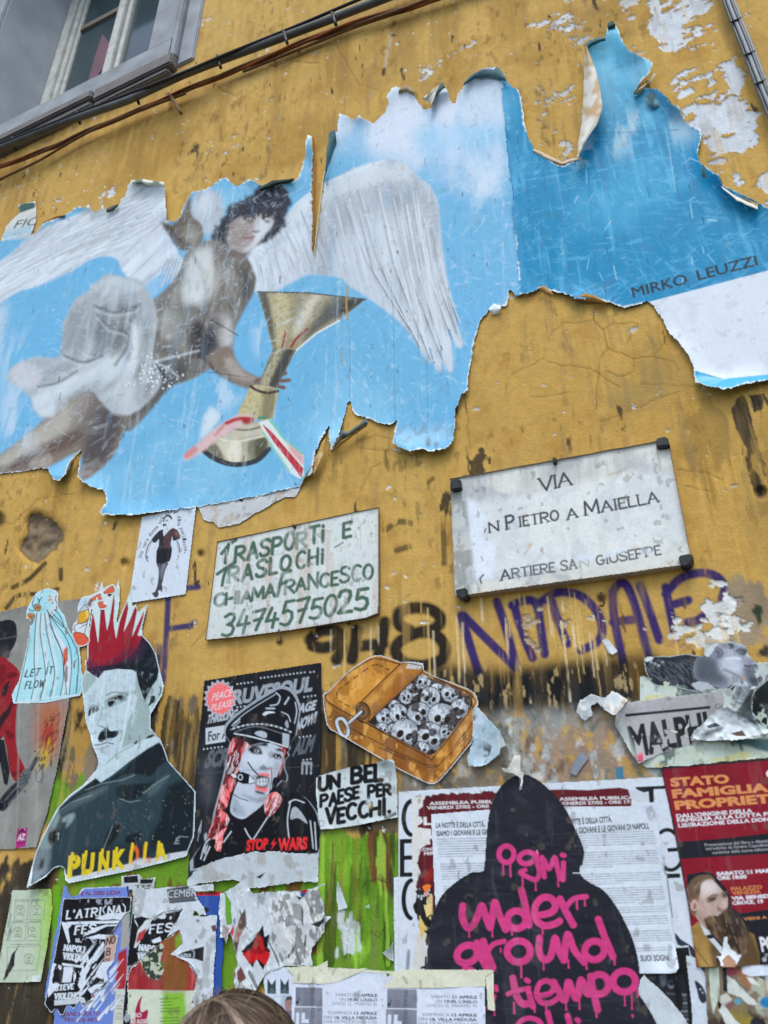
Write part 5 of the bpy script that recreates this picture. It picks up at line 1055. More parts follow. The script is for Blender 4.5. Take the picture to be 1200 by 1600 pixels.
 heart(((604, 252), (636, 218), (660, 206), (668, 222), (676, 238), (654, 250))); heart(((530, 292), (560, 264), (590, 254), (590, 272), (600, 284), (560, 294))); heart(((545, 318), (578, 306), (604, 298), (606, 314), (628, 324), (600, 340)))
 for q in (((455, 432), (436, 440), (440, 478)), ((460, 362), (455, 430), (505, 420), (524, 384), (518, 342), (495, 318), (462, 360)), ((462, 364), (520, 344)), ((428, 488), (450, 478), (495, 490), (523, 528)), ((470, 430), (500, 420), (520, 395)), ((480, 445), (512, 430)), ((518, 400), (508, 440), (494, 488))): s.stroke(y(*q), 1.1, K, .95)
 s.cut(smooth(y((452, 338), (476, 276), (520, 262), (560, 246), (640, 202), (668, 196), (684, 240), (662, 258), (625, 262), (634, 332), (602, 350), (545, 338), (532, 380), (522, 486), (528, 534), (490, 564), (448, 556), (420, 490), (428, 432), (452, 400)), 2))
 b = s.blur(s.mask, 1.2); s.put((1 - ss(.75, .92, b)) * s.mask, (220, 222, 226)); s.wrinkle(.0004, 14, 9, 18)
 tag(s.build('cutout_poster', M_PAPER, None, 6.4), 'small cutout of a hand spraying orange hearts from a yellow can', 'poster')

def make_mohawk():
 a = Zm(0, 860, 3.75); b = Zm(0, 1120, 3.75); f = Zm(120, 960, 5.926)
 s = Sheet(34, 898, 312, 1396, 1.15, (206, 214, 218))
 RED, BLK, LT, MD, DKT = (146, 26, 42), (18, 26, 32), (182, 200, 210), (146, 166, 166), (40, 60, 68)
 # spiked hair
 s.poly(a((505, 500), (540, 340), (575, 240), (598, 172), (612, 240), (630, 330), (650, 300), (697, 160), (700, 250), (720, 330), (765, 225), (770, 330), (800, 320), (812, 360), (866, 308), (836, 460), (800, 520), (640, 540), (510, 560)), (196, 212, 212))
 s.poly(a((505, 560), (640, 520), (850, 500), (880, 560), (800, 640), (640, 680), (560, 720), (500, 700)), (104, 24, 44))
 base = s.poly(a((502, 700), (515, 560), (520, 470), (540, 345), (556, 420), (575, 552), (590, 340), (612, 345), (626, 470), (640, 420), (668, 250), (672, 300), (664, 420), (680, 520), (700, 420), (745, 290), (752, 340), (724, 480), (760, 410), (796, 318), (806, 340), (772, 510), (800, 450), (845, 350), (838, 400), (806, 500), (850, 500), (860, 520), (800, 590), (640, 650), (560, 720)), RED)
 s.put(base * ss(.5, .75, fbm(s.U * 24, s.V * 8, 3, 440)) * .5, (104, 16, 30)); s.put(base * ss(.56, .75, fbm(s.U * 20, s.V * 10, 3, 441)) * .4, (172, 40, 54))
 # head
 sk = s.poly(f((75, 520), (230, 530), (380, 510), (550, 520), (760, 560), (800, 640), (790, 720), (740, 830), (680, 900), (670, 1060), (740, 1120), (790, 1180), (820, 1330), (600, 1700), (100, 1700), (190, 1480), (200, 1330), (150, 1210), (110, 1090), (70, 950), (55, 760), (35, 700), (45, 620)), LT)
 on(s, sk, f((45, 600), (90, 540), (180, 590), (110, 690), (60, 740)), MD, .9); on(s, sk, f((550, 540), (600, 760), (660, 820), (680, 920), (670, 1060), (740, 1120), (640, 1160), (500, 1200), (410, 1240), (440, 1130), (470, 1000), (520, 880), (545, 760), (540, 640)), MD, .95, 0, 0)
 on(s, sk, f((640, 800), (700, 650), (760, 600), (790, 680), (770, 760), (700, 850)), (166, 184, 186), .9); on(s, sk, f((255, 800), (300, 770), (420, 720), (510, 705), (548, 725), (470, 760), (460, 800), (300, 870), (265, 880)), MD, .8)
 on(s, sk, f((190, 920), (330, 930), (300, 950)), MD, .5, 1); on(s, sk, f((380, 1060), (430, 1080), (430, 1150), (380, 1190), (410, 1120)), MD, .8); on(s, sk, f((480, 1220), (620, 1170), (400, 1300), (280, 1390), (300, 1340)), MD, .8)
 hr = s.poly(f((85, 510), (200, 480), (330, 470), (480, 400), (560, 330), (600, 220), (640, 200), (700, 290), (740, 420), (760, 520), (745, 600), (700, 660), (650, 760), (630, 800), (610, 760), (570, 640), (550, 540), (520, 515), (380, 505), (250, 525), (200, 590), (150, 560)), BLK)
 on(s, np.maximum(hr, base), f((85, 510), (110, 420), (200, 470), (300, 440), (420, 350), (560, 300), (600, 220), (640, 300), (560, 420), (300, 480), (200, 560), (120, 540)), (62, 34, 64), .75, 4); s.put(hr * ss(.6, .7, fbm(s.U * 40, s.V * 60, 3, 442)) * .4, (52, 60, 68))
 on(s, sk, f((285, 800), (330, 770), (400, 745), (445, 765), (450, 785), (400, 800), (380, 780), (350, 810), (330, 845), (300, 852)), BLK, .9, .8); on(s, sk, f((300, 790), (400, 748), (445, 775), (380, 775), (330, 840), (296, 850)), BLK); on(s, sk, f((110, 890), (150, 855), (195, 855), (200, 890), (150, 915), (108, 945)), BLK)
 on(s, sk, f((195, 1150), (220, 1090), (280, 1045), (310, 1080), (380, 1075), (385, 1110), (340, 1145), (280, 1150), (225, 1185)), BLK); on(s, sk, f((680, 760), (720, 755), (730, 800), (690, 830), (655, 855), (680, 800)), BLK); s.stroke(f((770, 670), (782, 700), (762, 750)), 1.6, BLK)
 for q, c, w in ((((300, 800), (330, 790), (360, 800)), 190, 1.6), (((110, 870), (150, 842), (200, 846)), 90, 2), (((270, 750), (340, 720), (440, 730)), 84, 2), (((240, 860), (215, 960), (190, 1020), (230, 1040)), 140, 2), (((230, 1035), (260, 1050), (290, 1035)), 110, 2), (((100, 960), (170, 950)), 160, 1.4), (((300, 880), (380, 860)), 160, 1.4), (((205, 1175), (260, 1165), (320, 1160)), 120, 1.6), (((160, 1250), (230, 1240), (300, 1215)), 150, 2)): s.put(s.line(smooth(f(*q), 5, False), w, 1.4) * sk, (c, c + 12, c + 14), .8)
 n = fbm(s.U * 90, s.V * 60, 3, 444); s.put(sk * ss(.6, .66, n) * .35, (146, 160, 166)); s.put(sk * ss(.62, .7, fbm(s.U * 70, s.V * 8, 4, 445)) * .5, (216, 224, 230))
 s.stroke(f((145, 1212), (220, 1205), (280, 1185), (340, 1200)), 1.6, (60, 70, 76)); on(s, sk, f((640, 1150), (670, 1120), (715, 1115), (690, 1140)), BLK); on(s, sk, f((525, 1200), (560, 1165), (555, 1195)), BLK); on(s, sk, f((335, 1360), (370, 1325), (420, 1300), (400, 1330)), BLK)
 for x in (375, 275): s.stroke(f((x, 520), (x - 5, 800), (x, 1300)), 1, (150, 166, 178), .7)
 # collar and dark coat with its folds
 s.stroke(f((760, 1150), (640, 1180), (440, 1290), (240, 1440), (180, 1500)), 8, (190, 206, 212), .9, 2)
 ct = s.poly(np.vstack([b((930, 150), (960, 180), (985, 260), (1090, 380), (1140, 440), (1130, 700), (1105, 800), (1000, 815), (760, 860), (400, 945), (378, 905), (370, 880), (340, 880), (300, 905), (180, 990), (205, 800), (290, 640), (350, 530), (410, 470), (560, 360), (590, 385), (660, 340), (760, 260), (860, 190))]), DKT)
 def co(pts, c=BLK, a=.95, soft=.6): on(s, ct, b(*pts), c, a, soft, 2)
 co(((930, 150), (975, 200), (975, 260), (920, 300), (880, 350), (780, 330), (660, 370), (560, 420), (480, 470), (380, 540), (360, 550), (430, 470), (580, 400), (700, 330), (800, 240))); co(((700, 400), (860, 390), (920, 370), (860, 440), (780, 490), (700, 490), (680, 450))); co(((1000, 400), (1090, 370), (1140, 430), (1130, 780), (1000, 815), (880, 770), (890, 680), (940, 600), (950, 500), (980, 430)), BLK, .9, 2); co(((640, 660), (700, 620), (700, 680), (640, 760), (610, 740)), BLK); co(((740, 700), (830, 670), (800, 740), (740, 740)), BLK)
 co(((420, 800), (800, 740), (1000, 760), (760, 850), (400, 940)), (32, 40, 46), .8, 3); co(((500, 400), (590, 350), (560, 420), (500, 450)), (20, 28, 34)); co(((180, 990), (205, 800), (260, 740), (300, 760), (280, 900), (240, 940)), (112, 126, 134), .9, 2); co(((240, 840), (256, 830), (252, 880), (226, 896)), BLK); co(((230, 930), (262, 930), (250, 942)), BLK)
 co(((220, 760), (300, 620), (340, 560), (350, 600), (300, 700), (300, 770)), (128, 146, 152), .9, 1.5); co(((365, 595), (430, 562), (436, 590), (400, 640), (385, 650), (395, 610), (370, 620)), (132, 152, 158)); co(((285, 680), (345, 660), (350, 715), (290, 745)), (26, 26, 30)); s.stroke(b((330, 690), (345, 680), (340, 720)), 1.6, (150, 156, 160))
 co(((340, 580), (420, 500), (500, 450), (640, 400), (560, 470), (420, 540), (370, 570)), (92, 112, 116), .55, 2); co(((860, 430), (960, 350), (1000, 340), (930, 430), (880, 470)), (76, 96, 100), .7, 2)
 for q in (((500, 430), (600, 390), (720, 370), (790, 340)), ((840, 450), (900, 400), (990, 345)), ((700, 480), (760, 500), (820, 490)), ((660, 640), (620, 740), (600, 790)), ((340, 560), (420, 500), (540, 460))): s.stroke(b(*q), 1.1, (150, 170, 172), .6)
 rs = random.Random(2)
 for k in range(70): s.disc(*b((rs.uniform(650, 1130), rs.uniform(430, 720)))[0], rs.uniform(.4, 1), (150, 160, 162), a=.7)
 # stencilled yellow word on a torn foot
 s.poly(b((380, 945), (400, 975), (760, 900), (1095, 815), (1096, 785), (1000, 800), (860, 840), (760, 860), (600, 905)), (196, 198, 202)); Y = (206, 186, 36)
 for ch, x0, x1, y0, y1 in (('P', 392, 466, 938, 800), ('U', 474, 548, 922, 790), ('N', 574, 636, 905, 780), ('K', 656, 736, 890, 770), ('O', 752, 812, 870, 745), ('L', 836, 884, 850, 740), ('A', 910, 976, 838, 735)):
  p0, p1 = b((x0, y0), (x1, y0 - (x1 - x0) * .12)); s.text(ch, p0, p1, (y0 - y1) / 3.75 * .98, Y if ch not in 'OL' else (204, 96, 36), .06, -.08); s.hand('I', p0, p0 + (p1 - p0) * .3, (y0 - y1) / 3.75, 4.4, Y)
 s.poly(b((752, 868), (812, 830), (900, 838), (860, 850), (770, 890)), (196, 198, 202), .9, 1); s.stroke(b((1020, 745), (1050, 700), (1100, 705)), 1.4, (130, 150, 160), .8); s.hand('E', b((1030, 745))[0], b((1050, 740))[0], 9, 1.4, (130, 150, 160))
 out = np.vstack([b((150, 1010), (178, 900), (205, 800), (250, 690), (330, 540), (400, 460), (490, 392), (560, 310), (576, 272), (562, 220), (540, 170), (524, 100), (500, 30)), a((487, 880), (484, 860), (474, 800), (480, 740), (500, 700), (496, 640), (510, 640), (510, 560), (520, 470), (538, 345), (575, 240), (598, 170), (612, 232), (640, 270), (668, 240), (697, 158), (704, 240), (700, 330), (682, 430), (724, 330), (766, 222), (776, 320), (800, 318), (812, 356), (868, 306), (834, 458), (840, 500), (880, 540), (916, 600), (936, 690), (962, 790), (952, 850), (910, 920), (886, 960), (886, 1040)), b((906, 90), (945, 135), (970, 200), (990, 260), (1090, 370), (1150, 440), (1140, 700), (1105, 785), (1096, 818), (1000, 845), (760, 905), (402, 978), (380, 958), (374, 890), (352, 878), (318, 890), (270, 940))])
 s.cut(out); bl = s.blur(s.mask, 2.2); s.put((1 - ss(.74, .86, bl)) * s.mask, (202, 212, 218))
 s.wrinkle(.0009, 8, 3, 12, 3); s.wrinkle(.0004, 26, 12, 22); s.lift(6, .004, 3, .05); s.curl(50, 1385, 30, .02, 14); s.curl(140, 1165, 16, .006, 8)
 return tag(s.build('cutout_poster', M_PAPER, None, 5.2), 'large cutout portrait with spiky red mohawk and dark coat, lettered PUNKOLA in yellow', 'poster')

def make_flame_poster():
 z = Zm(0, 930, 3.9)
 s = Sheet(-70, 925, 145, 1336, 1.3, (136, 134, 130))
 s.put(ss(.45, .75, fbm(s.U * 16, s.V * 4, 4, 450)) * .5, (162, 160, 154)); s.put(ss(.5, .75, fbm(s.U * 10, s.V * 12, 4, 451)) * .45, (112, 110, 104)); s.tint(.1, 90, 70, 452)
 s.put(s.blur(s.cov(z((230, 640), (400, 640), (380, 860), (330, 1010), (240, 960), (210, 900))), 9) * .85, (166, 92, 52)); s.put(s.blur(s.cov(z((250, 800), (330, 780), (330, 900), (260, 920))), 7) * .8, (160, 44, 34)); s.put(s.blur(s.cov(z((240, 930), (310, 920), (300, 1020), (230, 1060))), 6) * .8, (186, 156, 42))
 rs = random.Random(6)
 for k in range(80):
  t = rs.random(); x = 245 + 75 * t + rs.gauss(0, 26); y = 1060 - 320 * t + rs.gauss(0, 12); s.stroke(z((x, y), (x + rs.uniform(4, 16), y - rs.uniform(12, 34))), rs.uniform(.8, 1.7), (44, 24, 22) if k % 3 else ((196, 168, 40) if t < .5 else (150, 40, 34)), .9)
 for q in (((220, 1060), (222, 1130), (240, 1140)), ((240, 1030), (262, 1090), (250, 1140)), ((222, 1090), (260, 1040))): s.stroke(z(*q), 1.4, (44, 40, 40), .9, None, 3)
 K = (26, 26, 30); R = (138, 26, 36)
 s.poly(smooth(z((-280, 160), (-20, 160), (40, 148), (85, 160), (102, 200), (98, 280), (60, 350), (20, 390), (-280, 390)), 3), K); s.poly(smooth(z((-280, 380), (30, 380), (55, 340), (40, 300), (-40, 330), (-280, 330)), 3), (60, 58, 60), .8, 2)
 s.stroke(z((-40, 270), (40, 262), (96, 250)), 2, (70, 74, 80)); s.poly(smooth(z((20, 350), (60, 340), (44, 380), (20, 385)), 3), (90, 82, 84), .9, 1)
 c = s.poly(smooth(z((-280, 400), (0, 376), (50, 400), (120, 470), (112, 600), (100, 720), (96, 850), (108, 960), (150, 1050), (140, 1100), (92, 1135), (60, 1070), (40, 930), (20, 860), (0, 880), (-280, 1100)), 3), R)
 def k(pts, col=K, a=.95): on(s, c, z(*pts), col, a, .4, 2)
 k(((0, 740), (40, 700), (90, 620), (60, 720), (20, 780), (-20, 860))); k(((20, 560), (60, 520), (40, 600), (10, 620))); k(((-60, 860), (20, 870), (40, 930), (60, 1060), (40, 1150), (20, 1090), (0, 950), (-60, 950))); k(((60, 470), (110, 480), (90, 500), (40, 510)), (96, 14, 24)); k(((30, 820), (90, 850), (60, 880)), (96, 14, 24)); k(((70, 1080), (140, 1060), (90, 1110)), (96, 14, 24)); k(((0, 420), (40, 440), (30, 520), (0, 540)), (100, 14, 24), .7)
 s.poly(z((-60, 880), (25, 880), (60, 1080), (45, 1160), (25, 1150), (0, 1020), (-60, 960)), K)
 s.poly(smooth(z((-10, 1260), (60, 1170), (120, 1120), (180, 1050), (215, 985), (235, 985), (230, 1010), (190, 1080), (140, 1180), (70, 1260), (30, 1312), (0, 1310)), 2), (34, 36, 42)); s.disc(*z((8, 1286))[0], 7, (60, 62, 68), 8); s.disc(*z((8, 1286))[0], 4.6, (20, 20, 24), 5.6)
 for q in (((30, 1250), (110, 1160)), ((50, 1275), (130, 1180)), ((150, 1110), (215, 1010))): s.stroke(z(*q), 1.3, (120, 124, 130), .8)
 s.poly(smooth(z((108, 1130), (150, 1060), (190, 1070), (180, 1120), (140, 1180), (112, 1170)), 3), (96, 96, 100))
 for q in (((115, 1110), (180, 1090)), ((120, 1130), (180, 1110)), ((120, 1155), (165, 1135)), ((140, 1080), (170, 1150))): s.stroke(z(*q), 1.2, (40, 40, 44), .9)
 for i in range(14): s.disc(rs.uniform(0, 90), rs.uniform(1120, 1320), rs.uniform(.8, 2), (36, 34, 32), a=.9)
 for x in (30, 60, 95): s.stroke([(x, 1100), (x - 4, 1330)], 2, (168, 166, 160), .4, 3)
 s.cut(z((-270, 130), (0, 100), (200, 55), (540, 12), (512, 240), (460, 430), (395, 800), (345, 1080), (290, 1330), (222, 1540), (0, 1552), (-270, 1575)), 3, .6); s.wrinkle(.0008, 8, 3, 31); s.lift(8, .004, 8, .04)
 tag(s.build('stencil_poster', M_PAPER, None, 2.6, .5, .6), 'grey paper poster of a masked figure in red firing flames from a black launcher', 'poster')
 z = Zm(0, 1120, 3.75); s = Sheet(20, 1290, 46, 1328, .8, (168, 44, 122)); s.poly(z((105, 680), (130, 655), (150, 676), (148, 686), (130, 668), (108, 690)), (40, 20, 36)); s.text('AZ', z((102, 726))[0], z((144, 720))[0], 10.5, (220, 214, 222), .03); s.poly(z((100, 735), (150, 730), (148, 742), (98, 748)), (110, 30, 84), .7)
 s.cut(z((98, 655), (165, 647), (150, 760), (90, 772))); tag(s.build('sticker', M_PAPER, None, 4.4), 'small magenta sticker lettered AZ on the grey paper poster', 'sticker')

def make_girl_poster():
 g = Zm(290, 1000, 4.21); f = Zm(325, 1060, 8.0)
 s = Sheet(286, 1030, 512, 1378, 1.0, (26, 28, 34)); W = (206, 210, 218); K = (16, 18, 24); PK = (232, 108, 112)
 s.tint(.25, 14, 8, 460)
 # faded wall of display lettering
 def T(t, a, b, h, c=(176, 180, 188), sh=.25, bold=.05, **q): s.text(t, g(a)[0], g(b)[0], h, c, bold, sh, **q)
 T('CRUVESOUL', (225, 440), (832, 330), 24, (150, 154, 162), .1); T('THRILLING', (135, 550), (330, 510), 14); T('SAVAGE', (640, 505), (850, 455), 15); T('NOW!', (720, 600), (852, 540), 17); T('SCREAM', (120, 838), (420, 800), 28, (92, 96, 104)); T('ALM', (700, 760), (830, 730), 26, (92, 96, 104)); T('IT!', (760, 880), (832, 880), 20, (150, 154, 162), 0)
 s.poly(g((132, 580), (262, 560), (262, 668), (132, 688)), (190, 194, 202)); T('For All', (145, 665), (300, 640), 16, K, 0, .02)
 for y0, x0, x1 in ((290, 340, 460), (250, 495, 790), (212, 820, 860), (442, 340, 400), (375, 780, 855), (640, 750, 830), (718, 120, 260), (790, 775, 840)):
  for x in range(x0, x1, 24): s.disc(*g((x, y0 - (x - x0) * .13))[0], 1.5, (176, 180, 186))
 s.put(s.blur(s.cov(g((100, 780), (200, 760), (180, 1080), (110, 1080))), 8) * .4, (104, 108, 116)); T('71', (76, 1330), (100, 1255), 20, (190, 194, 200), 0)
 # the figure, outlined in grey
 O = np.vstack([f((270, 790), (200, 700), (205, 600), (260, 520), (380, 420), (620, 250), (820, 130), (900, 90), (1030, 120), (1110, 210), (1160, 380), (1130, 560), (1110, 700), (1040, 790), (1030, 880), (1000, 920), (1020, 960), (970, 1020), (960, 1120), (1000, 1220), (980, 1300), (930, 1280), (850, 1380), (930, 1430), (960, 1480)), g((700, 1010), (780, 1030), (850, 1110), (885, 1200), (875, 1420), (420, 1440), (30, 1520), (80, 1380), (125, 1330), (120, 1280), (165, 1240), (185, 1130), (230, 960), (260, 830), (285, 700))])
 s.poly(smooth(O, 2), (150, 156, 168)); Oi = (smooth(O, 2) - smooth(O, 2).mean(0)) * .955 + smooth(O, 2).mean(0); s.poly(Oi, K)
 # jacket
 jk = s.poly(smooth(g((60, 1480), (140, 1310), (300, 1250), (420, 1190), (520, 1130), (640, 1060), (720, 1030), (790, 1050), (850, 1130), (872, 1200), (870, 1400), (420, 1430), (80, 1500)), 2), K)
 for q in (((100, 1440), (130, 1340), (180, 1290)), ((120, 1450), (160, 1360)), ((250, 1330), (300, 1260)), ((680, 1070), (720, 1050), (780, 1070)), ((690, 1060), (670, 1180), (680, 1300)), ((390, 1240), (410, 1280), (440, 1320)), ((550, 1150), (440, 1320)), ((850, 1200), (860, 1380)), ((820, 1190), (840, 1370))): s.stroke(g(*q), 2, W, .85, None, 3)
 s.poly(smooth(g((690, 1180), (700, 1110), (730, 1100), (780, 1160), (800, 1210), (740, 1170)), 3), (166, 170, 180)); s.poly(g((110, 1380), (150, 1340), (130, 1420)), (166, 170, 180))
 # face
 fc = s.poly(smooth(f((400, 1200), (380, 1080), (440, 940), (500, 860), (560, 830), (740, 800), (900, 860), (940, 930), (920, 1040), (900, 1120), (860, 1230), (820, 1330), (770, 1420), (700, 1560), (560, 1680), (430, 1760), (300, 1700), (280, 1600), (330, 1400), (370, 1300)), 3), (184, 192, 206))
 def F(pts, c, a=1.0, soft=.6, sm=3): on(s, fc, f(*pts), c, a, soft, sm)
 F(((520, 920), (700, 900), (760, 1010), (700, 1080), (560, 1080), (460, 1050)), (206, 212, 222), .8, 3); F(((640, 1120), (700, 1080), (740, 1120), (790, 1100), (800, 1130), (740, 1150), (660, 1140)), (104, 112, 124), .9); F(((380, 1440), (500, 1500), (640, 1560), (740, 1520), (760, 1440), (620, 1500), (480, 1460)), (130, 138, 152), .8, 2); F(((330, 1440), (380, 1540), (480, 1700), (360, 1720), (290, 1620)), (150, 158, 172), .8, 2); F(((820, 1060), (900, 1040), (880, 1180), (820, 1240)), (150, 158, 172), .7, 2)
 F(((500, 880), (560, 850), (640, 860), (680, 930), (670, 950), (560, 940), (520, 910)), K); F(((580, 900), (620, 890), (640, 915), (600, 925)), W); s.disc(*f((606, 905))[0], 1.7, K); F(((800, 960), (850, 940), (910, 950), (920, 1000), (880, 1010), (820, 990)), K); s.disc(*f((850, 975))[0], 1.2, W); s.disc(*f((884, 992))[0], 1.2, W)
 F(((540, 840), (640, 815), (730, 800), (740, 850), (640, 840), (550, 870)), K); F(((845, 885), (920, 870), (950, 900), (940, 920), (850, 900)), K)
 F(((620, 1200), (690, 1178), (760, 1190), (775, 1230), (740, 1235), (700, 1215), (630, 1225)), PK); F(((590, 1350), (640, 1335), (720, 1350), (755, 1390), (720, 1420), (640, 1400), (590, 1380)), PK); F(((600, 1240), (640, 1210), (760, 1240), (750, 1340), (700, 1370), (600, 1340)), K); F(((620, 1260), (740, 1250), (735, 1330), (680, 1345), (612, 1330)), W)
 for x in (650, 690, 720): s.stroke(f((x, 1245), (x - 4, 1340)), .8, (80, 86, 96))
 s.stroke(f((610, 1292), (740, 1288)), .8, (80, 86, 96)); F(((590, 1400), (640, 1410), (710, 1430), (690, 1450), (600, 1430)), K); s.stroke(f((500, 1050), (560, 1140), (620, 1200)), 2, K); s.stroke(f((790, 1140), (800, 1230), (770, 1420)), 1.2, K); s.stroke(f((760, 1130), (810, 1150), (820, 1190)), 1, PK)
 s.poly(f((270, 1170), (440, 1170), (520, 1200), (510, 1320), (440, 1320), (300, 1260)), K); s.poly(f((280, 1175), (340, 1180), (360, 1240), (300, 1250)), W); s.disc(*f((405, 1235))[0], 4, W, 5); s.disc(*f((405, 1235))[0], 2.6, K, 3.6); s.poly(f((520, 1200), (600, 1270), (590, 1300), (510, 1310)), W); s.stroke(f((520, 1210), (590, 1280)), 1.2, K); s.stroke(f((520, 1320), (590, 1300)), 1.2, K); s.poly(f((820, 1240), (870, 1230), (860, 1400), (800, 1430), (800, 1300)), K)
 s.stroke(f((290, 1430), (400, 1500), (500, 1530)), 1.2, K)
 # pink hair
 rs = random.Random(9)
 for pts in (f((320, 740), (420, 770), (520, 830), (440, 930), (400, 1060), (370, 1180), (290, 1190), (230, 1190), (240, 1000), (280, 830)), np.vstack([f((230, 1190), (330, 1250), (340, 1320), (280, 1440), (240, 1600)), g((250, 1120), (290, 1180), (250, 1280), (230, 1390), (190, 1370), (200, 1310), (140, 1300), (180, 1200), (200, 1120), (240, 960))]), g((560, 1010), (600, 1000), (635, 1050), (590, 1130), (540, 1165), (515, 1100), (530, 1040)), f((900, 860), (970, 880), (960, 960), (930, 1120), (880, 1240), (900, 1100), (940, 940))):
  m = s.poly(smooth(pts, 2), PK); lo, hi = pts.min(0), pts.max(0)
  n = fbm(s.U * 60 + 8 * fbm(s.U * 14, s.V * 14, 2, 3), s.V * 22, 3, 462); s.put(m * ss(.5, .56, n), (120, 26, 36), .85); s.put(m * ss(.4, .36, n), (250, 176, 176), .6); s.put(m * ss(.58, .62, n), (40, 14, 20), .7)
  for k in range(90):
   x, y = rs.uniform(lo[0], hi[0]), rs.uniform(lo[1], hi[1]); L = rs.uniform(5, 16); s.put(s.line(smooth([(x, y), (x - .12 * L + rs.uniform(-2, 2), y + L * .5), (x - .3 * L + rs.uniform(-2, 2), y + L)], 3, False), rs.uniform(.7, 1.3), 1) * m, rs.choice(((250, 190, 188), (214, 218, 226), (20, 12, 18), (20, 12, 18), (150, 30, 44))), .9)
 # peaked cap
 cp = s.poly(smooth(f((290, 640), (280, 560), (400, 440), (620, 290), (840, 170), (920, 130), (1030, 170), (1090, 280), (1110, 400), (1080, 560), (1050, 720), (1020, 860), (920, 840), (760, 800), (560, 780), (400, 760), (310, 720)), 3), (20, 22, 28))
 for q, w in ((((320, 560), (460, 440), (640, 320), (840, 200)), 1.2), (((850, 180), (900, 230), (870, 320), (780, 340)), 2), (((960, 320), (1000, 260), (1010, 240)), 2.6), (((730, 375), (830, 375)), 2.4), (((920, 420), (1000, 460), (1030, 540)), 1.6), (((1090, 300), (1110, 420), (1080, 560)), 1.6), (((300, 590), (400, 510)), 1.6), (((320, 610), (400, 540)), 1.2)): s.stroke(f(*q), w * 1.1, (176, 184, 198), .95, None, 3)
 s.poly(smooth(f((680, 450), (720, 415), (800, 412), (840, 430), (760, 440), (710, 465)), 3), W); s.poly(smooth(f((960, 570), (990, 520), (1010, 600), (990, 620)), 3), (150, 158, 172))
 for i in range(26):
  t = i / 25; p = np.array([290 + 740 * t, 640 - 330 * t * (1 - t) + 30 * t]); s.disc(*f((p[0], p[1]))[0], 2.0, W if i % 2 else (110, 118, 130), 1.6); s.disc(*f((p[0], p[1] + 14))[0], 1.0, K)
 s.stroke(f((330, 690), (500, 720), (700, 770), (900, 830), (1000, 860)), 2.2, W, .95, None, 3); s.stroke(f((340, 720), (540, 780), (760, 800)), 3, K); s.poly(smooth(f((580, 690), (640, 655), (730, 680), (730, 740), (680, 740)), 3), (170, 178, 190)); s.poly(f((930, 680), (1020, 700), (1010, 850), (930, 830)), (166, 174, 188)); s.stroke(f((340, 670), (600, 600), (930, 690)), 1, (130, 138, 150), .9, None, 4)
 # starburst and slogan
 c = np.array([228, 385]); st = [c + np.array([math.cos(k * math.pi / 18), math.sin(k * math.pi / 18)]) * (np.array([112, 128]) if k % 2 == 0 else np.array([92, 106])) for k in range(36)]
 s.poly(g(*st), (170, 176, 190)); s.poly(g(*[c + (q - c) * .87 for q in st]), (236, 112, 114)); s.text('PEACE', g((172, 402))[0], g((300, 368))[0], 12, (222, 216, 222), .0, .15); s.text('PLEASE', g((168, 468))[0], g((302, 434))[0], 11, (222, 216, 222), .0, .15)
 s.text('STOP', g((398, 1386))[0], g((540, 1372))[0], 18, (214, 44, 48), .05); s.text('WARS', g((606, 1384))[0], g((800, 1372))[0], 20, (214, 44, 48), .05); s.poly(g((590, 1300), (560, 1345), (576, 1345), (556, 1390), (600, 1330), (580, 1332)), (214, 44, 48))
 for k in range(40): s.stroke([(rs.uniform(300, 500), rs.uniform(1050, 1330))] * 2, rs.uniform(.6, 1.4), (120, 124, 130), .7)
 s.cut(g((122, 266), (500, 205), (896, 146), (890, 700), (880, 1420), (870, 1440), (10, 1590), (55, 950)), 5, .3); s.wrinkle(.0007, 7, 3, 41, 3); s.wrinkle(.0004, 24, 12, 42); s.stroke(g((60, 880), (880, 826)), 1, (90, 96, 104), .5)
 tag(s.build('pin_up_poster', M_PAPER, None, 4.0), 'black poster of a woman in a peaked leather cap with pink hair and starburst', 'poster')
 # the torn white backing left below it
 s = Sheet(286, 1318, 506, 1400, 1.1, (186, 190, 196)); s.tint(.1, 30, 20, 470); s.put(ss(.55, .65, fbm(s.U * 30, s.V * 24, 5, 471)) * .55, (146, 142, 134)); s.poly(Zm(290, 1000, 4.21)((465, 1560), (525, 1528), (500, 1560), (490, 1570)), (30, 30, 34))
 s.cut(g((14, 1575), (80, 1500), (200, 1450), (420, 1395), (560, 1384), (760, 1400), (876, 1408), (874, 1600), (760, 1590), (620, 1610), (420, 1640), (330, 1580), (190, 1590), (100, 1600), (10, 1640)), 9, 2.0); s.rim(2.5, (216, 218, 220)); s.wrinkle(.001, 14, 8, 44); s.lift(8, .004, 4, .05)
 tag(s.build('torn_paper', M_PAPER, None, 5.6), 'torn strip of bare white paper below the pink haired woman poster', 'torn paper')

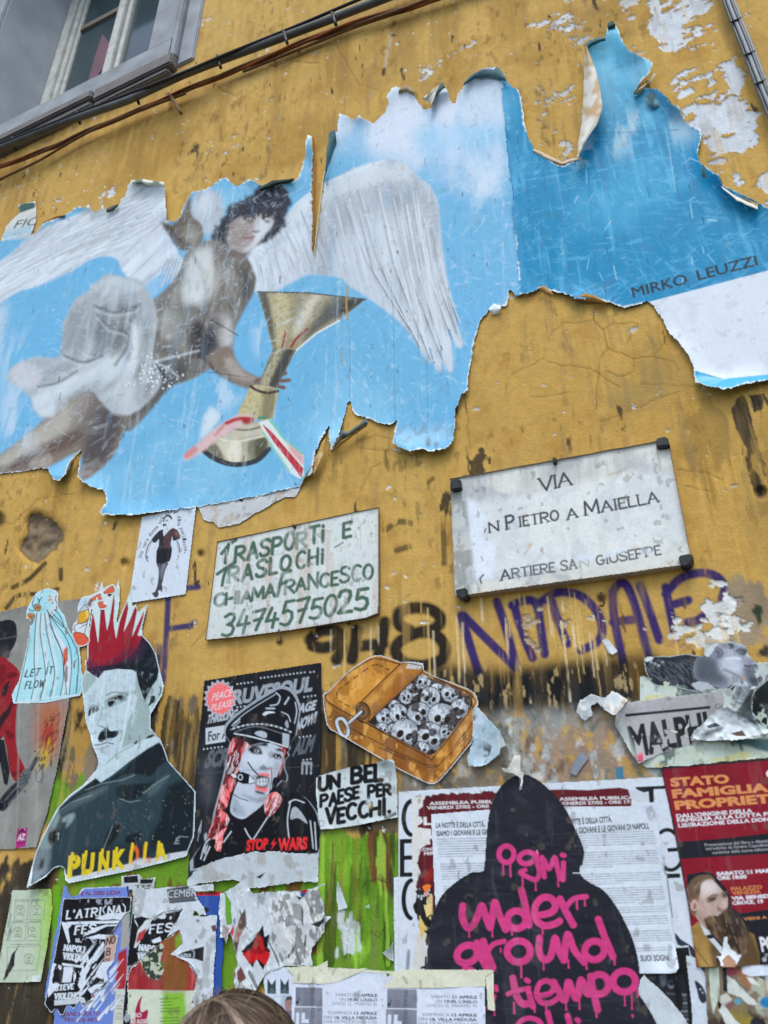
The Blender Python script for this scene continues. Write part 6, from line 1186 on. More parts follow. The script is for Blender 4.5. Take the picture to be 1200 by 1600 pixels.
def make_tin():
 z = Zm(500, 1015, 4.8); s = Sheet(500, 1018, 752, 1230, 1.0, (176, 118, 46)); K = (34, 24, 18); GD = (186, 126, 48)
 s.put(ss(.42, .7, fbm(s.U * 12, s.V * 12, 4, 480)) * .7, (206, 150, 66)); s.put(ss(.5, .75, fbm(s.U * 22, s.V * 14, 4, 481)) * .6, (134, 80, 28)); s.tint(.12, 80, 60, 482)
 sd = s.cov(z((25, 350), (60, 410), (360, 560), (800, 800), (860, 790), (1150, 430), (1150, 660), (880, 990), (800, 990), (600, 900), (180, 670), (60, 580))); s.put(s.blur(sd, 2) * .5, (122, 74, 28)); s.put(s.blur(s.cov(z((40, 390), (300, 540), (290, 640), (60, 560))), 8) * .7, (84, 56, 34))
 s.put(s.blur(s.cov(z((870, 800), (1140, 460), (1140, 640), (900, 940))), 8) * ss(.4, .6, fbm(s.U * 50, s.V * 12, 3, 483)) * .6, (216, 158, 70))
 s.poly(smooth(z((120, 340), (160, 270), (380, 150), (440, 140), (540, 170), (280, 420), (180, 400)), 2), (198, 142, 58), .7, 4)
 op = z((360, 548), (640, 230), (720, 180), (800, 200), (1140, 360), (1145, 420), (860, 780), (820, 790)); m = s.poly(op, (40, 36, 38)); s.poly(z((780, 170), (840, 230), (1130, 380), (1150, 350), (1100, 310), (820, 190)), (96, 66, 40))
 def skull(x, y, rx, ry, rot, mode):
  P = lambda u, v: z((x + u * math.cos(rot) - v * math.sin(rot), y + u * math.sin(rot) + v * math.cos(rot)))[0]
  def D(u, v, a, b, c, rr=0): t = np.linspace(0, 2 * np.pi, 18, endpoint=False); p = np.array([P(u + a * math.cos(q) * math.cos(rr) - b * math.sin(q) * math.sin(rr), v + a * math.cos(q) * math.sin(rr) + b * math.sin(q) * math.cos(rr)) for q in t]); s.put(s.cov(p) * m, c)
  D(0, 0, rx + 6, ry + 6, K); D(0, 0, rx, ry, (182, 184, 192)); D(rx * .3, ry * .5, rx * .6, ry * .35, (140, 144, 154)); D(-rx * .2, -ry * .3, rx * .6, ry * .5, (206, 208, 216))
  D(-rx * .28, ry * .22, rx * .34, ry * .40, (206, 208, 214), .3); D(rx * .42, ry * .16, rx * .30, ry * .38, (206, 208, 214), .3); D(-rx * .28, ry * .24, rx * .25, ry * .32, K, .3); D(rx * .42, ry * .18, rx * .22, ry * .30, K, .3); D(rx * .10, ry * .62, rx * .10, ry * .14, K)
  for k in range(5): D(-rx * .3 + k * rx * .17, ry * .96, rx * .07, ry * .10, (210, 212, 218)); D(-rx * .22 + k * rx * .17, ry * .96, rx * .025, ry * .12, K)
  for k in range(4): q = random.Random(int(x + k)); u, v = q.uniform(-.6, .6) * rx, -q.uniform(.45, .9) * ry; s.put(s.line([P(u, v), P(u + q.uniform(-14, 14), v + 14), P(u + q.uniform(-10, 10), v + 24)], 1.0) * m, K)
 for a in ((770, 235, 62, 52, .3, 0), (690, 300, 62, 48, -.5, 0), (880, 290, 50, 36, .2, 0), (975, 325, 66, 62, .3, 0), (640, 350, 50, 55, -.3, 0), (560, 420, 48, 40, .6, 0), (825, 355, 76, 74, .2, 0), (1090, 400, 42, 40, .1, 0), (1045, 440, 66, 70, .4, 0), (480, 500, 60, 60, -.6, 0), (590, 480, 68, 74, -.5, 0), (740, 480, 88, 84, -.7, 0), (915, 500, 104, 96, .2, 0), (470, 590, 50, 40, .3, 0), (550, 590, 40, 34, .2, 0), (635, 620, 100, 102, .4, 0), (830, 650, 106, 100, .6, 0), (760, 740, 60, 50, .2, 0), (950, 610, 50, 60, .5, 0)): skull(*a)
 s.put(m * ss(.54, .6, fbm(s.U * 120, s.V * 120, 3, 486)) * .45, (90, 92, 100)); s.put(m * ss(.6, .62, fbm(s.U * 46, s.V * 46, 4, 487)), K, .85); s.put((1 - m) * ss(.5, .62, fbm(s.U * 34, s.V * 20, 5, 488)) * .45, (112, 66, 24)); s.put((1 - m) * ss(.58, .68, fbm(s.U * 60, s.V * 40, 4, 489)) * .5, (226, 176, 92))
 # rolled lid and key
 s.poly(z((275, 440), (300, 400), (600, 110), (640, 95), (700, 110), (770, 130), (770, 165), (390, 510), (360, 545), (320, 540)), (170, 112, 46)); s.poly(smooth(z((330, 400), (620, 120), (660, 110), (400, 420)), 1), (214, 166, 84), .6, 3); s.poly(z((400, 480), (740, 170), (770, 150), (770, 165), (390, 520)), (84, 54, 30), .8, 3); s.put(s.cov(z((300, 400), (620, 110), (760, 140), (390, 500))) * ss(.5, .7, fbm(s.U * 40, s.V * 30, 4, 484)) * .5, (120, 72, 28))
 s.poly(z((640, 140), (665, 95), (760, 100), (775, 125), (735, 150), (690, 145)), (196, 192, 188)); s.disc(*z((322, 465))[0], 11, (92, 66, 46), 14); s.disc(*z((322, 465))[0], 7, (120, 86, 58), 9); s.disc(*z((318, 470))[0], 3.5, K, 4)
 def ln(pts, w=1.8, sm=3): s.stroke(z(*pts), w, K, .95, None, sm)
 ln(((25, 345), (60, 330), (120, 250), (250, 150), (380, 75), (440, 68), (600, 110))); ln(((40, 350), (70, 400), (280, 520), (360, 560), (800, 800), (860, 795), (1150, 425), (1155, 370), (1090, 310), (780, 175))); ln(((300, 400), (430, 270), (600, 110))); ln(((360, 548), (770, 165)), 1.8, 0); ln(((270, 440), (280, 405), (310, 395), (350, 410), (375, 460), (370, 510), (350, 545), (300, 540), (275, 500), (270, 440)), 1.6)
 ln(((820, 795), (640, 700), (360, 555)), 1.4); ln(((25, 350), (40, 500), (60, 580), (180, 665), (600, 905), (800, 995), (870, 1000), (1100, 720), (1150, 640), (1150, 430)), 2); ln(((50, 500), (120, 530)), 1.2, 0); ln(((770, 130), (770, 165)), 2, 0); ln(((640, 95), (770, 125)), 1.4, 0)
 for q in (((130, 340), (140, 300), (250, 220), (390, 120), (450, 120), (540, 165)), ((125, 330), (140, 380), (250, 440))):
  p = smooth(z(*q), 8, False)
  for i in range(0, len(p) - 3, 4): s.stroke(p[i:i + 3], 1.6, K, .95)
 for q in (((230, 590), (480, 720)), ((290, 625), (345, 665)), ((450, 735), (650, 830)), ((500, 735), (690, 830)), ((890, 870), (990, 770)), ((905, 840), (940, 800)), ((1000, 750), (1100, 640)), ((1010, 720), (1090, 615)), ((1070, 655), (1145, 545)), ((800, 880), (860, 885), (900, 860)), ((640, 790), (780, 860), (880, 870))): ln(q, 1.2, 0 if len(q) == 2 else 4)
 for w, c in ((7.5, K), (4.8, (190, 194, 202))):
  s.stroke(z((310, 465), (210, 555)), w * .8, c); s.stroke(smooth(z((200, 555), (170, 520), (140, 520), (125, 545), (145, 610), (175, 650), (205, 645), (212, 600), (200, 555)), 4, False), w, c)
 s.text('ALDAM', z((862, 970))[0], z((915, 925))[0], 6, K, 0)
 out = smooth(z((18, 340), (60, 318), (110, 255), (240, 140), (370, 55), (460, 40), (600, 88), (660, 88), (775, 100), (780, 155), (880, 205), (1110, 290), (1175, 345), (1186, 425), (1155, 450), (1155, 660), (1090, 760), (900, 985), (830, 1010), (770, 990), (580, 895), (460, 825), (200, 672), (110, 620), (48, 565)), 2)
 s.cut(out); b = s.blur(s.mask, 2.2); s.put((1 - ss(.74, .86, b)) * s.mask, (212, 214, 218)); s.wrinkle(.0006, 10, 6, 52); s.lift(6, .003, 3, .05)
 tag(s.build('cutout_poster', M_PAPER, None, 5.0), 'cutout of an opened golden sardine tin packed with grinning skulls', 'poster')
 # caption sheet
 z = Zm(480, 920, 3.75); s = Sheet(490, 1182, 626, 1302, .95, (200, 204, 206)); s.tint(.08, 24, 16, 490)
 def B(t, a, b, h, w, sd, **q): s.hand(t, z(a)[0], z(b)[0], h, w, (22, 24, 26), 0, 1, 1.2, jit=.14, seed=sd, **q)
 B('UN', (72, 1184), (185, 1160), 21, 6.4, 1, gap=.35); B('BEL', (262, 1140), (438, 1120), 22, 7, 2, gap=.4); B('PAESE', (80, 1280), (300, 1226), 19, 5.4, 3, gap=.3); B('PER', (360, 1222), (488, 1204), 18, 5.6, 4, gap=.35); B('VECCHI.', (112, 1378), (490, 1308), 22, 6.4, 5, gap=.34); B('ALDAM', (452, 1350), (520, 1328), 5, 1.4, 6)
 s.disc(*z((82, 1374))[0], 5, (120, 126, 130)); s.disc(*z((82, 1374))[0], 4, (200, 204, 206)); s.disc(*z((360, 1250))[0], 4, (176, 200, 226), 7, a=.7, soft=2); s.disc(*z((366, 1268))[0], 3, (206, 186, 120), 5, a=.8, soft=2)
 s.cut(z((50, 1105), (70, 1092), (250, 1042), (400, 1020), (440, 1004), (500, 996), (515, 1010), (525, 1110), (530, 1240), (532, 1340), (440, 1356), (300, 1386), (180, 1404), (75, 1412), (62, 1320), (50, 1200)), 4, .7); s.wrinkle(.001, 10, 6, 55); s.lift(8, .006, 4, .05); s.curl(605, 1190, 20, .015, 10)
 tag(s.build('caption_sheet', M_PAPER, None, 7.6), 'white paper with thick black hand lettering UN BEL PAESE PER VECCHI', 'paper notice')

def make_small_remnants():
 # bare backing paper left under the huge poster
 z = Zm(200, 760, 2.857); s = Sheet(296, 750, 482, 830, 1.1, (196, 194, 196)); s.tint(.1, 24, 24, 500); s.put(ss(.56, .64, fbm(s.U * 40, s.V * 30, 4, 501)) * .5, (168, 150, 122)); s.poly(z((495, 50), (515, 42), (512, 70), (498, 66)), (40, 36, 32))
 s.cut(z((300, 70), (480, 20), (650, 0), (770, -24), (776, 10), (750, 48), (700, 48), (640, 85), (560, 130), (490, 172), (405, 185), (380, 160), (335, 150), (320, 110)), 6, 1.4); s.rim(2.5); s.wrinkle(.0008, 14, 8, 3)
 tag(s.build('torn_paper', M_PAPER, None, 1.4), 'ragged bare white backing paper hanging just under the huge blue poster', 'torn paper')
 # pale blue scrap peeling beside the tin
 z = Zm(480, 920, 3.75); s = Sheet(724, 1094, 796, 1206, 1.0, (156, 180, 196)); s.tint(.14, 20, 16, 503); s.put(ss(.55, .7, fbm(s.U * 24, s.V * 16, 4, 504)) * .6, (190, 204, 214)); s.put(ss(.6, .66, fbm(s.U * 60, s.V * 40, 4, 505)) * s.blur(s.cov(z((960, 960), (1100, 900), (1100, 1020), (960, 1040))), 5), (40, 44, 50)); s.poly(z((1110, 850), (1165, 920), (1120, 930)), (206, 206, 200))
 s.cut(z((975, 680), (1000, 690), (1130, 835), (1168, 920), (1135, 935), (1130, 970), (1050, 1030), (990, 1048), (945, 1040), (935, 985), (965, 900), (978, 760)), 8, 1.4); s.rim(2); s.wrinkle(.002, 12, 12, 5); s.curl(790, 1160, 30, .02, 14); s.curl(740, 1190, 24, .012, 10)
 tag(s.build('paper_scrap', M_PAPER, None, 3.6), 'pale blue crumpled paper scrap beside the sardine tin cutout', 'paper scrap')
 z = Zm(800, 840, 3); s = Sheet(884, 1168, 924, 1216, 1.0, (128, 138, 152)); s.tint(.16, 40, 20, 506); s.cut(z((325, 1000), (360, 1030), (300, 1120), (268, 1100), (290, 1050)), 3, .6)
 tag(s.build('tape_strip', M_PAPER, None, 3.0), 'grey strip of old tape above the red edged assembly poster', 'tape')
 s = Sheet(922, 1190, 942, 1222, 1.0, (206, 208, 208)); s.tint(.12, 40, 20, 507); s.cut(z((392, 1058), (412, 1100), (395, 1140), (378, 1120)), 3, .6); s.curl(930, 1196, 12, .012, 8)
 tag(s.build('paper_scrap', M_PAPER, None, 3.0), 'tiny white paper scrap between the grey tape strip and the blue chip', 'paper scrap')
 s = Sheet(960, 1194, 978, 1222, 1.0, (58, 118, 150)); s.tint(.1, 40, 20, 508); s.cut(z((488, 1075), (520, 1072), (522, 1130), (490, 1134)), 3, .5)
 tag(s.build('paper_scrap', M_PAPER, None, 3.0), 'tiny blue paper chip above the white topped assembly poster', 'paper scrap')
 s = Sheet(936, 990, 970, 1030, 1.0, (214, 216, 220)); s.tint(.1, 30, 20, 509); s.cut(z((420, 480), (448, 470), (500, 535), (470, 552), (450, 540)), 3, .6); s.wrinkle(.001, 20, 20, 3)
 tag(s.build('paper_scrap', M_PAPER, None, 2.0), 'white paper scrap stuck over the purple graffiti', 'paper scrap')
 z = Zm(600, 1180, 3.75); s = Sheet(774, 1180, 824, 1244, 1.0, (206, 204, 196)); s.tint(.1, 24, 20, 510)
 s.cut(z((680, 70), (720, 75), (760, 0), (800, -5), (802, 90), (824, 100), (810, 190), (795, 186), (800, 140), (760, 110), (700, 100)), 3, .8); s.wrinkle(.002, 20, 14, 3); s.curl(800, 1195, 20, .012, 10); s.curl(808, 1230, 10, .008, 8)
 tag(s.build('paper_scrap', M_PAPER, None, 12.5), 'cream torn paper hanging over the peak of the black hooded cutout', 'paper scrap')

make_street_plate(); make_board(); make_woman_sheet(); make_flow(); make_mohawk(); make_flame_poster(); make_girl_poster(); make_tin(); make_small_remnants()

# ================================================================ the crowded lower wall: notices, flyers, torn layers
MAR, INKB = (92, 26, 36), (26, 28, 32)
def fake_lines(s, a, b, n, step, c=(120, 126, 140), w=1.6, seed=0, skip=(), short=()):
 """small illegible body text: rows of word-length dashes from a towards b"""
 rs = random.Random(seed); a = np.array(a, float); b = np.array(b, float); dn = np.array(step, float)
 for i in range(n):
  if i in skip: continue
  p, q = a + dn * i, b + dn * i
  if i in short: q = p + (q - p) * rs.uniform(.25, .7)
  L = np.hypot(*(q - p)); u = (q - p) / L; x = 0
  while x < L - 2:
   k = min(rs.uniform(4, 13), L - x); s.stroke([p + u * x, p + u * (x + k)], w, c, rs.uniform(.55, .95)); x += k + 1.8

def make_assembly():
 z = Zm(600, 1180, 3.75)
 s = Sheet(608, 1218, 852, 1528, 1.05, (206, 210, 220)); s.tint(.05, 14, 10, 520)
 for y in (1335, 1420): s.stroke([(612, y), (660, y - 2)], 1, (176, 182, 194), .6)
 def ring(cy, h): s.stroke(z(*[(165 + 50 * math.cos(t), cy + h * math.sin(t)) for t in np.linspace(math.radians(100), math.radians(262), 14)]), 7, INKB, 1, 1.2)
 ring(368, 100); ring(845, 112)
 s.poly(z((92, 492), (170, 490), (170, 515), (120, 518), (120, 588), (165, 586), (165, 612), (120, 614), (120, 688), (166, 686), (166, 712), (92, 714)), INKB)
 mar = rough(z((190, 240), (640, 212), (1000, 200), (1000, 1000), (285, 1000), (250, 900), (200, 830), (180, 700), (200, 600), (210, 480), (180, 400), (215, 300)), 4, 3, 12); m = s.poly(mar, MAR); s.put(m * ss(.5, .75, fbm(s.U * 20, s.V * 8, 3, 521)) * .5, (58, 18, 26))
 tear = rough(z((165, 250), (250, 236), (215, 300), (180, 330), (225, 380), (195, 420), (270, 430), (270, 520), (210, 540), (190, 640), (215, 690), (180, 760), (190, 830), (170, 860), (165, 600)), 3, 2.5, 13); s.poly(tear, (212, 208, 204))
 s.text('ASSEMBLEA PUBBLICA', z((266, 292))[0], (790, 1254), 5.2, (222, 214, 216), .03); s.text('VENERDI 27/02 - ORE 17:30', z((252, 318))[0], (790, 1261), 5.2, (222, 214, 216), .03)
 s.text('L', z((232, 408))[0], z((285, 405))[0], 13, (222, 214, 216), .04); s.text('B', z((225, 495))[0], z((285, 490))[0], 14, (222, 214, 216), .04); s.text('CONTRO', z((205, 562))[0], z((345, 555))[0], 5, (222, 214, 216), .03); s.text('FERMI', z((235, 585))[0], z((330, 580))[0], 5, (222, 214, 216), .03)
 s.poly(rough(z((190, 800), (285, 780), (285, 1040), (250, 1120), (200, 960), (170, 900)), 4, 2.5, 14), (28, 26, 28)); s.put(s.cov(z((170, 790), (285, 770), (285, 1060), (200, 1060))) * ss(.56, .6, fbm(s.U * 40, s.V * 30, 4, 523)), (196, 180, 130)); s.put(s.cov(z((170, 790), (285, 770), (285, 1000), (200, 1000))) * ss(.6, .64, fbm(s.U * 50, s.V * 40, 4, 524)), (176, 184, 196))
 s.poly(smooth(z((225, 770), (260, 755), (275, 770), (255, 800), (258, 840), (240, 800)), 3), (222, 116, 44)); s.poly(z((230, 690), (285, 660), (285, 720), (240, 750)), (150, 40, 30), .8, 2); s.poly(z((235, 880), (275, 870), (275, 930), (250, 950)), (222, 196, 130))
 s.poly(rough(z((185, 1060), (245, 1040), (240, 1100), (255, 1180), (210, 1260), (170, 1260), (180, 1130)), 3, 2.5, 15), (206, 200, 196)); s.poly(rough(z((205, 940), (240, 1000), (225, 1080), (208, 1030)), 2, 2, 16), (206, 180, 100)); s.poly(z((240, 1180), (252, 1180), (250, 1280), (236, 1280)), INKB); s.poly(z((215, 1240), (250, 1230), (250, 1245), (215, 1255)), INKB)
 s.poly(smooth(z((140, 1140), (152, 1145), (150, 1210), (143, 1280), (130, 1275), (132, 1190)), 2), (96, 104, 118), .9, 1); s.stroke(z((84, 712), (84, 1270)), 1, (186, 190, 200), .7)
 s.cut(z((83, 212), (360, 196), (640, 180), (900, 170), (940, 1310), (60, 1300), (55, 716), (84, 708)), 3, .3); s.wrinkle(.0006, 8, 4, 61); s.lift(6, .003, 4, .05)
 tag(s.build('assembly_poster', M_PAPER, None, 4.2), 'white edged maroon assembly poster with big black letters and a scorched torn hole', 'poster')
 # its twin on the other side of the hooded figure
 y = Zm(880, 1180, 3.75); s = Sheet(842, 1206, 1100, 1530, 1.05, (206, 210, 220)); s.tint(.06, 14, 10, 525)
 m = s.poly(y((-140, 205), (0, 200), (150, 205), (250, 195), (330, 190), (380, 200), (400, 260), (400, 300), (-140, 300)), MAR); s.put(m * ss(.55, .7, fbm(s.U * 30, s.V * 20, 3, 526)) * .6, (40, 24, 26))
 s.text('ASSEMBLEA PUBBLICA', (874, 1251), y((415, 256))[0], 5.2, (222, 214, 216), .03); s.text('VENERDI 27/02 - ORE 17:30', (874, 1258), y((438, 280))[0], 5.2, (222, 214, 216), .03)
 s.poly(y((420, 186), (600, 178), (610, 196), (530, 200), (532, 275), (505, 278), (500, 212), (470, 220), (430, 200)), INKB); s.poly(rough(y((390, 215), (440, 205), (500, 230), (500, 270), (430, 275), (400, 250)), 2, 3, 5), (200, 200, 206))
 s.stroke(y(*[(610 + 76 * math.cos(t), 555 + 118 * math.sin(t)) for t in np.linspace(math.radians(-120), math.radians(-20), 12)]), 6, INKB); s.stroke(y(*[(630 + 76 * math.cos(t), 555 + 118 * math.sin(t)) for t in np.linspace(math.radians(20), math.radians(120), 12)]), 6, INKB); s.poly(y((610, 545), (680, 540), (682, 562), (612, 568)), INKB); s.poly(y((605, 695), (685, 692), (686, 718), (608, 722)), INKB)
 s.stroke(y((610, 725), (640, 950)), 1.2, INKB)
 s.poly(smooth(y((655, 1040), (690, 1080), (740, 1110), (770, 1140), (790, 1200), (760, 1190), (720, 1130), (670, 1110)), 2), (44, 52, 70))
 s.cut(y((-150, 162), (0, 157), (300, 142), (590, 124), (820, 1330), (400, 1330), (-140, 1310)), 3, .4); s.wrinkle(.0006, 8, 4, 62)
 tag(s.build('assembly_poster', M_PAPER, None, 3.4), 'assembly poster with a thin maroon band, mostly under the letter ending SUOI SOGNI', 'poster')
 # the printed letters over them
 s = Sheet(668, 1256, 852, 1500, 1.0, (208, 213, 224)); s.tint(.03, 10, 8, 527); K = (38, 40, 48)
 s.text('LA NOTTE È DELLA CITTÀ.', z((306, 426))[0], z((592, 419))[0], 8.6, K, .03); s.text('SIAMO I GIOVANI E LE GIOVANI DI NAPOLI,', z((308, 474))[0], (818, 1302), 8.6, K, .03)
 fake_lines(s, z((310, 492))[0], (836, 1308), 36, (.55, 3.9), (132, 138, 152), 1.5, 2, (8, 9, 17, 18, 27), (7, 16, 26))
 s.cut([(673, 1272), (755, 1265), (836, 1259), (850, 1498), (686, 1498), (679, 1400)]); s.wrinkle(.0005, 8, 5, 63); s.lift(8, .003, 4, .04)
 tag(s.build('letter_sheet', M_PAPER, None, 6.2), 'white printed letter headed LA NOTTE E DELLA CITTA beside the scorched hole', 'paper notice')
 s = Sheet(860, 1246, 1072, 1530, 1.0, (208, 213, 224)); s.tint(.04, 10, 8, 528); s.put(ss(.55, .72, fbm(s.U * 10, s.V * 4, 4, 529)) * .35, (186, 192, 206))
 s.text('LA NOTTE È DELLA CITTÀ.', (877, 1290), y((287, 390))[0], 9.5, K, .03); s.text('SIAMO I GIOVANI E LE GIOVANI DI NAPOLI,', (878, 1304), y((505, 430))[0], 10, K, .03)
 fake_lines(s, y((-10, 462))[0], y((530, 445))[0], 50, (.62, 3.78), (138, 144, 158), 1.5, 4, (7, 15, 16, 22, 30, 34, 40, 46, 47), (6, 14, 21, 29, 39))
 s.text('SUOI SOGNI.', y((455, 1207))[0], y((630, 1203))[0], 10, K, .03); s.text('I', y((425, 1208))[0], y((438, 1208))[0], 10, K, .03)
 s.cut(smooth(y((-60, 320), (0, 314), (300, 300), (538, 290), (560, 420), (600, 700), (640, 1000), (672, 1200), (680, 1245), (660, 1278), (560, 1282), (440, 1282), (200, 1290), (-40, 1300)), 1)); s.wrinkle(.0008, 6, 4, 64); s.curl(1056, 1516, 26, .022, 16); s.lift(8, .003, 4, .04)
 tag(s.build('letter_sheet', M_PAPER, None, 6.2), 'white printed letter ending SUOI SOGNI with its lower corner curling up', 'paper notice')

def make_hooded():
 z = Zm(600, 1180, 3.75); y = Zm(880, 1180, 3.75); t = Zm(690, 1300, 3.75)
 s = Sheet(655, 1204, 1060, 1680, 1.15, (34, 36, 46)); s.put(ss(.5, .75, fbm(s.U * 10, s.V * 14, 5, 540)) * .5, (46, 48, 58)); s.put(ss(.58, .75, fbm(s.U * 30, s.V * 50, 4, 541)) * .35, (62, 64, 74)); s.put(ss(.5, .8, fbm(s.U * 5, s.V * 5, 3, 542)) * .5, (24, 26, 34))
 PK = (200, 60, 128); M = np.zeros_like(s.mask)
 def L(pts, w=11, sm=4): np.maximum(M, s.line(smooth(t(*pts), sm, False) if sm else t(*pts), w), out=M)
 def O(cx, cy, rx, ry, w=11, rot=0.0):
  a = np.linspace(0, 2 * np.pi, 26); L([(cx + rx * math.cos(q) * math.cos(rot) - ry * math.sin(q) * math.sin(rot), cy + rx * math.cos(q) * math.sin(rot) + ry * math.sin(q) * math.cos(rot)) for q in a], w, 0)
 O(380, 130, 44, 48, 8); O(500, 152, 46, 34, 8, -.2); L([(556, 122), (560, 180), (572, 240), (552, 280), (500, 262), (462, 238), (490, 222)], 7.4)
 L([(588, 150), (602, 262)], 8, 0); L([(600, 165), (630, 215), (662, 150), (676, 200), (694, 275)], 8); L([(714, 180), (712, 280)], 8, 0); L([(706, 134), (718, 138)], 7.5, 0)
 L([(124, 432), (122, 500), (150, 560), (186, 545), (216, 480), (236, 432), (256, 490), (284, 560)]); L([(284, 560), (300, 480), (312, 412), (340, 490), (376, 572)]); O(440, 514, 54, 52); L([(468, 342), (490, 430), (512, 545)])
 L([(560, 490), (640, 472), (668, 432), (640, 388), (586, 388), (548, 440), (552, 510), (600, 548), (660, 540), (692, 522)]); L([(694, 392), (730, 470), (772, 544)]); L([(726, 446), (772, 392), (848, 378)], 8)
 O(150, 716, 62, 50, 11, -.5); L([(206, 650), (226, 720), (262, 792)]); L([(244, 640), (270, 720), (300, 790)]); L([(262, 716), (300, 660), (366, 640)], 8); O(452, 700, 68, 62); L([(574, 622), (572, 700), (600, 748), (640, 726), (664, 622), (686, 690), (716, 752)]); L([(716, 752), (738, 600), (776, 690), (836, 764)]); O(896, 694, 58, 54, 11, -.4); L([(918, 512), (958, 620), (1004, 730)])
 L([(318, 906), (322, 926)], 7, 0); L([(310, 960), (296, 1020), (278, 1034)], 6); L([(418, 856), (436, 950), (470, 1004), (506, 1006)]); L([(388, 950), (440, 930), (512, 914)], 7.4, 0); L([(508, 930), (536, 1024)], 9, 0); L([(496, 866), (508, 874)], 8, 0); L([(562, 962), (634, 946), (656, 904), (620, 872), (574, 890), (556, 950), (584, 998), (640, 1000), (680, 974)], 8.4)
 L([(656, 880), (690, 940), (722, 984), (742, 880), (764, 930), (794, 974), (816, 866), (840, 930), (862, 950)]); L([(872, 846), (890, 940), (914, 1042)], 11); O(924, 892, 54, 58, 11); O(1070, 876, 66, 62)
 L([(448, 1128), (470, 1104), (520, 1090), (570, 1108), (590, 1140)], 8); L([(622, 1058), (640, 1130)], 9, 0); L([(738, 1076), (752, 1130)], 9, 0); L([(794, 1100), (802, 1108)], 8, 0)
 L([(130, 800), (170, 800), (200, 820)], 6)
 rs = random.Random(12)
 for x, y0, y1 in ((360, 180, 246), (402, 180, 258), (474, 260, 345), (550, 285, 338), (682, 270, 316), (160, 560, 612), (296, 560, 610), (410, 560, 600), (590, 550, 596), (792, 400, 450), (838, 385, 430), (466, 760, 850), (596, 750, 804), (742, 750, 794), (848, 765, 800), (1012, 735, 774), (308, 790, 808), (424, 1000, 1060), (544, 1020, 1052), (612, 1000, 1048), (728, 980, 1040), (806, 970, 1034), (906, 1040, 1082), (1072, 930, 1014), (1114, 930, 1034), (1146, 920, 964), (308, 1030, 1070), (345, 680, 698), (1118, 1074, 1080)):
  L([(x, y0), (x + 2, y1)], rs.uniform(2.2, 3.4), 0); np.maximum(M, s.line(t((x + 2, y1), (x + 2, y1 + 1)), 3.6), out=M)
 n = fbm(s.U * 14, s.V * 10, 4, 545); s.put(M, pig(PK) * (.86 + .28 * n)[..., None], .96)
 for q in (((300, 220), (300, 300), (330, 400)),): s.stroke(t(*q), 2.4, (84, 88, 100), .45, 5, 4)
 for k in range(34):
  x, yy = rs.uniform(680, 1010), rs.uniform(1240, 1600); s.stroke([(x, yy), (x + rs.uniform(8, 40), yy + rs.uniform(-2, 2))], 1, (74, 76, 88), .4, 2)
 out = np.vstack([smooth(z((246, 1300), (250, 1200), (258, 1080), (280, 950), (330, 830), (420, 740), (512, 684)), 3, False), z((582, 680), (590, 620)), smooth(z((596, 520), (606, 400), (630, 280), (680, 185), (748, 126), (824, 110), (900, 142), (984, 212), (1064, 310), (1122, 430), (1172, 548), (1164, 640)), 3, False), y((100, 655), (98, 690), (124, 722)), smooth(y((160, 745), (250, 800), (340, 930), (410, 1080), (444, 1220), (450, 1320), (440, 1385), (480, 1450), (550, 1575), (640, 1850)), 3, False), np.array([(680, 1680), (664, 1580)])])
 s.cut(out); s.hole(z((794, 115), (806, 108), (808, 190), (792, 238), (797, 190)))
 s.stroke(y((58, 690), (104, 691)), 1.6, (200, 204, 210)); b = s.blur(s.mask, 1.5); s.put((1 - ss(.62, .8, b)) * s.mask * .5, (90, 94, 104))
 s.wrinkle(.0007, 5, 16, 71, 3); s.wrinkle(.0004, 18, 30, 72); s.lift(8, .003, 4, .04); s.curl(812, 1230, 14, .008, 10)
 tag(s.build('cutout_poster', M_PAPER, None, 8.6), 'big black cutout of a hooded figure covered in dripping pink lettering', 'poster')

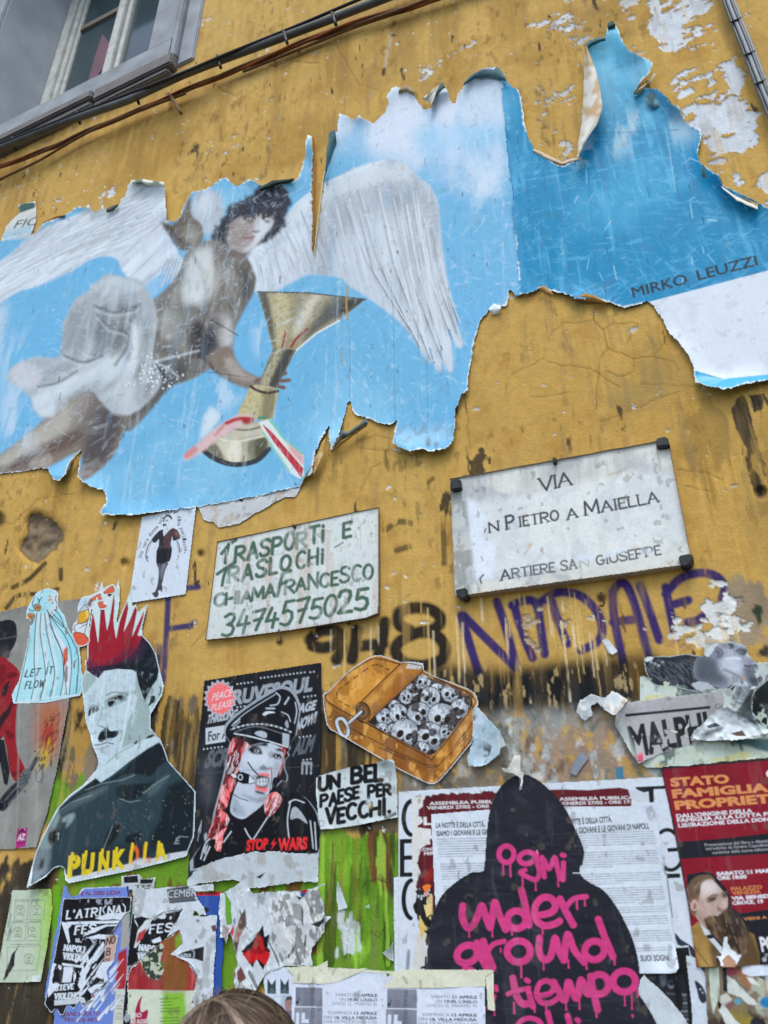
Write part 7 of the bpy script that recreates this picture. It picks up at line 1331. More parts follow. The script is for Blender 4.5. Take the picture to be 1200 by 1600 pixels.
def make_stato():
 z = Zm(880, 1180, 3.75); p = Zm(1020, 1330, 5.928); q = Zm(1020, 1180, 6.667)
 s = Sheet(1026, 1176, 1272, 1520, 1.0, (128, 22, 40)); BK = (30, 32, 40); OR = (206, 138, 84); W = (222, 216, 222)
 s.put(ss(.5, .75, fbm(s.U * 8, s.V * 6, 4, 550)) * .5, (108, 16, 32)); s.put(ss(.55, .75, fbm(s.U * 14, s.V * 5, 4, 551)) * .35, (156, 40, 60))
 s.poly([(1054, 1316), (1130, 1310), (1272, 1294), (1272, 1328), (1200, 1334), (1063, 1342)], BK); s.poly([(1134, 1430), (1200, 1421), (1272, 1412), (1272, 1520), (1090, 1520), (1100, 1470)], BK)
 s.text('STATO', q((190, 325))[0], q((802, 284))[0], 14, OR, .05); s.text('FAMIGLIA', q((208, 444))[0], q((1215, 376))[0], 14, OR, .05); s.text('PROPRIETÀ', q((236, 566))[0], q((1390, 480))[0], 14.5, OR, .05)
 s.text("DALL'ORIGINE DELLA", q((248, 654))[0], q((1042, 596))[0], 6.4, W, .04); s.text('FAMIGLIA ALLA LOTTA PER LA', q((256, 700))[0], q((1420, 615))[0], 6.4, W, .04); s.text('LIBERAZIONE DELLA DONNA', q((268, 752))[0], q((1340, 675))[0], 6.4, W, .04)
 g = (176, 172, 176); s.text('Presentazione del libro e dibattito', q((543, 950))[0], q((1240, 905))[0], 5, g, .005); s.text('introdotto da Serena Capodicasa', q((556, 990))[0], q((1230, 945))[0], 5, g, .005); s.text('curatrice della nuova edizione', q((622, 1030))[0], q((1225, 990))[0], 5, g, .005)
 s.text('SABATO 21 MARZO', p((594, 226))[0], p((1190, 188))[0], 6, W, .05); s.text('ORE 18:00', p((598, 266))[0], p((872, 250))[0], 6, W, .05); s.text('PALAZZO', p((728, 366))[0], p((1016, 346))[0], 6, OR, .02); s.text('VENEZIA', p((738, 406))[0], p((1002, 388))[0], 6, OR, .02)
 s.text('VIA BENEDETTO', p((732, 454))[0], p((1260, 416))[0], 6, W, .05); s.text('CROCE, 19', p((740, 496))[0], p((1026, 478))[0], 6, W, .05); s.text('VIENI A DISCUTERE', p((842, 642))[0], p((1400, 596))[0], 5, OR, .02)
 s.text('PCR', p((1010, 926))[0], p((1200, 910))[0], 24, W, .04); fake_lines(s, p((1040, 955))[0], p((1200, 945))[0], 2, (0, 3), W, 1, 3); s.disc(*p((1034, 1003))[0], 3.4, W); s.disc(*p((1034, 1003))[0], 2.4, BK); s.disc(*p((1034, 1003))[0], 1.2, W)
 s.disc(1203, 1209, 6, W, 6)
 # bearded man in profile to the upper light
 s.poly(smooth(p((318, 300), (400, 205), (500, 190), (570, 220), (640, 300), (700, 370), (720, 440), (730, 520), (800, 570), (860, 640), (900, 700), (960, 760), (1010, 1000), (990, 1060), (900, 900)), 2), BK)
 ct = s.poly(p((350, 710), (420, 650), (470, 720), (560, 860), (640, 980), (780, 880), (880, 740), (940, 770), (990, 960), (990, 1060), (420, 1075), (385, 880)), (128, 102, 58)); on(s, ct, p((540, 860), (700, 900), (880, 760), (960, 900), (985, 1055), (560, 1068)), (76, 62, 44), .9, 3); on(s, ct, p((350, 710), (420, 650), (480, 760), (550, 1060), (440, 1070)), (166, 134, 74), .7, 3); s.stroke(p((385, 885), (480, 1010), (520, 1068)), 1.4, (74, 58, 36), .9, None, 3)
 s.put(ct * ss(.5, .7, fbm(s.U * 60, s.V * 60, 3, 552)) * .25, (90, 70, 40)); s.poly(p((428, 650), (480, 690), (560, 800), (640, 890), (640, 960), (560, 860), (480, 770)), (198, 200, 206)); s.poly(smooth(p((495, 780), (560, 770), (570, 800), (520, 810)), 3), BK)
 hd = s.poly(smooth(p((318, 360), (360, 280), (430, 225), (520, 230), (580, 290), (650, 370), (690, 420), (695, 510), (660, 560), (660, 700), (560, 760), (470, 700), (420, 640), (380, 580), (330, 540), (310, 440)), 3), (172, 150, 142))
 on(s, hd, p((440, 300), (560, 290), (640, 380), (560, 400), (470, 440), (430, 400)), (202, 186, 182), .8, 3); on(s, hd, p((430, 440), (520, 470), (560, 540), (520, 600), (440, 560)), (186, 160, 152), .6, 3)
 on(s, hd, p((500, 460), (540, 420), (590, 410), (600, 430), (540, 470), (510, 475)), (104, 78, 72), .9, 1); on(s, hd, p((640, 390), (690, 380), (690, 420), (650, 440), (630, 420)), (110, 84, 78), .9, 1); s.stroke(p((505, 440), (560, 405), (605, 405)), 2.4, (104, 82, 66), .9, 1.2, 3); s.stroke(p((640, 385), (690, 375)), 2.2, (104, 82, 66), .9, 1.2); on(s, hd, p((515, 452), (545, 436), (585, 436), (580, 452), (540, 462)), (58, 44, 42), .95, .6); on(s, hd, p((648, 402), (682, 396), (684, 416), (655, 424)), (58, 44, 42), .95, .6); s.stroke(p((615, 440), (622, 480), (600, 520), (625, 535)), 1.6, (140, 108, 100), .8, 1.4, 3); s.stroke(p((470, 360), (540, 340), (620, 350)), 1.4, (176, 156, 150), .7, 2, 3); s.stroke(p((450, 470), (480, 540), (500, 600)), 3, (168, 146, 140), .7, 3, 3)
 on(s, hd, p((600, 440), (640, 430), (690, 500), (680, 530), (620, 530), (605, 500)), (186, 158, 152), .8, 1.5); on(s, hd, p((600, 510), (640, 540), (690, 540), (640, 560), (600, 550)), (120, 84, 78), .8, 1.2)
 hr = s.poly(smooth(p((305, 400), (330, 310), (400, 235), (500, 215), (560, 240), (575, 275), (520, 260), (450, 300), (440, 380), (420, 470), (410, 520), (400, 600), (370, 590), (335, 540), (340, 470)), 3), (104, 86, 68)); s.put(hr * ss(.5, .6, fbm(s.U * 90, s.V * 30, 3, 553)), (92, 72, 54), .7); s.disc(*p((385, 500))[0], 6, (196, 164, 156), 9); s.disc(*p((388, 510))[0], 3, (150, 108, 102), 5)
 bd = s.poly(rough(smooth(p((470, 640), (520, 600), (600, 600), (640, 560), (700, 530), (780, 580), (840, 660), (890, 720), (880, 850), (850, 960), (780, 990), (700, 900), (650, 860), (580, 800), (520, 740)), 3), 2, 2, 4), (84, 66, 50)); on(s, bd, p((640, 560), (720, 530), (800, 600), (880, 720), (880, 880), (820, 980), (740, 900), (660, 780), (640, 660)), (46, 36, 30), .85, 3); n = fbm(s.U * 120, s.V * 30, 4, 554); s.put(bd * ss(.5, .58, n), (128, 106, 80), .5); s.put(bd * ss(.5, .44, n), (48, 34, 28), .5)
 rs = random.Random(3)
 for k in range(170):
  B = k < 110; x, y = (rs.uniform(480, 880), rs.uniform(560, 970)) if B else (rs.uniform(305, 570), rs.uniform(215, 590)); g = rs.choice((34, 52, 110, 150) if B else (64, 90, 132, 160)); q = ((x, y), (x + 14 + rs.uniform(-10, 14), y + rs.uniform(30, 70))) if B else ((x, y), (x - rs.uniform(10, 40), y + rs.uniform(20, 60))); s.put(s.line(p(*q), rs.uniform(.7, 1.5), 1) * (bd if B else hr), (g, g * .86, g * .72), .7)
 on(s, hd, p((455, 300), (540, 270), (600, 330), (560, 370), (480, 380)), (222, 210, 206), .7, 3); on(s, hd, p((410, 560), (470, 600), (480, 690), (440, 660)), (140, 116, 106), .6, 3); on(s, hd, p((610, 420), (640, 400), (650, 470), (625, 480)), (150, 122, 112), .6, 2); on(s, hd, p((640, 430), (675, 480), (690, 515), (665, 525), (640, 500)), (206, 178, 170), .7, 1.5)
 # a rip through it at the foot
 s.poly(rough(p((655, 800), (690, 790), (690, 850), (720, 910), (770, 930), (780, 960), (820, 955), (800, 1010), (770, 1060), (740, 1000), (690, 960), (640, 1010), (660, 1070), (620, 1060), (590, 970), (640, 980)), 1.4, 2.4, 6), (212, 212, 216)); s.poly(rough(p((650, 1000), (700, 960), (740, 1000), (770, 1010), (760, 1075), (650, 1075)), 1.4, 2.4, 7), (150, 116, 92))
 b0 = [(1032, 1200), (1116, 1193), (1200, 1186), (1280, 1180), (1280, 1502), (1184, 1508), (1140, 1512), (1088, 1512), (1074, 1410), (1056, 1310)]
 s.cut(b0); bl = s.blur(s.mask, 3); s.put((1 - ss(.70, .84, bl)) * s.mask * (s.Y < 1440), BK)
 s.hole(rough(p((600, 985), (625, 1030), (620, 1085), (590, 1085)), 1, 2, 3)); s.wrinkle(.0008, 8, 2.4, 73, 3); s.lift(8, .003, 4, .04); s.curl(1130, 1505, 24, .014, 14)
 tag(s.build('talk_poster', M_GLOSS, None, 6.4), 'dark red talk poster headed STATO FAMIGLIA with a long bearded man in profile', 'poster')

def make_news():
 z = Zm(960, 980, 5.0)
 # greenish torn layers behind and under
 s = Sheet(1000, 1030, 1272, 1215, 1.2, (186, 196, 184)); s.put(ss(.5, .7, fbm(s.U * 14, s.V * 10, 5, 560)) * .6, (150, 166, 140)); s.put(ss(.54, .66, fbm(s.U * 20, s.V * 14, 5, 561)) * .6, (206, 210, 208)); s.put(ss(.6, .66, fbm(s.U * 30, s.V * 14, 5, 562)) * .8, (58, 78, 82)); s.put(ss(.62, .68, fbm(s.U * 14, s.V * 30, 4, 563)) * .6, (196, 190, 110))
 s.poly(smooth(z((930, 900), (1100, 875), (1400, 870), (1400, 970), (1200, 975), (1050, 930)), 2), (44, 84, 96), .9, 1); s.stroke(z((480, 985), (460, 1060)), 2, (150, 166, 150)); s.poly(z((1150, 590), (1300, 570), (1300, 720), (1190, 730)), (34, 44, 44)); s.poly(z((1110, 280), (1300, 275), (1300, 400), (1160, 410)), (186, 190, 188)); s.stroke(z((1185, 420), (1192, 380), (1210, 370)), 2, (30, 34, 36))
 s.cut(z((125, 400), (230, 380), (600, 470), (900, 480), (1000, 300), (1110, 275), (1560, 260), (1560, 1040), (1200, 1020), (560, 1085), (240, 1098), (180, 1060), (260, 1020), (430, 960), (640, 890), (300, 760), (120, 560)), 5, 1.6); s.wrinkle(.0014, 12, 8, 81); s.lift(9, .006, 3, .05); s.rim(2.4, (214, 216, 214))
 tag(s.build('torn_paper', M_PAPER, None, 2.0), 'greenish layers of torn paper above the dark red talk poster', 'torn paper')
 # photograph of a man's head lying sideways
 s = Sheet(1000, 994, 1200, 1092, 1.0, (36, 42, 50)); s.tint(.25, 40, 30, 565); K = (34, 40, 48)
 f = s.poly(smooth(z((640, 240), (740, 225), (800, 130), (900, 120), (1010, 150), (1050, 220), (1110, 270), (1130, 340), (1168, 380), (1150, 440), (1100, 480), (960, 430), (860, 480), (720, 440), (620, 380)), 3), (164, 168, 182)); n = fbm(s.U * 30, s.V * 30, 4, 566); s.put(f * ss(.4, .7, n) * .5, (112, 116, 130))
 for k in range(160):
  x = random.Random(k).uniform(240, 640); w0 = random.Random(k + 500).uniform(250, 450); s.put(s.line(z((x, w0), (x + 30 - k % 17, w0 + 14 + k % 29)), 1 + (k % 3) * .4) * (1 - f), (70 + k % 40, 76 + k % 40, 84 + k % 40), .6)
 on(s, f, z((640, 240), (780, 230), (820, 330), (900, 430), (760, 450), (620, 400)), (58, 64, 74), .8, 6); on(s, f, z((1000, 330), (1100, 300), (1130, 360), (1165, 390), (1100, 470), (1030, 400)), (74, 78, 90), .85, 4); on(s, f, z((840, 260), (960, 230), (1010, 300), (960, 370), (860, 360)), (196, 200, 214), .8, 5); on(s, f, z((760, 210), (800, 150), (860, 190), (840, 240), (790, 250)), (120, 122, 140), .9, 2); on(s, f, z((960, 190), (1030, 180), (1020, 215), (980, 220)), (52, 54, 64), .8, 1.5); on(s, f, z((880, 130), (930, 125), (930, 160), (890, 150)), (52, 54, 64), .8, 1.5); s.stroke(z((930, 140), (940, 220), (950, 260)), 1.2, (112, 114, 128), .8, 1.5); s.stroke(z((1100, 360), (1120, 420), (1130, 440)), 1.6, (210, 212, 220), .9); on(s, f, z((1040, 400), (1150, 390), (1160, 420), (1100, 470)), (40, 42, 52), .8, 3)
 for q, c, w in ((((770, 170), (800, 160), (840, 185), (835, 225), (800, 240)), 90, 2), (((790, 190), (815, 195), (812, 225)), 60, 2.4), (((955, 185), (985, 175), (1025, 190), (1010, 212)), 40, 3), (((900, 130), (925, 150), (905, 165)), 44, 3), (((1040, 215), (1085, 240), (1110, 275), (1080, 290)), 210, 3), (((1060, 300), (1120, 300), (1140, 350)), 60, 3), (((1010, 330), (1060, 345), (1090, 380)), 96, 3), (((1100, 330), (1165, 385)), 200, 2.4), (((860, 330), (960, 380), (1020, 440)), 120, 4), (((870, 250), (930, 240), (985, 250)), 214, 3), (((1020, 300), (1050, 310)), 30, 3)): s.put(s.line(smooth(z(*q), 5, False), w, w) * f, (c, c + 2, c + 10), .8)
 for k in range(5): s.disc(*z((240 + 30 * k + (k * 37 % 19), 260 + (k * 53 % 40)))[0], 2.5, (196, 198, 202), 2, a=.6)
 s.poly(rough(z((230, 250), (270, 225), (310, 240), (290, 262), (250, 270)), 1, 2, 4), (214, 214, 216)); s.poly(rough(z((600, 440), (650, 420), (740, 440), (800, 480), (690, 500), (640, 490)), 2, 2.5, 4), (176, 180, 186)); s.poly(rough(z((700, 140), (820, 125), (780, 165), (740, 235), (700, 220)), 1.5, 2.5, 5), (206, 206, 208)); s.poly(z((985, 385), (1020, 380), (1025, 410), (990, 400)), (176, 152, 112))
 s.cut(smooth(z((232, 248), (270, 225), (420, 225), (560, 205), (690, 225), (705, 150), (730, 122), (850, 118), (930, 112), (1030, 150), (1050, 220), (1110, 270), (1135, 345), (1170, 385), (1150, 450), (1080, 490), (950, 500), (800, 490), (740, 505), (600, 500), (470, 465), (320, 462), (262, 400), (235, 320)), 2), 4, .8); b = s.blur(s.mask, 2); s.put((1 - ss(.72, .84, b)) * s.mask * .8, (196, 204, 200)); s.wrinkle(.0012, 12, 10, 83); s.lift(8, .006, 6, .05); s.curl(1010, 1000, 20, .012, 10)
 tag(s.build('torn_photo', M_PAPER, None, 3.6), 'torn dark photograph of a man lying with his head back', 'torn paper')
 # newspaper cutting
 s = Sheet(958, 1072, 1140, 1196, 1.0, (168, 162, 164)); s.put(ss(.5, .7, fbm(s.U * 50, s.V * 6, 4, 568)) * .5, (140, 132, 132)); s.put(ss(.55, .75, fbm(s.U * 10, s.V * 14, 4, 569)) * .4, (186, 182, 184)); s.poly(z((85, 678), (748, 615), (750, 636), (86, 700)), (38, 36, 38)); s.text('Gi', z((790, 640))[0], z((848, 630))[0], 8, (50, 48, 50), 0)
 m = s.text('MALPHI', z((140, 1010))[0], z((760, 890))[0], 46, (36, 36, 40), .045, .0, 1, 0, False, z((100, 760))[0] - z((145, 1010))[0]); s.put(m * ss(.3, .36, fbm(s.U * 40, s.V * 50, 4, 570)), (36, 36, 40))
 s.put(s.blur(s.cov(z((0, 700), (60, 700), (200, 1060), (60, 1000))), 3) * .6, (176, 190, 186)); s.put(s.blur(s.cov(z((170, 1000), (230, 980), (240, 1060), (180, 1070))), 2) * ss(.45, .55, fbm(s.U * 70, s.V * 70, 3, 571)), (190, 70, 96))
 s.cut(z((70, 590), (400, 545), (840, 498), (870, 560), (850, 630), (760, 800), (700, 890), (440, 960), (260, 1030), (190, 1070), (140, 1000), (60, 860), (0, 770), (10, 690)), 5, 1.0); s.rim(1.8, (206, 204, 204)); s.wrinkle(.001, 14, 8, 84); s.curl(968, 1120, 26, .018, 16); s.curl(990, 1185, 26, .012, 14)
 tag(s.build('newspaper_cutting', M_PAPER, None, 5.0), 'grey torn newspaper cutting with heavy black headline letters MALPHI', 'newspaper')
 # crumpled white tears
 s = Sheet(1072, 1056, 1210, 1168, 1.1, (210, 212, 214)); n = fbm(s.U * 20 + s.V * 20, s.V * 16, 5, 573); s.put(ss(.52, .68, n) * .6, (150, 156, 162)); s.put(ss(.56, .66, fbm(s.U * 10, s.V * 30, 4, 574)) * .5, (216, 216, 214)); s.poly(z((950, 670), (1060, 500), (1105, 480), (1075, 600), (1090, 700), (1130, 780), (1040, 730)), (60, 66, 66), .9, 1); s.stroke(z((905, 700), (960, 560), (1000, 430)), 1.2, (120, 126, 132), .7); s.poly(z((905, 830), (1000, 805), (1030, 850), (950, 850)), (84, 66, 60)); s.poly(z((720, 770), (790, 745), (830, 770), (740, 790)), (70, 74, 82)); s.poly(z((720, 810), (860, 770), (840, 810), (700, 850)), (84, 90, 98), .8, 1)
 s.cut(z((945, 430), (1010, 418), (1060, 470), (1105, 455), (1080, 560), (1075, 650), (1120, 740), (1210, 800), (1190, 865), (1000, 880), (800, 885), (600, 890), (590, 850), (620, 800), (700, 740), (760, 670), (860, 630), (900, 600), (930, 500)), 7, 2.0, 2.5); s.rim(2.2); s.wrinkle(.007, 12, 10, 85, 4); s.wrinkle(.003, 30, 24, 92, 3); s.lift(8, .008, 3, .06); s.curl(1160, 1075, 30, .02, 16)
 tag(s.build('torn_paper', M_PAPER, None, 7.0), 'crumpled torn white paper over the end of the newspaper cutting', 'torn paper')
 s = Sheet(898, 1070, 986, 1132, 1.1, (208, 208, 208)); n = fbm(s.U * 26, s.V * 22, 5, 575); s.put(ss(.52, .62, n) * .7, (166, 170, 174)); s.put(ss(.6, .66, fbm(s.U * 30, s.V * 26, 4, 576)), (176, 150, 112), .6)
 y = Zm(800, 840, 3); s.cut(y((300, 820), (320, 760), (370, 730), (430, 750), (470, 715), (520, 740), (545, 760), (520, 800), (480, 835), (430, 810), (400, 775), (370, 790), (380, 830), (340, 860)), 5, 1.8, 2.5); s.rim(2); s.wrinkle(.003, 16, 16, 86, 2); s.lift(8, .01, 4, .06); s.curl(972, 1108, 20, .02, 12)
 tag(s.build('torn_paper', M_PAPER, None, 4.6), 'curling white torn paper beside the corner of the newspaper cutting', 'torn paper')
 # small round-ended poster at the border
 s = Sheet(1164, 1062, 1272, 1150, 1.1, (58, 74, 68)); n = fbm(s.U * 50 + 4 * fbm(s.U * 10, s.V * 10, 2, 5), s.V * 40, 3, 577); s.put(ss(.5, .54, n), (176, 190, 178)); s.put(ss(.62, .66, n), (24, 30, 32)); s.poly(z((1150, 590), (1300, 560), (1300, 700), (1200, 720)), (30, 40, 40), .9)
 s.cut(smooth(z((1090, 510), (1150, 450), (1220, 400), (1500, 380), (1500, 800), (1210, 815), (1130, 770), (1085, 690), (1072, 600)), 3), 3, .8); s.rim(1.6, (206, 212, 206)); s.wrinkle(.001, 10, 8, 87)
 tag(s.build('pattern_poster', M_PAPER, None, 5.6), 'dark green poster with pale scribbled pattern beside the crumpled tears', 'poster')

def make_bottom_right():
 p = Zm(1020, 1330, 5.928); z = Zm(880, 1180, 3.75)
 s = Sheet(990, 1470, 1096, 1682, 1.05, (26, 26, 30)); s.put(ss(.55, .7, fbm(s.U * 20, s.V * 20, 4, 580)) * .4, (48, 48, 54)); ph = s.poly(z((430, 1280), (700, 1285), (720, 1390), (735, 1600), (760, 1800), (430, 1800)), (36, 36, 42)); s.poly(z((560, 1290), (600, 1280), (605, 1340), (580, 1360)), (120, 120, 126), .8, 1.5)
 for k in range(9): s.poly(z((660 - 6 * k, 1400 + 24 * k), (722 + 2 * k, 1396 + 24 * k), (723 + 2 * k, 1412 + 24 * k), (655 - 6 * k, 1416 + 24 * k)), (112, 112, 118) if k % 2 == 0 else (70, 70, 76))
 s.poly(smooth(z((612, 1360), (630, 1320), (660, 1340), (690, 1390), (702, 1440), (690, 1500), (640, 1480), (606, 1420)), 3), (28, 28, 32)); s.disc(*z((632, 1345))[0], 5, (130, 126, 128), 6.5); s.poly(smooth(z((616, 1340), (630, 1322), (652, 1335), (640, 1345)), 3), (34, 32, 34)); s.stroke(z((622, 1346), (646, 1350)), 1.6, (30, 30, 34)); s.stroke(z((610, 1395), (650, 1400)), 3, (90, 88, 92), .8, 2)
 w = (206, 208, 212); s.stroke(z((650, 1124), (740, 1118), (765, 1300), (795, 1560), (830, 1900)), 3, w)
 s.cut(z((440, 1100), (660, 1118), (738, 1112), (770, 1300), (800, 1560), (840, 1890), (420, 1890)), 3, .4); s.wrinkle(.0006, 8, 6, 88)
 tag(s.build('photo_poster', M_PAPER, None, 3.8), 'black bordered photo poster of a man seated on pale steps', 'poster')
 s = Sheet(990, 1508, 1090, 1682, 1.1, (196, 200, 206)); s.tint(.08, 20, 14, 582); s.cut(z((448, 1320), (470, 1282), (600, 1400), (700, 1520), (745, 1600), (800, 1890), (600, 1890), (480, 1560), (436, 1390)), 3, 1.0); s.rim(2); s.wrinkle(.001, 10, 8, 89); s.lift(8, .004, 3, .05)
 tag(s.build('torn_paper', M_PAPER, None, 5.2), 'torn white paper strip along the hem of the black hooded cutout', 'torn paper')
 s = Sheet(1066, 1490, 1132, 1682, 1.05, (200, 204, 216)); s.tint(.05, 16, 10, 583); s.poly(smooth(p((385, 1195), (440, 1230), (480, 1290), (500, 1380), (460, 1410), (425, 1360), (410, 1290)), 2), (40, 46, 60)); s.poly(smooth(p((440, 1080), (500, 1080), (520, 1120), (540, 1300), (520, 1310), (500, 1160)), 2), (60, 66, 84)); s.disc(*p((440, 1280))[0], 1.6, (176, 180, 190)); s.disc(*p((462, 1310))[0], 1.4, (176, 180, 190))
 s.cut([(1071, 1492), (1104, 1500), (1112, 1560), (1118, 1682), (1086, 1682), (1080, 1570)]); s.wrinkle(.0006, 8, 6, 90)
 tag(s.build('white_poster', M_PAPER, None, 4.6), 'narrow white poster with dark blue splashes below the bearded man', 'poster')
 s = Sheet(1098, 1496, 1272, 1682, 1.1, (120, 108, 92)); n = fbm(s.U * 12, s.V * 12, 5, 585); s.put(ss(.5, .54, n), (176, 182, 166), .8); s.put(ss(.58, .62, n), (150, 126, 96), .9); n2 = fbm(s.U * 26, s.V * 20, 5, 586); lo = ss(1560, 1600, s.Y); s.put(ss(.46, .5, n2) * lo, (62, 54, 48)); s.put(ss(.58, .62, n2) * lo, (150, 136, 56), .8); s.put(ss(.63, .66, fbm(s.U * 24, s.V * 18, 4, 587)), (40, 40, 44))
 s.poly(p((520, 1085), (610, 1080), (620, 1320), (560, 1520), (530, 1330)), (186, 196, 182)); s.poly(p((645, 1075), (690, 1075), (690, 1310), (655, 1290)), (26, 26, 30)); s.poly(p((690, 1070), (780, 1065), (790, 1140), (710, 1160), (680, 1130)), (160, 70, 88), .9, 1); s.poly(p((780, 1075), (850, 1100), (930, 1200), (900, 1290), (800, 1210)), (140, 92, 56), .9, 1); s.poly(p((820, 1060), (1090, 1045), (1090, 1150), (900, 1160), (830, 1130)), (206, 210, 222)); s.disc(*p((1050, 1400))[0], 10, (38, 120, 176), 9, soft=1); s.disc(*p((790, 1390))[0], 6, (92, 150, 176), 5, soft=1)
 s.poly(rough(p((690, 1150), (760, 1190), (850, 1290), (940, 1380), (980, 1430), (880, 1420), (800, 1350), (720, 1320), (690, 1310)), 1.5, 2.5, 3), (206, 206, 200)); s.poly(rough(p((620, 1340), (680, 1310), (740, 1380), (680, 1430), (620, 1480)), 1.5, 2.5, 4), (190, 188, 178)); s.poly(p((610, 1380), (640, 1420), (620, 1470), (600, 1420)), (24, 24, 28)); s.poly(p((660, 1420), (740, 1380), (760, 1420), (700, 1480)), (120, 84, 88), .9, 1); s.poly(rough(p((610, 1470), (680, 1440), (760, 1560), (860, 1640), (700, 1640)), 1.5, 2.5, 5), (200, 200, 196)); s.poly(rough(p((860, 1160), (930, 1180), (1000, 1250), (900, 1220)), 1, 2.5, 6), (210, 210, 206)); s.poly(p((1040, 1160), (1200, 1150), (1200, 1330), (1060, 1300)), (176, 190, 186), .9, 2)
 s.cut([(1100, 1500), (1190, 1498), (1280, 1490), (1280, 1690), (1110, 1690)]); s.wrinkle(.003, 14, 10, 91, 2)
 tag(s.build('torn_collage', M_PAPER, None, 3.0), 'many coloured torn paper layers in tatters under the bearded man', 'torn paper')

def make_sabato():
 z = Zm(440, 1490, 3.53); W = (212, 216, 232)
 def poster(ox, oy, x0, x1, cut, label, kx=1.0, ph=None):
  s = Sheet(x0, 1508, x1, 1682, .95, W); s.tint(.03, 8, 8, 590); K = (52, 54, 66); G = (96, 98, 110)
  A = lambda x, y: np.array([(440 + (ox + x * kx) / 3.53, 1490 + (oy + y) / 3.53)])
  for y0, y1 in ((185, 290), (296, 400)):
   m = s.poly(np.vstack([A(78 if y0 < 200 else 72, y0), A(225, y0 + 4), A(225, y1 + 2), A(76 if y0 < 200 else 70, y1)]), (112, 114, 130)); s.put(m * ss(.45, .7, fbm(s.U * 14, s.V * 10, 4, 591 + y0)) * .6, (146, 148, 162))
   s.stroke(np.vstack([A(168, y0 + 4), A(160, y1)]), 1, (76, 78, 92)); s.stroke(np.vstack([A(178, y0 + 4), A(170, y1)]), 1, (76, 78, 92))
  for k in range(7): s.stroke(np.vstack([A(163, 200 + 24 * k), A(176, 206 + 24 * k)]), .9, (76, 78, 92))
  s.disc(*A(86, 270)[0], 2.2, (40, 40, 50), 2.6); s.stroke(np.vstack([A(96, 245), A(92, 270)]), 1.6, (60, 60, 70))
  s.poly(np.vstack([A(80, 325), A(98, 326), A(95, 420), A(76, 420)]), W); s.poly(np.vstack([A(112, 326), A(130, 327), A(128, 362), A(150, 363), A(150, 384), A(108, 382)]), W)
  for t1, t2, xa, xm, xb, y, hh in (('SABATO', '11 APRILE', 297, 405, 528, 237, 5), ('ORE', "19:30, L'ASILO", 320, 365, 528, 262, 5), ('(VICO G. MAFFEI 4)', '', 278, 526, 526, 287, 5), ('DOMENICA', '12 APRILE', 257, 400, 526, 336, 5), ('ORE', '18, VILLA MEDUSA', 232, 292, 526, 361, 5), ('(VIA DI POZZUOLI 110)', '', 232, 525, 525, 386, 5)):
   s.text(t1, A(xa, y - 3)[0], A(xm - (10 if t2 else 0), y)[0], hh, G, .0)
   if t2: s.text(t2, A(xm, y)[0], A(xb, y + 2)[0], hh, (40, 42, 52), .03)
  s.cut(cut); s.wrinkle(.0006, 6, 5, 592); s.lift(8, .003, 3, .03)
  tag(s.build('event_notice', M_PAPER, None, 9.6 if ox < 100 else 10.4), label, 'paper notice')
 poster(0, 0, 450, 610, [(457, 1528), (460, 1519), (540, 1516), (604, 1521), (612, 1690), (452, 1690)], 'white event notice SABATO 11 APRILE with one slanting tape, nearer the head')
 poster(498, 10, 594, 764, [(600, 1540), (602, 1526), (680, 1524), (757, 1528), (762, 1690), (596, 1690)], 'white event notice SABATO 11 APRILE taped along its top and side', 1.10)
 T = plain_mat('masking_tape', (212, 210, 184), .6, 0, .3, .06, 60, (204, 204, 184)); 
 def tape(pts, label, layer, seed):
  P = np.array(pts); s = Sheet(P[:, 0].min() - 3, P[:, 1].min() - 3, P[:, 0].max() + 3, P[:, 1].max() + 3, .95, (208, 208, 186)); s.tint(.06, 30, 60, seed); s.put(ss(.55, .7, fbm(s.U * 16, s.V * 60, 4, seed + 1)) * .5, (222, 222, 206)); s.cut(rough(pts, .6, 3, seed)); s.wrinkle(.0006, 30, 14, seed)
  tag(s.build('masking_tape', M_PAPER, None, layer), label, 'tape')
 tape(z((20, 74), (190, 70), (258, 34), (254, 90), (490, 78), (310, 158), (230, 170), (56, 162), (62, 120)), 'cream masking tape slanting over the notice nearer the head', 11.6, 601)
 tape(z((92, 70), (130, 66), (620, 96), (680, 100), (620, 114), (400, 100), (120, 84)), 'thin strip of tape edge between the two event notices', 11.2, 602)
 tape(z((566, 150), (610, 96), (700, 86), (1160, 88), (1176, 100), (1120, 132), (1130, 182), (860, 192), (566, 190)), 'wide masking tape strip along the top of the second event notice', 12.0, 603)
 tape(z((1120, 130), (1170, 98), (1172, 200), (1178, 320), (1136, 310), (1130, 200)), 'upright masking tape strip down the edge of the second event notice', 12.6, 604)
 q = Zm(390, 1360, 4.615); s = Sheet(400, 1506, 466, 1682, 1.0, (206, 212, 228)); s.tint(.05, 14, 14, 595); 
 for x0 in (128, 222): s.poly(q((x0, 780), (x0 + 60, 778), (x0 + 62, 890), (x0, 888)), (48, 66, 70)); s.poly(q((x0, 778), (x0 + 62, 778), (x0 + 32, 826)), (206, 212, 228)); s.poly(q((x0 + 32, 836), (x0 + 62, 890), (x0, 890)), (84, 104, 108), .8)
 s.poly(q((225, 900), (305, 895), (300, 1100), (222, 1100)), (150, 160, 176), .7, 1); s.poly(smooth(q((255, 940), (285, 915), (305, 930), (300, 1000), (262, 1010)), 3), (150, 120, 118)); s.poly(smooth(q((255, 950), (270, 912), (300, 910), (306, 930), (270, 935)), 3), (70, 62, 66)); s.poly(q((240, 1020), (310, 1005), (310, 1110), (225, 1110)), (110, 104, 120))
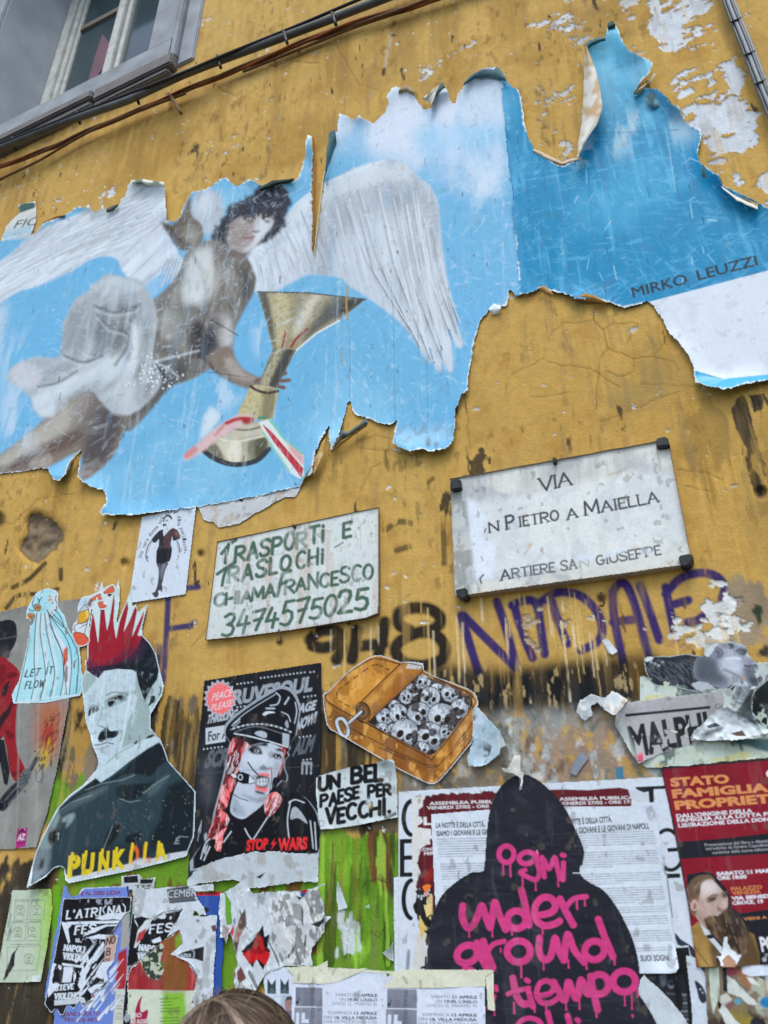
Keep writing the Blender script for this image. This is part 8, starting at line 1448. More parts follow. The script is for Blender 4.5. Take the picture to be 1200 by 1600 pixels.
 s.cut(q((90, 730), (180, 690), (310, 700), (320, 830), (305, 1500), (60, 1500), (110, 900)), 3, 1.0); s.wrinkle(.0006, 10, 8, 596)
 tag(s.build('leaflet', M_PAPER, None, 7.6), 'white leaflet with two dark green bow shapes behind the head', 'paper notice')

def make_flyers():
 # comic strip sheet
 z = Zm(0, 1360, 5); s = Sheet(-14, 1384, 86, 1542, 1.0, (182, 194, 176)); g = ss(40, 80, s.X); s.put(g * (.4 + .6 * ss(.4, .65, fbm(s.U * 10, s.V * 3, 4, 610))), (150, 190, 96)); s.tint(.07, 24, 20, 611)
 L = (112, 124, 112)
 for q in (((120, 232), (225, 228), (215, 385), (112, 395)), ((246, 232), (350, 226), (344, 380), (236, 386)), ((90, 410), (205, 405), (195, 548), (76, 552)), ((222, 405), (325, 405), (318, 550), (210, 550)), ((60, 600), (320, 590), (286, 780), (50, 785))): s.stroke(z(*q, q[0]), .9, L, .8)
 for cx, cy, r in ((160, 310, 34), (290, 310, 36), (140, 480, 36), (252, 480, 34), (225, 690, 40)):
  s.disc(*z((cx, cy))[0], r / 5, L, r / 4.6, a=.8); s.disc(*z((cx, cy))[0], r / 5 - .8, (180, 194, 170), r / 4.6 - .9); s.disc(*z((cx - 8, cy - 4))[0], 1, (50, 58, 54)); s.disc(*z((cx + 10, cy - 6))[0], 1, (50, 58, 54)); s.stroke(z((cx - 10, cy + 16), (cx, cy + 20), (cx + 12, cy + 14)), 1, (70, 80, 74), .9); s.stroke(z((cx - 30, cy + 40), (cx - 10, cy + 30), (cx + 30, cy + 44)), 1, L)
  for k in range(5): s.stroke(z((cx - 30 + 12 * k, cy - 34), (cx - 26 + 12 * k, cy - 16)), .9, L, .7)
 for x0, x1, y in ((120, 225, 243), (250, 350, 240), (90, 195, 402), (225, 325, 400), (80, 310, 580)): fake_lines(s, z((x0, y))[0], z((x1, y - 4))[0], 1, (0, 3), L, 1.2, int(x0))
 s.poly(rough(z((160, 560), (120, 640), (110, 740), (60, 830), (20, 870), (60, 750), (90, 660)), 1, 2, 4), (40, 44, 40)); s.poly(rough(z((250, 830), (320, 810), (320, 870), (260, 880)), 1, 2, 5), (206, 210, 206))
 for k in range(3): s.stroke(z((88 - 4 * k, 230 + 110 * k), (70 - 6 * k, 330 + 110 * k)), 2.6, (120, 128, 120), .7)
 s.cut(z((95, 155), (250, 146), (402, 140), (412, 300), (370, 600), (320, 872), (150, 876), (-50, 878), (0, 660)), 3, .5); s.wrinkle(.0007, 8, 6, 612); s.lift(8, .004, 3, .05)
 tag(s.build('comic_sheet', M_PAPER, None, 3.4), 'pale green sheet of small line drawn comic panels', 'paper notice')
 # blue flyer with red lettering
 z = Zm(60, 1380, 7.275); s = Sheet(60, 1380, 212, 1682, 1.0, (100, 128, 200)); s.tint(.08, 16, 12, 615); RD = (116, 46, 84)
 s.poly(rough(z((440, 140), (500, 50), (1010, 30), (1010, 42), (520, 60), (480, 110)), 1, 2, 3), (206, 210, 218)); s.text('8 N. 2000 LIDIA', z((478, 140))[0], z((935, 128))[0], 7.4, RD, .03); s.text('CANE SCIOLTO', z((270, 1510))[0], z((700, 1500))[0], 7, RD, .03); s.text('TEC-DJ SET', z((280, 1575))[0], z((680, 1570))[0], 6, RD, .03); s.poly(z((540, 1290), (650, 1270), (640, 1350), (560, 1360)), (176, 84, 44)); s.poly(z((550, 1350), (640, 1340), (600, 1440), (550, 1430)), (64, 96, 60)); s.poly(z((760, 330), (1030, 345), (960, 580), (800, 560)), (110, 136, 208)); s.text('NONE', z((780, 385))[0], z((900, 370))[0], 4, RD, .02)
 s.poly(z((905, 800), (1000, 740), (1020, 1200), (870, 1205)), (156, 40, 52)); s.poly(z((880, 1205), (1010, 1205), (980, 1680), (840, 1680)), (196, 196, 186)); s.poly(z((960, 350), (1030, 340), (1030, 720), (930, 760)), (160, 156, 146), .9); fake_lines(s, z((900, 1280))[0], z((975, 1280))[0], 10, (-.4, 4), (120, 124, 120), 1.4, 6, (3, 6))
 rs = random.Random(22)
 for k in range(34): x, y = rs.uniform(420, 860), rs.uniform(900, 1590); L = rs.uniform(60, 260); s.stroke(z((x, y), (x + .62 * L, y - .8 * L)), rs.uniform(2, 6), (208, 212, 224), .95, 1, 0, .6)
 s.stroke(z((1010, 40), (1030, 160)), 2.4, (40, 40, 48))
 s.cut(z((285, 36), (330, 30), (340, 90), (380, 150), (450, 130), (500, 48), (1026, 32), (1050, 160), (1040, 700), (1010, 1100), (960, 2160), (140, 2160), (180, 1500), (60, 1290), (130, 900), (200, 500)), 3, 1.0); s.wrinkle(.0007, 10, 6, 616)
 tag(s.build('concert_flyer', M_PAPER, None, 3.8), 'periwinkle blue flyer with dark red lettering, showing round the black and white flyer', 'flyer')
 def serif(s, t, a, b, h, w, c): s.hand(t, a, b, h, w, c, serif=1.6, thin=w * .6, gap=.42, soft=.9)
 # black and white festival flyer
 s = Sheet(64, 1396, 212, 1606, .95, (22, 22, 28)); WH = (212, 216, 226); s.tint(.2, 30, 20, 618)
 s.poly(z((310, 440), (1040, 420), (1030, 450), (380, 470), (340, 520), (330, 450)), WH); s.poly(z((260, 440), (330, 450), (360, 670), (340, 690)), WH); s.poly(z((420, 630), (720, 610), (700, 690), (420, 670)), (176, 180, 192)); s.put(s.cov(z((400, 600), (740, 600), (740, 800), (560, 800), (400, 690))) * ss(.5, .54, fbm(s.U * 70, s.V * 60, 3, 619)), (26, 26, 32)); s.poly(z((270, 905), (520, 940), (515, 965), (270, 935)), WH); s.poly(z((295, 950), (400, 955), (370, 1125), (265, 1130)), WH); s.put(s.cov(z((150, 900), (300, 950), (260, 1140), (110, 1300), (100, 1100))) * ss(.48, .52, fbm(s.U * 80, s.V * 70, 3, 620)), WH); s.put(s.cov(z((400, 950), (530, 960), (480, 1180), (400, 1130))) * ss(.5, .54, fbm(s.U * 80, s.V * 70, 3, 621)), WH); s.poly(z((180, 1330), (520, 1300), (540, 1360), (180, 1390)), WH, .8)
 s.put(s.cov(z((470, 180), (840, 180), (840, 240), (470, 250))) * ss(.56, .6, fbm(s.U * 70, s.V * 50, 3, 622)), (150, 154, 164))
 serif(s, "L'ATRI(NA)".replace('(', ' ').replace(')', ''), z((318, 405))[0], z((935, 345))[0], 12.5, 2.6, WH); s.stroke(z((765, 255), (735, 300), (750, 345)), 1.6, WH, 1, .9, 4); s.stroke(z((960, 235), (985, 270), (985, 330)), 1.6, WH, 1, .9, 4)
 serif(s, 'FES', z((415, 580))[0], z((640, 555))[0], 12.5, 2.8, WH); serif(s, 'NAPOLI', z((292, 762))[0], z((520, 785))[0], 8.4, 2.2, WH); serif(s, 'VIOLENTA', z((282, 858))[0], z((565, 895))[0], 8.4, 2.2, WH); s.stroke(z((280, 790), (525, 806)), .8, WH); serif(s, 'STEVE', z((188, 1222))[0], z((395, 1198))[0], 7.8, 2.2, WH); serif(s, 'VIOLENCE', z((182, 1316))[0], z((490, 1300))[0], 8, 2.2, WH)
 # rips baring white fibre
 for q in (((640, 400), (800, 340), (1060, 330), (1060, 420), (900, 410), (760, 420)), ((500, 610), (600, 520), (760, 470), (960, 460), (960, 480), (780, 490), (640, 560)), ((520, 620), (700, 580), (860, 590), (780, 640)), ((500, 1230), (540, 1060), (620, 880), (760, 700), (740, 660), (560, 900), (440, 1150)), ((640, 1060), (720, 900), (860, 850), (900, 930), (780, 1110)), ((560, 1200), (700, 1120), (780, 1100), (600, 1260))): s.poly(rough(z(*q), 1.2, 2.2, len(q)), (208, 212, 224))
 rs = random.Random(21)
 for k in range(26): x, y = rs.uniform(420, 820), rs.uniform(840, 1360); L = rs.uniform(60, 230); s.stroke(z((x, y), (x + .62 * L, y - .8 * L)), rs.uniform(2, 5), (210, 214, 226), .95, 1, 0, .6)
 s.poly(z((765, 600), (910, 590), (850, 880), (750, 900)), (186, 160, 148)); K = (40, 28, 36); s.hand('NO', z((772, 700))[0], z((865, 680))[0], 11, 2, K, soft=.9); s.hand('B', z((772, 820))[0], z((812, 815))[0], 11, 2, K, soft=.9); s.hand('N', z((768, 890))[0], z((800, 885))[0], 5, 1.6, (120, 50, 50), soft=.9); serif(s, 'ENTRA', z((580, 1150))[0], z((740, 1135))[0], 7, 1.8, (40, 40, 46)); s.poly(z((700, 1190), (800, 1090), (800, 1170), (720, 1200)), (44, 40, 44))
 b0 = z((278, 168), (1062, 152), (1050, 330), (1000, 345), (940, 420), (900, 480), (840, 560), (910, 590), (880, 760), (870, 880), (780, 1000), (800, 1100), (760, 1190), (600, 1260), (640, 1330), (560, 1350), (500, 1420), (470, 1340), (400, 1440), (340, 1380), (280, 1500), (240, 1500), (210, 1420), (150, 1480), (60, 1380), (110, 1180), (160, 900), (210, 650), (250, 400))
 s.cut(b0, 3, 1.0, 2.4); b = s.blur(s.mask, 1.6); s.put((1 - ss(.68, .82, b)) * s.mask, (210, 214, 224)); s.wrinkle(.0008, 10, 8, 624); s.lift(8, .004, 3, .06)
 tag(s.build('festival_flyer', M_PAPER, None, 5.4), "shredded black and white festival flyer lettered L'ATRI(NA) FES", 'flyer')
 # red and cream poster in front of the head
 z = Zm(190, 1360, 6.667); s = Sheet(192, 1424, 318, 1682, 1.0, (156, 44, 48)); s.put(ss(.5, .65, fbm(s.U * 50, s.V * 10, 4, 626)) * .5, (190, 110, 112)); s.put(ss(.55, .65, fbm(s.U * 12, s.V * 14, 4, 627)) * .5, (120, 30, 36))
 s.poly(z((60, 1240), (1133, 1260), (1133, 2200), (60, 2200)), (196, 204, 186)); s.poly(z((430, 1265), (660, 1270), (680, 1640), (560, 2200), (400, 2200)), (120, 176, 36), .95, 2); m = s.blur(s.cov(z((440, 640), (600, 620), (640, 760), (560, 900), (700, 980), (680, 1260), (420, 1260), (440, 900))), 3); s.put(m * .8, (118, 84, 38)); s.poly(z((560, 700), (620, 650), (640, 740), (560, 820)), (110, 160, 40), .9, 1); s.poly(z((380, 960), (440, 940), (440, 1040), (390, 1020)), (70, 110, 40), .9, 1)
 fs = s.cov(smooth(z((210, 920), (330, 840), (400, 760), (440, 800), (400, 960), (440, 1040), (380, 1140), (280, 1110), (220, 1010)), 3)); s.put(fs, (176, 184, 166)); s.put(fs * ss(.5, .56, fbm(s.U * 110, s.V * 110, 2, 628)), (50, 60, 50))
 s.poly(smooth(z((215, 1310), (195, 1400), (205, 1480), (275, 1450), (250, 1560), (150, 1570), (140, 1480), (170, 1370)), 3), (156, 30, 72)); s.text('VISO', z((70, 1535))[0], z((205, 1528))[0], 7, (214, 206, 206), .03); s.text('TRE ROSE', z((60, 1596))[0], z((275, 1590))[0], 7, (214, 206, 206), .03); s.poly(z((70, 1550), (275, 1545), (280, 1700), (70, 1700)), (156, 30, 72), .85); s.text('TRE ROSE', z((60, 1598))[0], z((275, 1592))[0], 7, (214, 206, 206), .03)
 fake_lines(s, z((400, 1340))[0], z((600, 1330))[0], 9, (0, 5), (60, 90, 30), 1.4, 8, (5,), (1, 2))
 s.cut(z((60, 1180), (90, 1010), (200, 930), (330, 820), (440, 720), (600, 620), (650, 760), (560, 880), (700, 960), (760, 1060), (790, 1110), (770, 1250), (740, 1350), (700, 2200), (60, 2200)), 5, 1.4, 2.4); s.rim(1.8); s.wrinkle(.0008, 12, 8, 629)
 tag(s.build('red_poster', M_PAPER, None, 6.4), 'torn red over cream poster with a green stripe behind the head', 'poster')
 # second festival flyer under white tears
 s = Sheet(190, 1384, 284, 1682, 1.0, (22, 22, 28)); s.tint(.2, 30, 20, 631); s.poly(z((130, 210), (700, 160), (700, 400), (420, 460), (340, 520), (260, 480), (130, 500)), (196, 196, 202)); s.put(s.cov(z((130, 210), (460, 190), (430, 330), (250, 500), (130, 500))) * ss(.5, .58, fbm(s.U * 40, s.V * 30, 4, 632)), (150, 148, 144), .7); s.text('S', z((352, 362))[0], z((405, 358))[0], 8, (30, 30, 34), .05); s.text('TRE', z((272, 492))[0], z((410, 484))[0], 9, (30, 30, 34), .05); s.poly(z((150, 490), (230, 480), (225, 512), (160, 512)), INKB); s.poly(rough(z((130, 800), (170, 620), (250, 520), (330, 490), (280, 600), (200, 720), (150, 810)), 1, 2, 4), (206, 206, 208)); s.poly(rough(z((150, 760), (180, 650), (260, 600), (230, 700)), .8, 2, 5), (168, 60, 66))
 serif(s, 'FES', z((292, 655))[0], z((525, 632))[0], 12.5, 2.6, WH); serif(s, 'NAPOLI', z((182, 830))[0], z((400, 850))[0], 8.4, 2.2, WH); serif(s, 'VIOLENTA', z((168, 920))[0], z((420, 950))[0], 8.4, 2.2, WH); s.stroke(z((180, 850), (340, 866)), .8, WH); s.poly(z((130, 500), (165, 560), (175, 600), (140, 540)), WH); s.poly(z((310, 730), (400, 690), (420, 740), (330, 760)), WH); s.put(s.cov(z((40, 980), (110, 990), (90, 1600), (20, 1600))) * ss(.5, .56, fbm(s.U * 70, s.V * 70, 3, 633)), (150, 156, 160)); s.put(s.cov(z((340, 480), (640, 400), (520, 560), (400, 500))) * ss(.5, .56, fbm(s.U * 40, s.V * 60, 3, 634)), WH)
 s.cut(z((128, 200), (440, 180), (640, 400), (600, 500), (540, 600), (440, 720), (330, 820), (200, 930), (100, 1000), (100, 1800), (-20, 2160), (10, 1500), (60, 900), (100, 500)), 3, .8); b = s.blur(s.mask, 1.4); s.put((1 - ss(.68, .82, b)) * s.mask * (s.X < 240), (206, 210, 218)); s.wrinkle(.0008, 10, 8, 635)
 tag(s.build('festival_flyer', M_PAPER, None, 5.8), 'black festival flyer under white tears, beside the torn red and cream poster', 'flyer')
 # blue sheet with a red heading, then white tears
 s = Sheet(298, 1390, 348, 1682, 1.1, (42, 78, 156)); s.tint(.12, 16, 10, 637); s.poly(z((750, 222), (1040, 218), (1040, 262), (760, 262)), (176, 30, 34)); s.text('E WAR', z((820, 252))[0], z((1000, 245))[0], 4.6, (40, 20, 24), .03); s.disc(*z((885, 410))[0], 4, (30, 28, 36), 4)
 s.cut(z((745, 222), (1045, 216), (1040, 700), (1100, 650), (1050, 1000), (1040, 2160), (900, 2160), (970, 800), (880, 470), (760, 420)), 3, 1.0); s.wrinkle(.0006, 10, 8, 638)
 tag(s.build('blue_sheet', M_PAPER, None, 3.6), 'deep blue torn sheet with a thin red heading', 'flyer')
 s = Sheet(204, 1376, 346, 1682, 1.1, (200, 204, 212)); s.tint(.08, 30, 20, 640); s.put(ss(.58, .64, fbm(s.U * 36, s.V * 26, 5, 641)) * .6, (152, 150, 150)); s.poly(z((470, 200), (690, 160), (780, 320), (500, 345)), (92, 94, 100)); s.text('CEMBR', z((470, 290))[0], z((780, 270))[0], 14, (34, 34, 40), .06); s.text('CEMBR', z((474, 288))[0], z((776, 268))[0], 13, (206, 208, 214), .0); fake_lines(s, z((480, 200))[0], z((690, 172))[0], 1, (0, 3), (60, 62, 68), 2, 3); fake_lines(s, z((510, 335))[0], z((780, 305))[0], 1, (0, 3), (60, 62, 68), 2, 4)
 s.poly(z((500, 870), (860, 760), (850, 950), (760, 920), (620, 905)), INKB); s.poly(z((500, 868), (870, 755), (860, 790), (640, 850), (560, 900)), (210, 214, 222)); s.text('LAZRIS', z((590, 905))[0], z((722, 900))[0], 5.4, WH, .01); s.stroke(smooth(z((720, 820), (755, 850), (750, 920)), 4, False), 2.4, (150, 154, 162)); s.poly(rough(z((935, 580), (985, 560), (995, 630), (950, 640)), 1, 2, 3), (104, 60, 60)); s.disc(*z((775, 740))[0], 2, (120, 122, 126), 3); s.disc(*z((795, 525))[0], 3, (130, 128, 126), 2)
 s.cut(z((110, 200), (440, 175), (960, 140), (964, 215), (760, 225), (800, 300), (850, 370), (890, 470), (820, 480), (760, 420), (750, 470), (960, 460), (1000, 470), (985, 720), (960, 1100), (940, 2160), (700, 2160), (740, 1300), (790, 1100), (700, 960), (500, 870), (640, 760), (600, 620), (450, 720), (640, 400), (420, 440), (330, 520), (120, 460)), 5, 1.4, 2.4); s.rim(2); s.wrinkle(.0012, 14, 10, 642); s.lift(8, .005, 3, .06)
 tag(s.build('torn_paper', M_PAPER, None, 7.2), 'ragged white paper lettered CEMBR with a black wedge, above the head', 'torn paper')
 # shreds over green, red city wedge, scribbled sheet
 q = Zm(390, 1360, 4.615)
 s = Sheet(300, 1378, 520, 1550, 1.1, (198, 200, 206)); s.tint(.08, 30, 24, 644); n = fbm(s.U * 26, s.V * 20, 5, 645); s.put(ss(.6, .66, n) * .25, (160, 158, 156)); n = fbm(s.U * 60 + s.V * 40, s.V * 14, 4, 646); s.put(ss(.6, .64, n) * .8, (226, 228, 230)); s.put(ss(.68, .7, n), (74, 74, 76), .8)
 rs = random.Random(77)
 for k in range(60): x, y = rs.uniform(340, 505), rs.uniform(1390, 1515); a = rs.uniform(-1.4, -.6); L = rs.uniform(6, 30); s.stroke([(x, y), (x + L * math.cos(a), y - L * math.sin(a) * -1)], rs.uniform(.8, 2.6), rs.choice(((226, 228, 232), (214, 214, 216), (120, 118, 118), (176, 172, 168))), .7)
 bg_ = s.cov(q((160, 170), (330, 170), (560, 100), (560, 330), (540, 480), (440, 600), (440, 690), (240, 690), (160, 500))); s.put(bg_ * .3, (200, 192, 182)); s.put(bg_ * ss(.64, .66, fbm(s.U * 60, s.V * 40, 3, 647)), (60, 58, 58), .6)
 for k in range(12): s.stroke(smooth(q((310 + k, 240 + 9 * k), (370, 255 + 10 * k), (385, 300 + 9 * k)), 4, False), 1, (44, 40, 40), .9)
 s.poly(rough(q((440, 390), (540, 340), (540, 370), (500, 410)), 1, 2, 3), (40, 40, 44)); s.stroke(rough(q((405, 470), (395, 540)), .6, 2, 3, False), 2, (40, 40, 44)); s.hand('TNINN', q((275, 640))[0], q((330, 560))[0], 5, 1.2, (50, 48, 50)); s.poly(q((280, 85), (335, 85), (335, 135), (290, 150)), INKB); s.poly(q((370, 140), (420, 135), (385, 200), (366, 180)), (44, 70, 140)); s.poly(q((372, 138), (420, 134), (410, 160), (375, 162)), (186, 30, 36)); s.stroke(q((355, 122), (400, 120)), 2, (176, 30, 36)); s.poly(q((335, 185), (380, 195), (360, 215)), INKB)
 s.poly(rough(q((0, 530), (100, 395), (105, 480), (145, 465), (125, 560), (150, 580), (125, 640), (100, 720), (50, 640), (20, 700), (-60, 580)), 1, 2.2, 3), (22, 20, 24)); s.poly(rough(q((20, 560), (60, 430), (62, 480), (90, 480), (110, 570), (150, 600), (120, 690), (60, 640), (0, 680), (-50, 600)), 1, 2.2, 4), (186, 24, 30)); s.poly(q((-40, 570), (140, 572), (140, 580), (-40, 580)), (90, 14, 20)); s.text('SCALABRIA', q((0, 600))[0], q((110, 600))[0], 4, (60, 10, 16), .02); s.poly(q((60, 500), (75, 500), (80, 570), (55, 570)), (120, 10, 20))
 y = z; s.poly(rough(y((1080, 230), (1140, 330), (1150, 560), (1100, 580), (1080, 480)), 1, 2, 3), (92, 150, 40)); s.poly(rough(y((1190, 420), (1240, 380), (1360, 300), (1420, 420), (1300, 480), (1230, 600)), 1.2, 2, 4), (92, 150, 40), .0); s.poly(rough(y((1200, 1060), (1240, 1000), (1300, 1120), (1220, 1180)), 1.2, 2, 4), (104, 60, 60)); s.poly(rough(y((1050, 560), (1120, 600), (1100, 760), (1050, 700)), 1.2, 2, 4), (110, 80, 80), .7)
 ry = y((1240, 470), (1290, 400), (1300, 560), (1230, 700), (1190, 900), (1180, 1120), (1110, 1150), (1130, 900), (1170, 680)); s.put(s.cov(ry), (150, 130, 122)); s.put(s.cov(ry) * ss(.5, .6, fbm(s.U * 30, s.V * 24, 4, 648)), (140, 44, 56)); s.put(s.cov(ry) * ss(.58, .66, fbm(s.U * 36, s.V * 30, 4, 649)), (84, 70, 66))
 s.poly(y((1130, 640), (1165, 560), (1170, 640), (1140, 740)), (178, 30, 44)); s.poly(y((1165, 520), (1185, 480), (1180, 580)), (44, 70, 140))
 out = np.vstack([y((1020, 240), (1080, 225)), q((-40, 60), (20, 160), (60, 160), (130, 150), (300, 150), (380, 140), (450, 130), (540, 90), (555, 95), (490, 130), (520, 190), (540, 260), (545, 330), (590, 330), (545, 380), (540, 450), (450, 560), (440, 620), (460, 690), (260, 690), (180, 730), (130, 740), (100, 770), (40, 880)), y((1290, 1260), (1180, 1240), (1160, 1080), (1210, 960), (1170, 800), (1130, 640), (1090, 780), (1060, 700), (1030, 720), (1010, 480))])
 s.cut(out, 5, 1.8, 2.4); s.rim(2.2); s.wrinkle(.002, 16, 12, 650, 2); s.lift(9, .008, 3, .06)
 tag(s.build('torn_paper', M_PAPER, None, 6.6), 'shredded white sheets with a red and black city wedge above the leaflet', 'torn paper')
 # bits stuck on the green paint
 for pts, lab, c, ly in ((((630, 50), (660, 130), (710, 270), (640, 290), (625, 200)), 'tall white paper shard on the green paint', (196, 206, 212), 3), (((820, 265), (868, 238), (866, 282)), 'small white paper chip on the green paint', (206, 210, 214), 3), (((955, 590), (1000, 565), (1035, 510), (1040, 660), (985, 630)), 'grey white paper fragment peeling beside the assembly poster', (176, 178, 180), 3)):
  P = q(*pts); s = Sheet(P[:, 0].min() - 3, P[:, 1].min() - 3, P[:, 0].max() + 3, P[:, 1].max() + 3, .9, c); s.tint(.14, 40, 30, 660); s.cut(P, 4, .6); s.rim(1.5); s.curl(P[:, 0].mean(), P[:, 1].min(), 14, .01, 8); tag(s.build('paper_scrap', M_PAPER, None, ly), lab, 'paper scrap')
 # scraps of print under the dark coated portrait
 s = Sheet(188, 1364, 246, 1392, 1.0, (186, 188, 190)); s.poly([(193, 1370), (215, 1368), (216, 1379), (194, 1380)], INKB); s.poly([(219, 1374), (240, 1373), (238, 1380), (219, 1381)], INKB); s.text('TEE', (210, 1388), (238, 1386), 5, (50, 50, 54), .02); s.tint(.1, 40, 40, 661); s.cut([(190, 1368), (218, 1366), (224, 1374), (243, 1370), (241, 1388), (205, 1391), (190, 1388)], 4, 1.2); s.rim(1.6)
 tag(s.build('paper_scrap', M_PAPER, None, 4.4), 'small printed scrap with black boxes under the word PUNKOLA', 'paper scrap')
make_assembly(); make_hooded(); make_stato(); make_news(); make_bottom_right(); make_sabato(); make_flyers()

# ================================================================ cables, pegs, the passer-by, the street
def tube(name, P, r, mat, parent=None, sides=8, n=None, twist=None):
 """a round cable swept along the points P"""
 P = np.asarray(P, float); d = np.concatenate([[0], np.cumsum(np.linalg.norm(np.diff(P, axis=0), axis=1))]); n = n or max(12, int(d[-1] / .03)); t = np.linspace(0, d[-1], n)
 C = np.stack([np.interp(t, d, P[:, k]) for k in range(3)], 1)
 for _ in range(3): C[1:-1] = (C[:-2] + 2 * C[1:-1] + C[2:]) / 4
 T = np.gradient(C, axis=0); T /= np.linalg.norm(T, axis=1)[:, None]
 N = np.cross(T, [0, 1.0, 0]); N /= np.maximum(np.linalg.norm(N, axis=1), 1e-6)[:, None]; B = np.cross(T, N)
 a = np.linspace(0, 2 * np.pi, sides, endpoint=False)
 V = C[:, None] + r * (np.cos(a)[None, :, None] * N[:, None] + np.sin(a)[None, :, None] * B[:, None]); V = V.reshape(-1, 3)
 k = np.arange(n * sides).reshape(n, sides); k2 = np.roll(k, -1, 1)
 F = np.stack([k[:-1], k[1:], k2[1:], k2[:-1]], -1).reshape(-1, 4)
 ob = raw_mesh(name, V, F, mat, None, parent)
 bm = bmesh.new(); bm.from_mesh(ob.data); bmesh.ops.holes_fill(bm, edges=bm.edges[:]); bmesh.ops.recalc_face_normals(bm, faces=bm.faces[:]); bm.to_mesh(ob.data); bm.free()
 return ob
def ext(P, a=4.0, b=4.0):
 P = np.asarray(P, float); u = P[0] - P[1]; v = P[-1] - P[-2]
 return np.vstack([P[:1] + u / np.linalg.norm(u) * a, P, P[-1:] + v / np.linalg.norm(v) * b])
def run(pts, h): A = np.array(pts, float); return at(A[:, 0], A[:, 1], h)

def make_cables():
 GREY = plain_mat('grey_conduit', (104, 104, 104), .5, .2, .4, .2, 12); BLACK = plain_mat('black_cable', (34, 34, 36), .5, 0, .4, .1, 20); RUST = plain_mat('rusty_brown_cable', (150, 82, 34), .7, 0, .3, .3, 9, (70, 44, 28)); BRN = plain_mat('brown_cable', (112, 84, 56), .7, 0, .3, .2, 20)
 r = empty('cable_conduit'); tag(r, 'dark grey conduit pipe running under the window sill and across the ochre wall', 'pipe')
 c = [(-70, 258), (0, 231), (100, 191), (200, 157), (283, 118), (343, 95), (400, 74), (483, 43), (587, 3), (720, -50), (900, -125)]
 tube('pipe', ext(run(c, [.095] * 4 + [.085, .06, .045, .04, .04, .04, .04])), .017, GREY, r, 10)
 for x, y in ((20, 224), (120, 183), (212, 152), (340, 96), (444, 58), (520, 29)): tube('bracket', np.vstack([run([(x - 1, y - 9), (x + 5, y + 10)], [.07, .07])]), .007, BLACK, r, 6, 4)
 tag(tube('black_cable', ext(run([(-70, 250), (0, 225), (120, 177), (240, 132), (300, 108), (345, 88), (400, 66), (470, 38), (540, 8), (620, -26), (760, -84)], [.11] * 4 + [.1, .08, .06, .055, .05, .05, .05])), .007, BLACK), 'thin black cable lying along the top of the grey conduit', 'cable')
 m = [(-70, 285), (0, 261), (83, 230), (140, 204), (213, 174), (283, 144), (350, 117), (400, 97), (467, 68), (550, 37), (633, 14), (760, -30), (900, -80)]
 r = empty('rusty_cable_bundle'); tag(r, 'rusty brown twisted cable bundle below the grey conduit', 'cable')
 base = ext(run(m, .03)); d = np.concatenate([[0], np.cumsum(np.linalg.norm(np.diff(base, axis=0), axis=1))]); t = np.linspace(0, d[-1], 700); C = np.stack([np.interp(t, d, base[:, k]) for k in range(3)], 1)
 for k in range(3):
  w = t * 7 + k * 2.1; q = (.7 + .6 * fbm(t * 3, t * 0 + k, 3, k)); o = np.stack([.003 * np.cos(w), .006 * np.sin(w) * q, .0065 * np.cos(w) * q], 1); tube('strand', C + o, .0062, (RUST, BRN, RUST)[k], r, 7, 700)
 tag(tube('brown_cable', run([(-70, 320), (0, 280), (60, 252), (110, 222), (150, 200), (230, 168), (290, 146)], [.02, .03, .035, .035, .04, .04, .035]), .006, BRN), 'thin brown cable sagging below the rusty bundle near the window', 'cable')
 tag(tube('brown_cable', run([(380, 112), (470, 76), (560, 40), (640, 14), (700, -6), (800, -44)], .02), .006, BRN), 'thin brown cable close under the rusty bundle near the top edge', 'cable')
 tag(tube('iron_peg', np.vstack([run([(264, 146)], [.0]), run([(267, 150)], [.06]), run([(283, 177)], [.10])]), .007, BRN, None, 8, 10), 'short rusty iron peg sticking out below the twisted cables', 'peg')
 r = empty('grey_cable_bundle'); tag(r, 'bundle of grey cables held by black ties beside the peeling upper wall', 'cable')
 b = [(1110, -90), (1135, -8), (1150, 31), (1171, 83), (1188, 128), (1206, 172), (1240, 250)]
 base = ext(run(b, .035), 3, 3)
 for k, (ox, oy) in enumerate(((-.012, 0), (-.004, -.008), (.005, -.008), (.012, 0), (.0, .006))): tube('strand', base + np.array([ox, oy, 0]), .0052, (GREY, plain_mat('pale_grey_cable', (150, 156, 164), .5, 0, .4, .1, 20))[k % 2], r, 7)
 for x, y in ((1150, 31), (1171, 83), (1188, 128)): tube('cable_tie', run([(x - 9, y + 4), (x - 3, y + 1), (x + 4, y - 1), (x + 9, y - 4)], [.03, .056, .056, .03]), .003, BLACK, r, 6, 8)
 # screw hooks left in the plaster
 for x, y, lab in ((437, 985, 'small rusty hook with a loop under the painted board'), (941, 928, 'small hook with a white rag of paint under the marble plate')):
  tag(tube('wall_hook', np.vstack([run([(x - 2, y - 2)], [0]), run([(x - 1, y)], [.02]), run([(x + 1, y + 8), (x + 4, y + 16), (x, y + 21), (x - 4, y + 17)], [.022, .022, .022, .02])]), .0022, plain_mat('hook_iron', (70, 56, 46), .6, .4), None, 6, 18), lab, 'hook')
 k = Zm(500, 1015, 4.8)

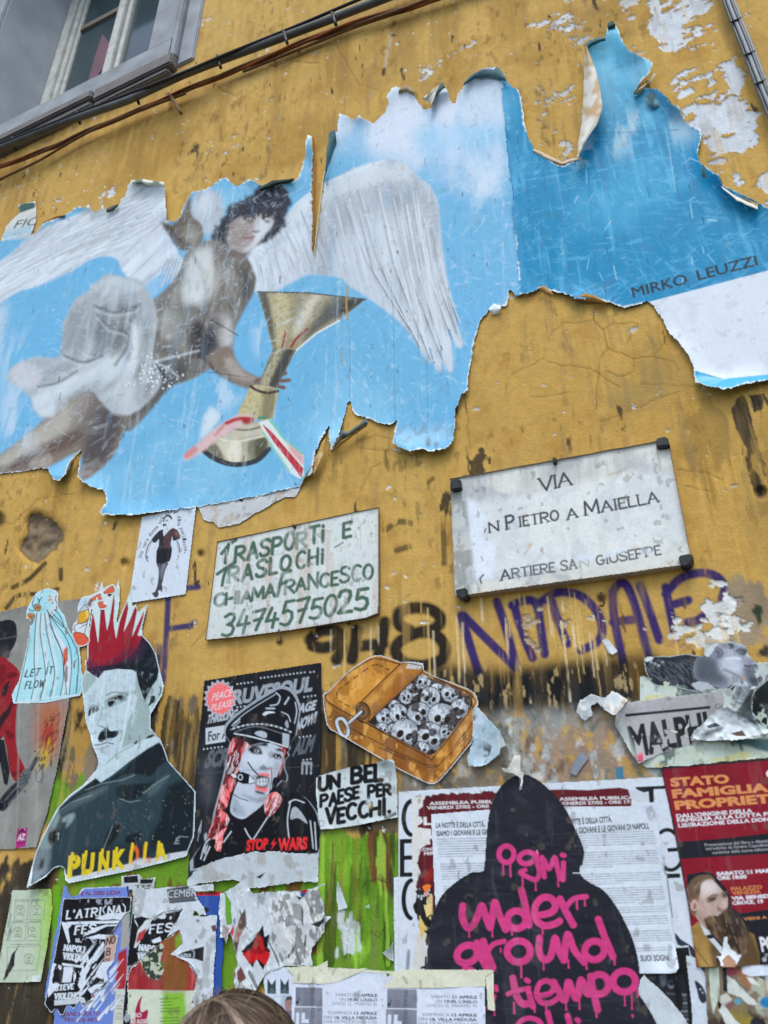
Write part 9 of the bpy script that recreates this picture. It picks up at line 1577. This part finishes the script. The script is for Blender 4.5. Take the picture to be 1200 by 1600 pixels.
def make_person():
 hc = EYEP + (FW * FPX + RT * (366 - 600.0) + UP * (800 - 1688.0)) / FPX * 1.12     # middle of the skull
 R = .099
 p = empty('person'); tag(p, 'person with smooth brown hair facing the wall, only the crown showing', 'person')
 x, y, z = hc; H = z + .10
 SKIN = plain_mat('skin', (196, 150, 128), .6, 0, .3, .05, 20); COAT = plain_mat('dark_coat', (44, 46, 54), .8, 0, .2, .15, 60)
 def grow(name, nodes, links, mat, sub=2):
  me = bpy.data.meshes.new(name); me.from_pydata([n[:3] for n in nodes], links, []); ob = bpy.data.objects.new(name, me); COL.objects.link(ob); ob.parent = p
  ob.modifiers.new('skin', 'SKIN'); sv = me.skin_vertices[0].data
  for i, n in enumerate(nodes): sv[i].radius = (n[3], n[4] if len(n) > 4 else n[3]); sv[i].use_root = i == 0
  ob.modifiers.new('sub', 'SUBSURF').levels = sub; me.materials.append(mat)
  for m_ in ob.modifiers:
   if m_.type == 'SUBSURF': m_.render_levels = sub
  return ob
 s = H / 1.60
 hip, kn, an = .84 * s, .45 * s, .07 * s; sh = 1.30 * s
 N = [(x, y, hip, .13, .10), (x, y, 1.02 * s, .115, .09), (x, y, 1.18 * s, .135, .10), (x, y, sh, .10, .07), (x, y - .005, 1.37 * s, .05, .05), (x, y + .01, z - .05, .066, .075), (x, y + .005, z + .03, .08, .09), (x, y + .098, z - .035, .012), (x, y + .085, z - .085, .03)]
 E = [(0, 1), (1, 2), (2, 3), (3, 4), (4, 5), (5, 6), (5, 7), (5, 8)]
 for sgn in (-1, 1):
  b = len(N); N += [(x + sgn * .085, y, hip - .06, .085), (x + sgn * .09, y + .01, kn, .055), (x + sgn * .095, y - .01, an, .038), (x + sgn * .10, y + .13, .03, .035)]; E += [(0, b), (b, b + 1), (b + 1, b + 2), (b + 2, b + 3)]
  a = len(N); N += [(x + sgn * .17, y, sh - .01, .055), (x + sgn * .23, y - .03, 1.05 * s, .044), (x + sgn * .17, y + .12, .93 * s, .036)]; E += [(3, a), (a, a + 1), (a + 1, a + 2)]
  e = len(N); N += [(x + sgn * .09, y - .005, z - .03, .016)]; E += [(5, e)]
 grow('body', N, E, SKIN)
 N = [(x, y, hip - .12, .19, .145), (x, y, 1.02 * s, .155, .125), (x, y, 1.18 * s, .165, .13), (x, y, sh + .0, .12, .09), (x, y, 1.375 * s, .068, .066)]; E = [(0, 1), (1, 2), (2, 3), (3, 4)]
 for sgn in (-1, 1): a = len(N); N += [(x + sgn * .175, y, sh - .01, .075), (x + sgn * .235, y - .03, 1.05 * s, .062), (x + sgn * .15, y + .13, .92 * s, .055)]; E += [(3, a), (a, a + 1), (a + 1, a + 2)]
 grow('coat', N, E, COAT)
 for sgn in (-1, 1): mesh_of('shoe', (lambda bm: (bx(bm, x + sgn * .10 - .045, x + sgn * .10 + .045, y - .06, y + .19, .004, .075), bm)[1])(bmesh.new()), COAT, p, .025, 3)
 # hair: a combed cap and loose locks down to the shoulders
 na, nr = 420, 90; A, T = np.meshgrid(np.linspace(0, 2 * np.pi, na), np.linspace(0, 1, nr))
 th = T * 2.1; pa = .45
 ex = np.sin(th) * np.cos(A); ey = np.sin(th) * np.sin(A); ez = np.cos(th)
 st = fbm(A * 7 + 3 * T, T * 1.6, 5, 700, .62); st2 = fbm(A * 60, T * 3.0, 3, 705); st = np.where(np.abs(A - np.pi) > 2.9, .5, st)
 lump = .006 * (st - .5) + .003 * (st2 - .5)
 rr = np.stack([R * 1.03 + lump, R * 1.14 + lump, R * 1.12 + lump], -1)
 V = np.stack([ex, ey, ez], -1) * rr; dn = ss(1.5, 2.1, th)[..., None]; V = V * (1 - dn * .0); V[..., 2] -= (dn[..., 0] ** 1.2) * .12
 tilt = Matrix.Rotation(-.25, 3, 'Y') @ Matrix.Rotation(.35, 3, 'X'); V = V @ np.array(tilt).T
 col = pig((84, 72, 62)) * (1 + 0 * st[..., None]); col = col + (pig((158, 144, 128)) - col) * ss(.48, .72, st)[..., None] * .8; col = col * (.75 + .5 * st2[..., None]); col = col + (pig((48, 40, 36)) - col) * ss(.48, .34, st)[..., None] * .8
 k = np.arange(na * nr).reshape(nr, na); F = np.stack([k[:-1, :-1], k[1:, :-1], k[1:, 1:], k[:-1, 1:]], -1).reshape(-1, 4)
 HAIR = pigment_mat('hair', .48, .1, 400, .1, (40, 40, 40), .35)
 P = [V.reshape(-1, 3)]; Fs = [F]; Cs = [col.reshape(-1, 3)]; off = na * nr; rs = np.random.RandomState(4)
 for q in range(700):
  j = rs.randint(0, na - 1); i0 = rs.randint(2, 40); i1 = min(nr - 1, i0 + rs.randint(20, 50)); ln = np.arange(i0, i1, 3); c = V[ln, j] * (1 + .012 * np.sin(np.linspace(0, np.pi, len(ln)))[:, None] + .008); side = (V[ln, (j + 1) % na] - V[ln, j]); side = side / np.linalg.norm(side, axis=1)[:, None] * .0007
  w = np.concatenate([c - side, c + side]); n = len(ln); P.append(w); f = np.array([[a, a + 1, n + a + 1, n + a] for a in range(n - 1)]) + off; Fs.append(f); Cs.append(np.tile(col[min(i0 + 8, nr - 1), j] * rs.uniform(.75, 1.3), (2 * n, 1))); off += 2 * n
 for q in range(70):
  j = rs.randint(0, na - 1); i0 = rs.randint(3, 45); v = V[i0, j]; d0 = v / np.linalg.norm(v); t_ = np.cross(d0, rs.randn(3)); t_ /= np.linalg.norm(t_); u = np.linspace(0, 1, 9)[:, None]; L = rs.uniform(.03, .07); c = v + t_ * L * u + d0 * (.004 + rs.uniform(.004, .014) * np.sin(3.1 * u)) - np.array([0, 0, .02]) * u ** 2; sd = np.cross(d0, t_) * .0005; w = np.concatenate([c - sd, c + sd]); P.append(w); Fs.append(np.array([[a, a + 1, 10 + a, 9 + a] for a in range(8)]) + off); Cs.append(np.tile(pig((110, 94, 78)), (18, 1))); off += 18
 raw_mesh('hair', np.vstack(P) + hc, np.vstack(Fs), HAIR, np.clip(np.vstack(Cs), .01, .7), p)

def make_street():
 m = plain_mat('street_stone', (96, 94, 92), .8, 0, .3, .2, 4, (70, 68, 66), .3)
 bm = bmesh.new(); v = [bm.verts.new(q) for q in ((-40, -40, 0), (40, -40, 0), (40, 4, 0), (-40, 4, 0))]; bm.faces.new(v); tag(mesh_of('street', bm, m), 'dark stone paving of the narrow street', 'street', kind='structure')
make_cables(); make_person(); make_street()
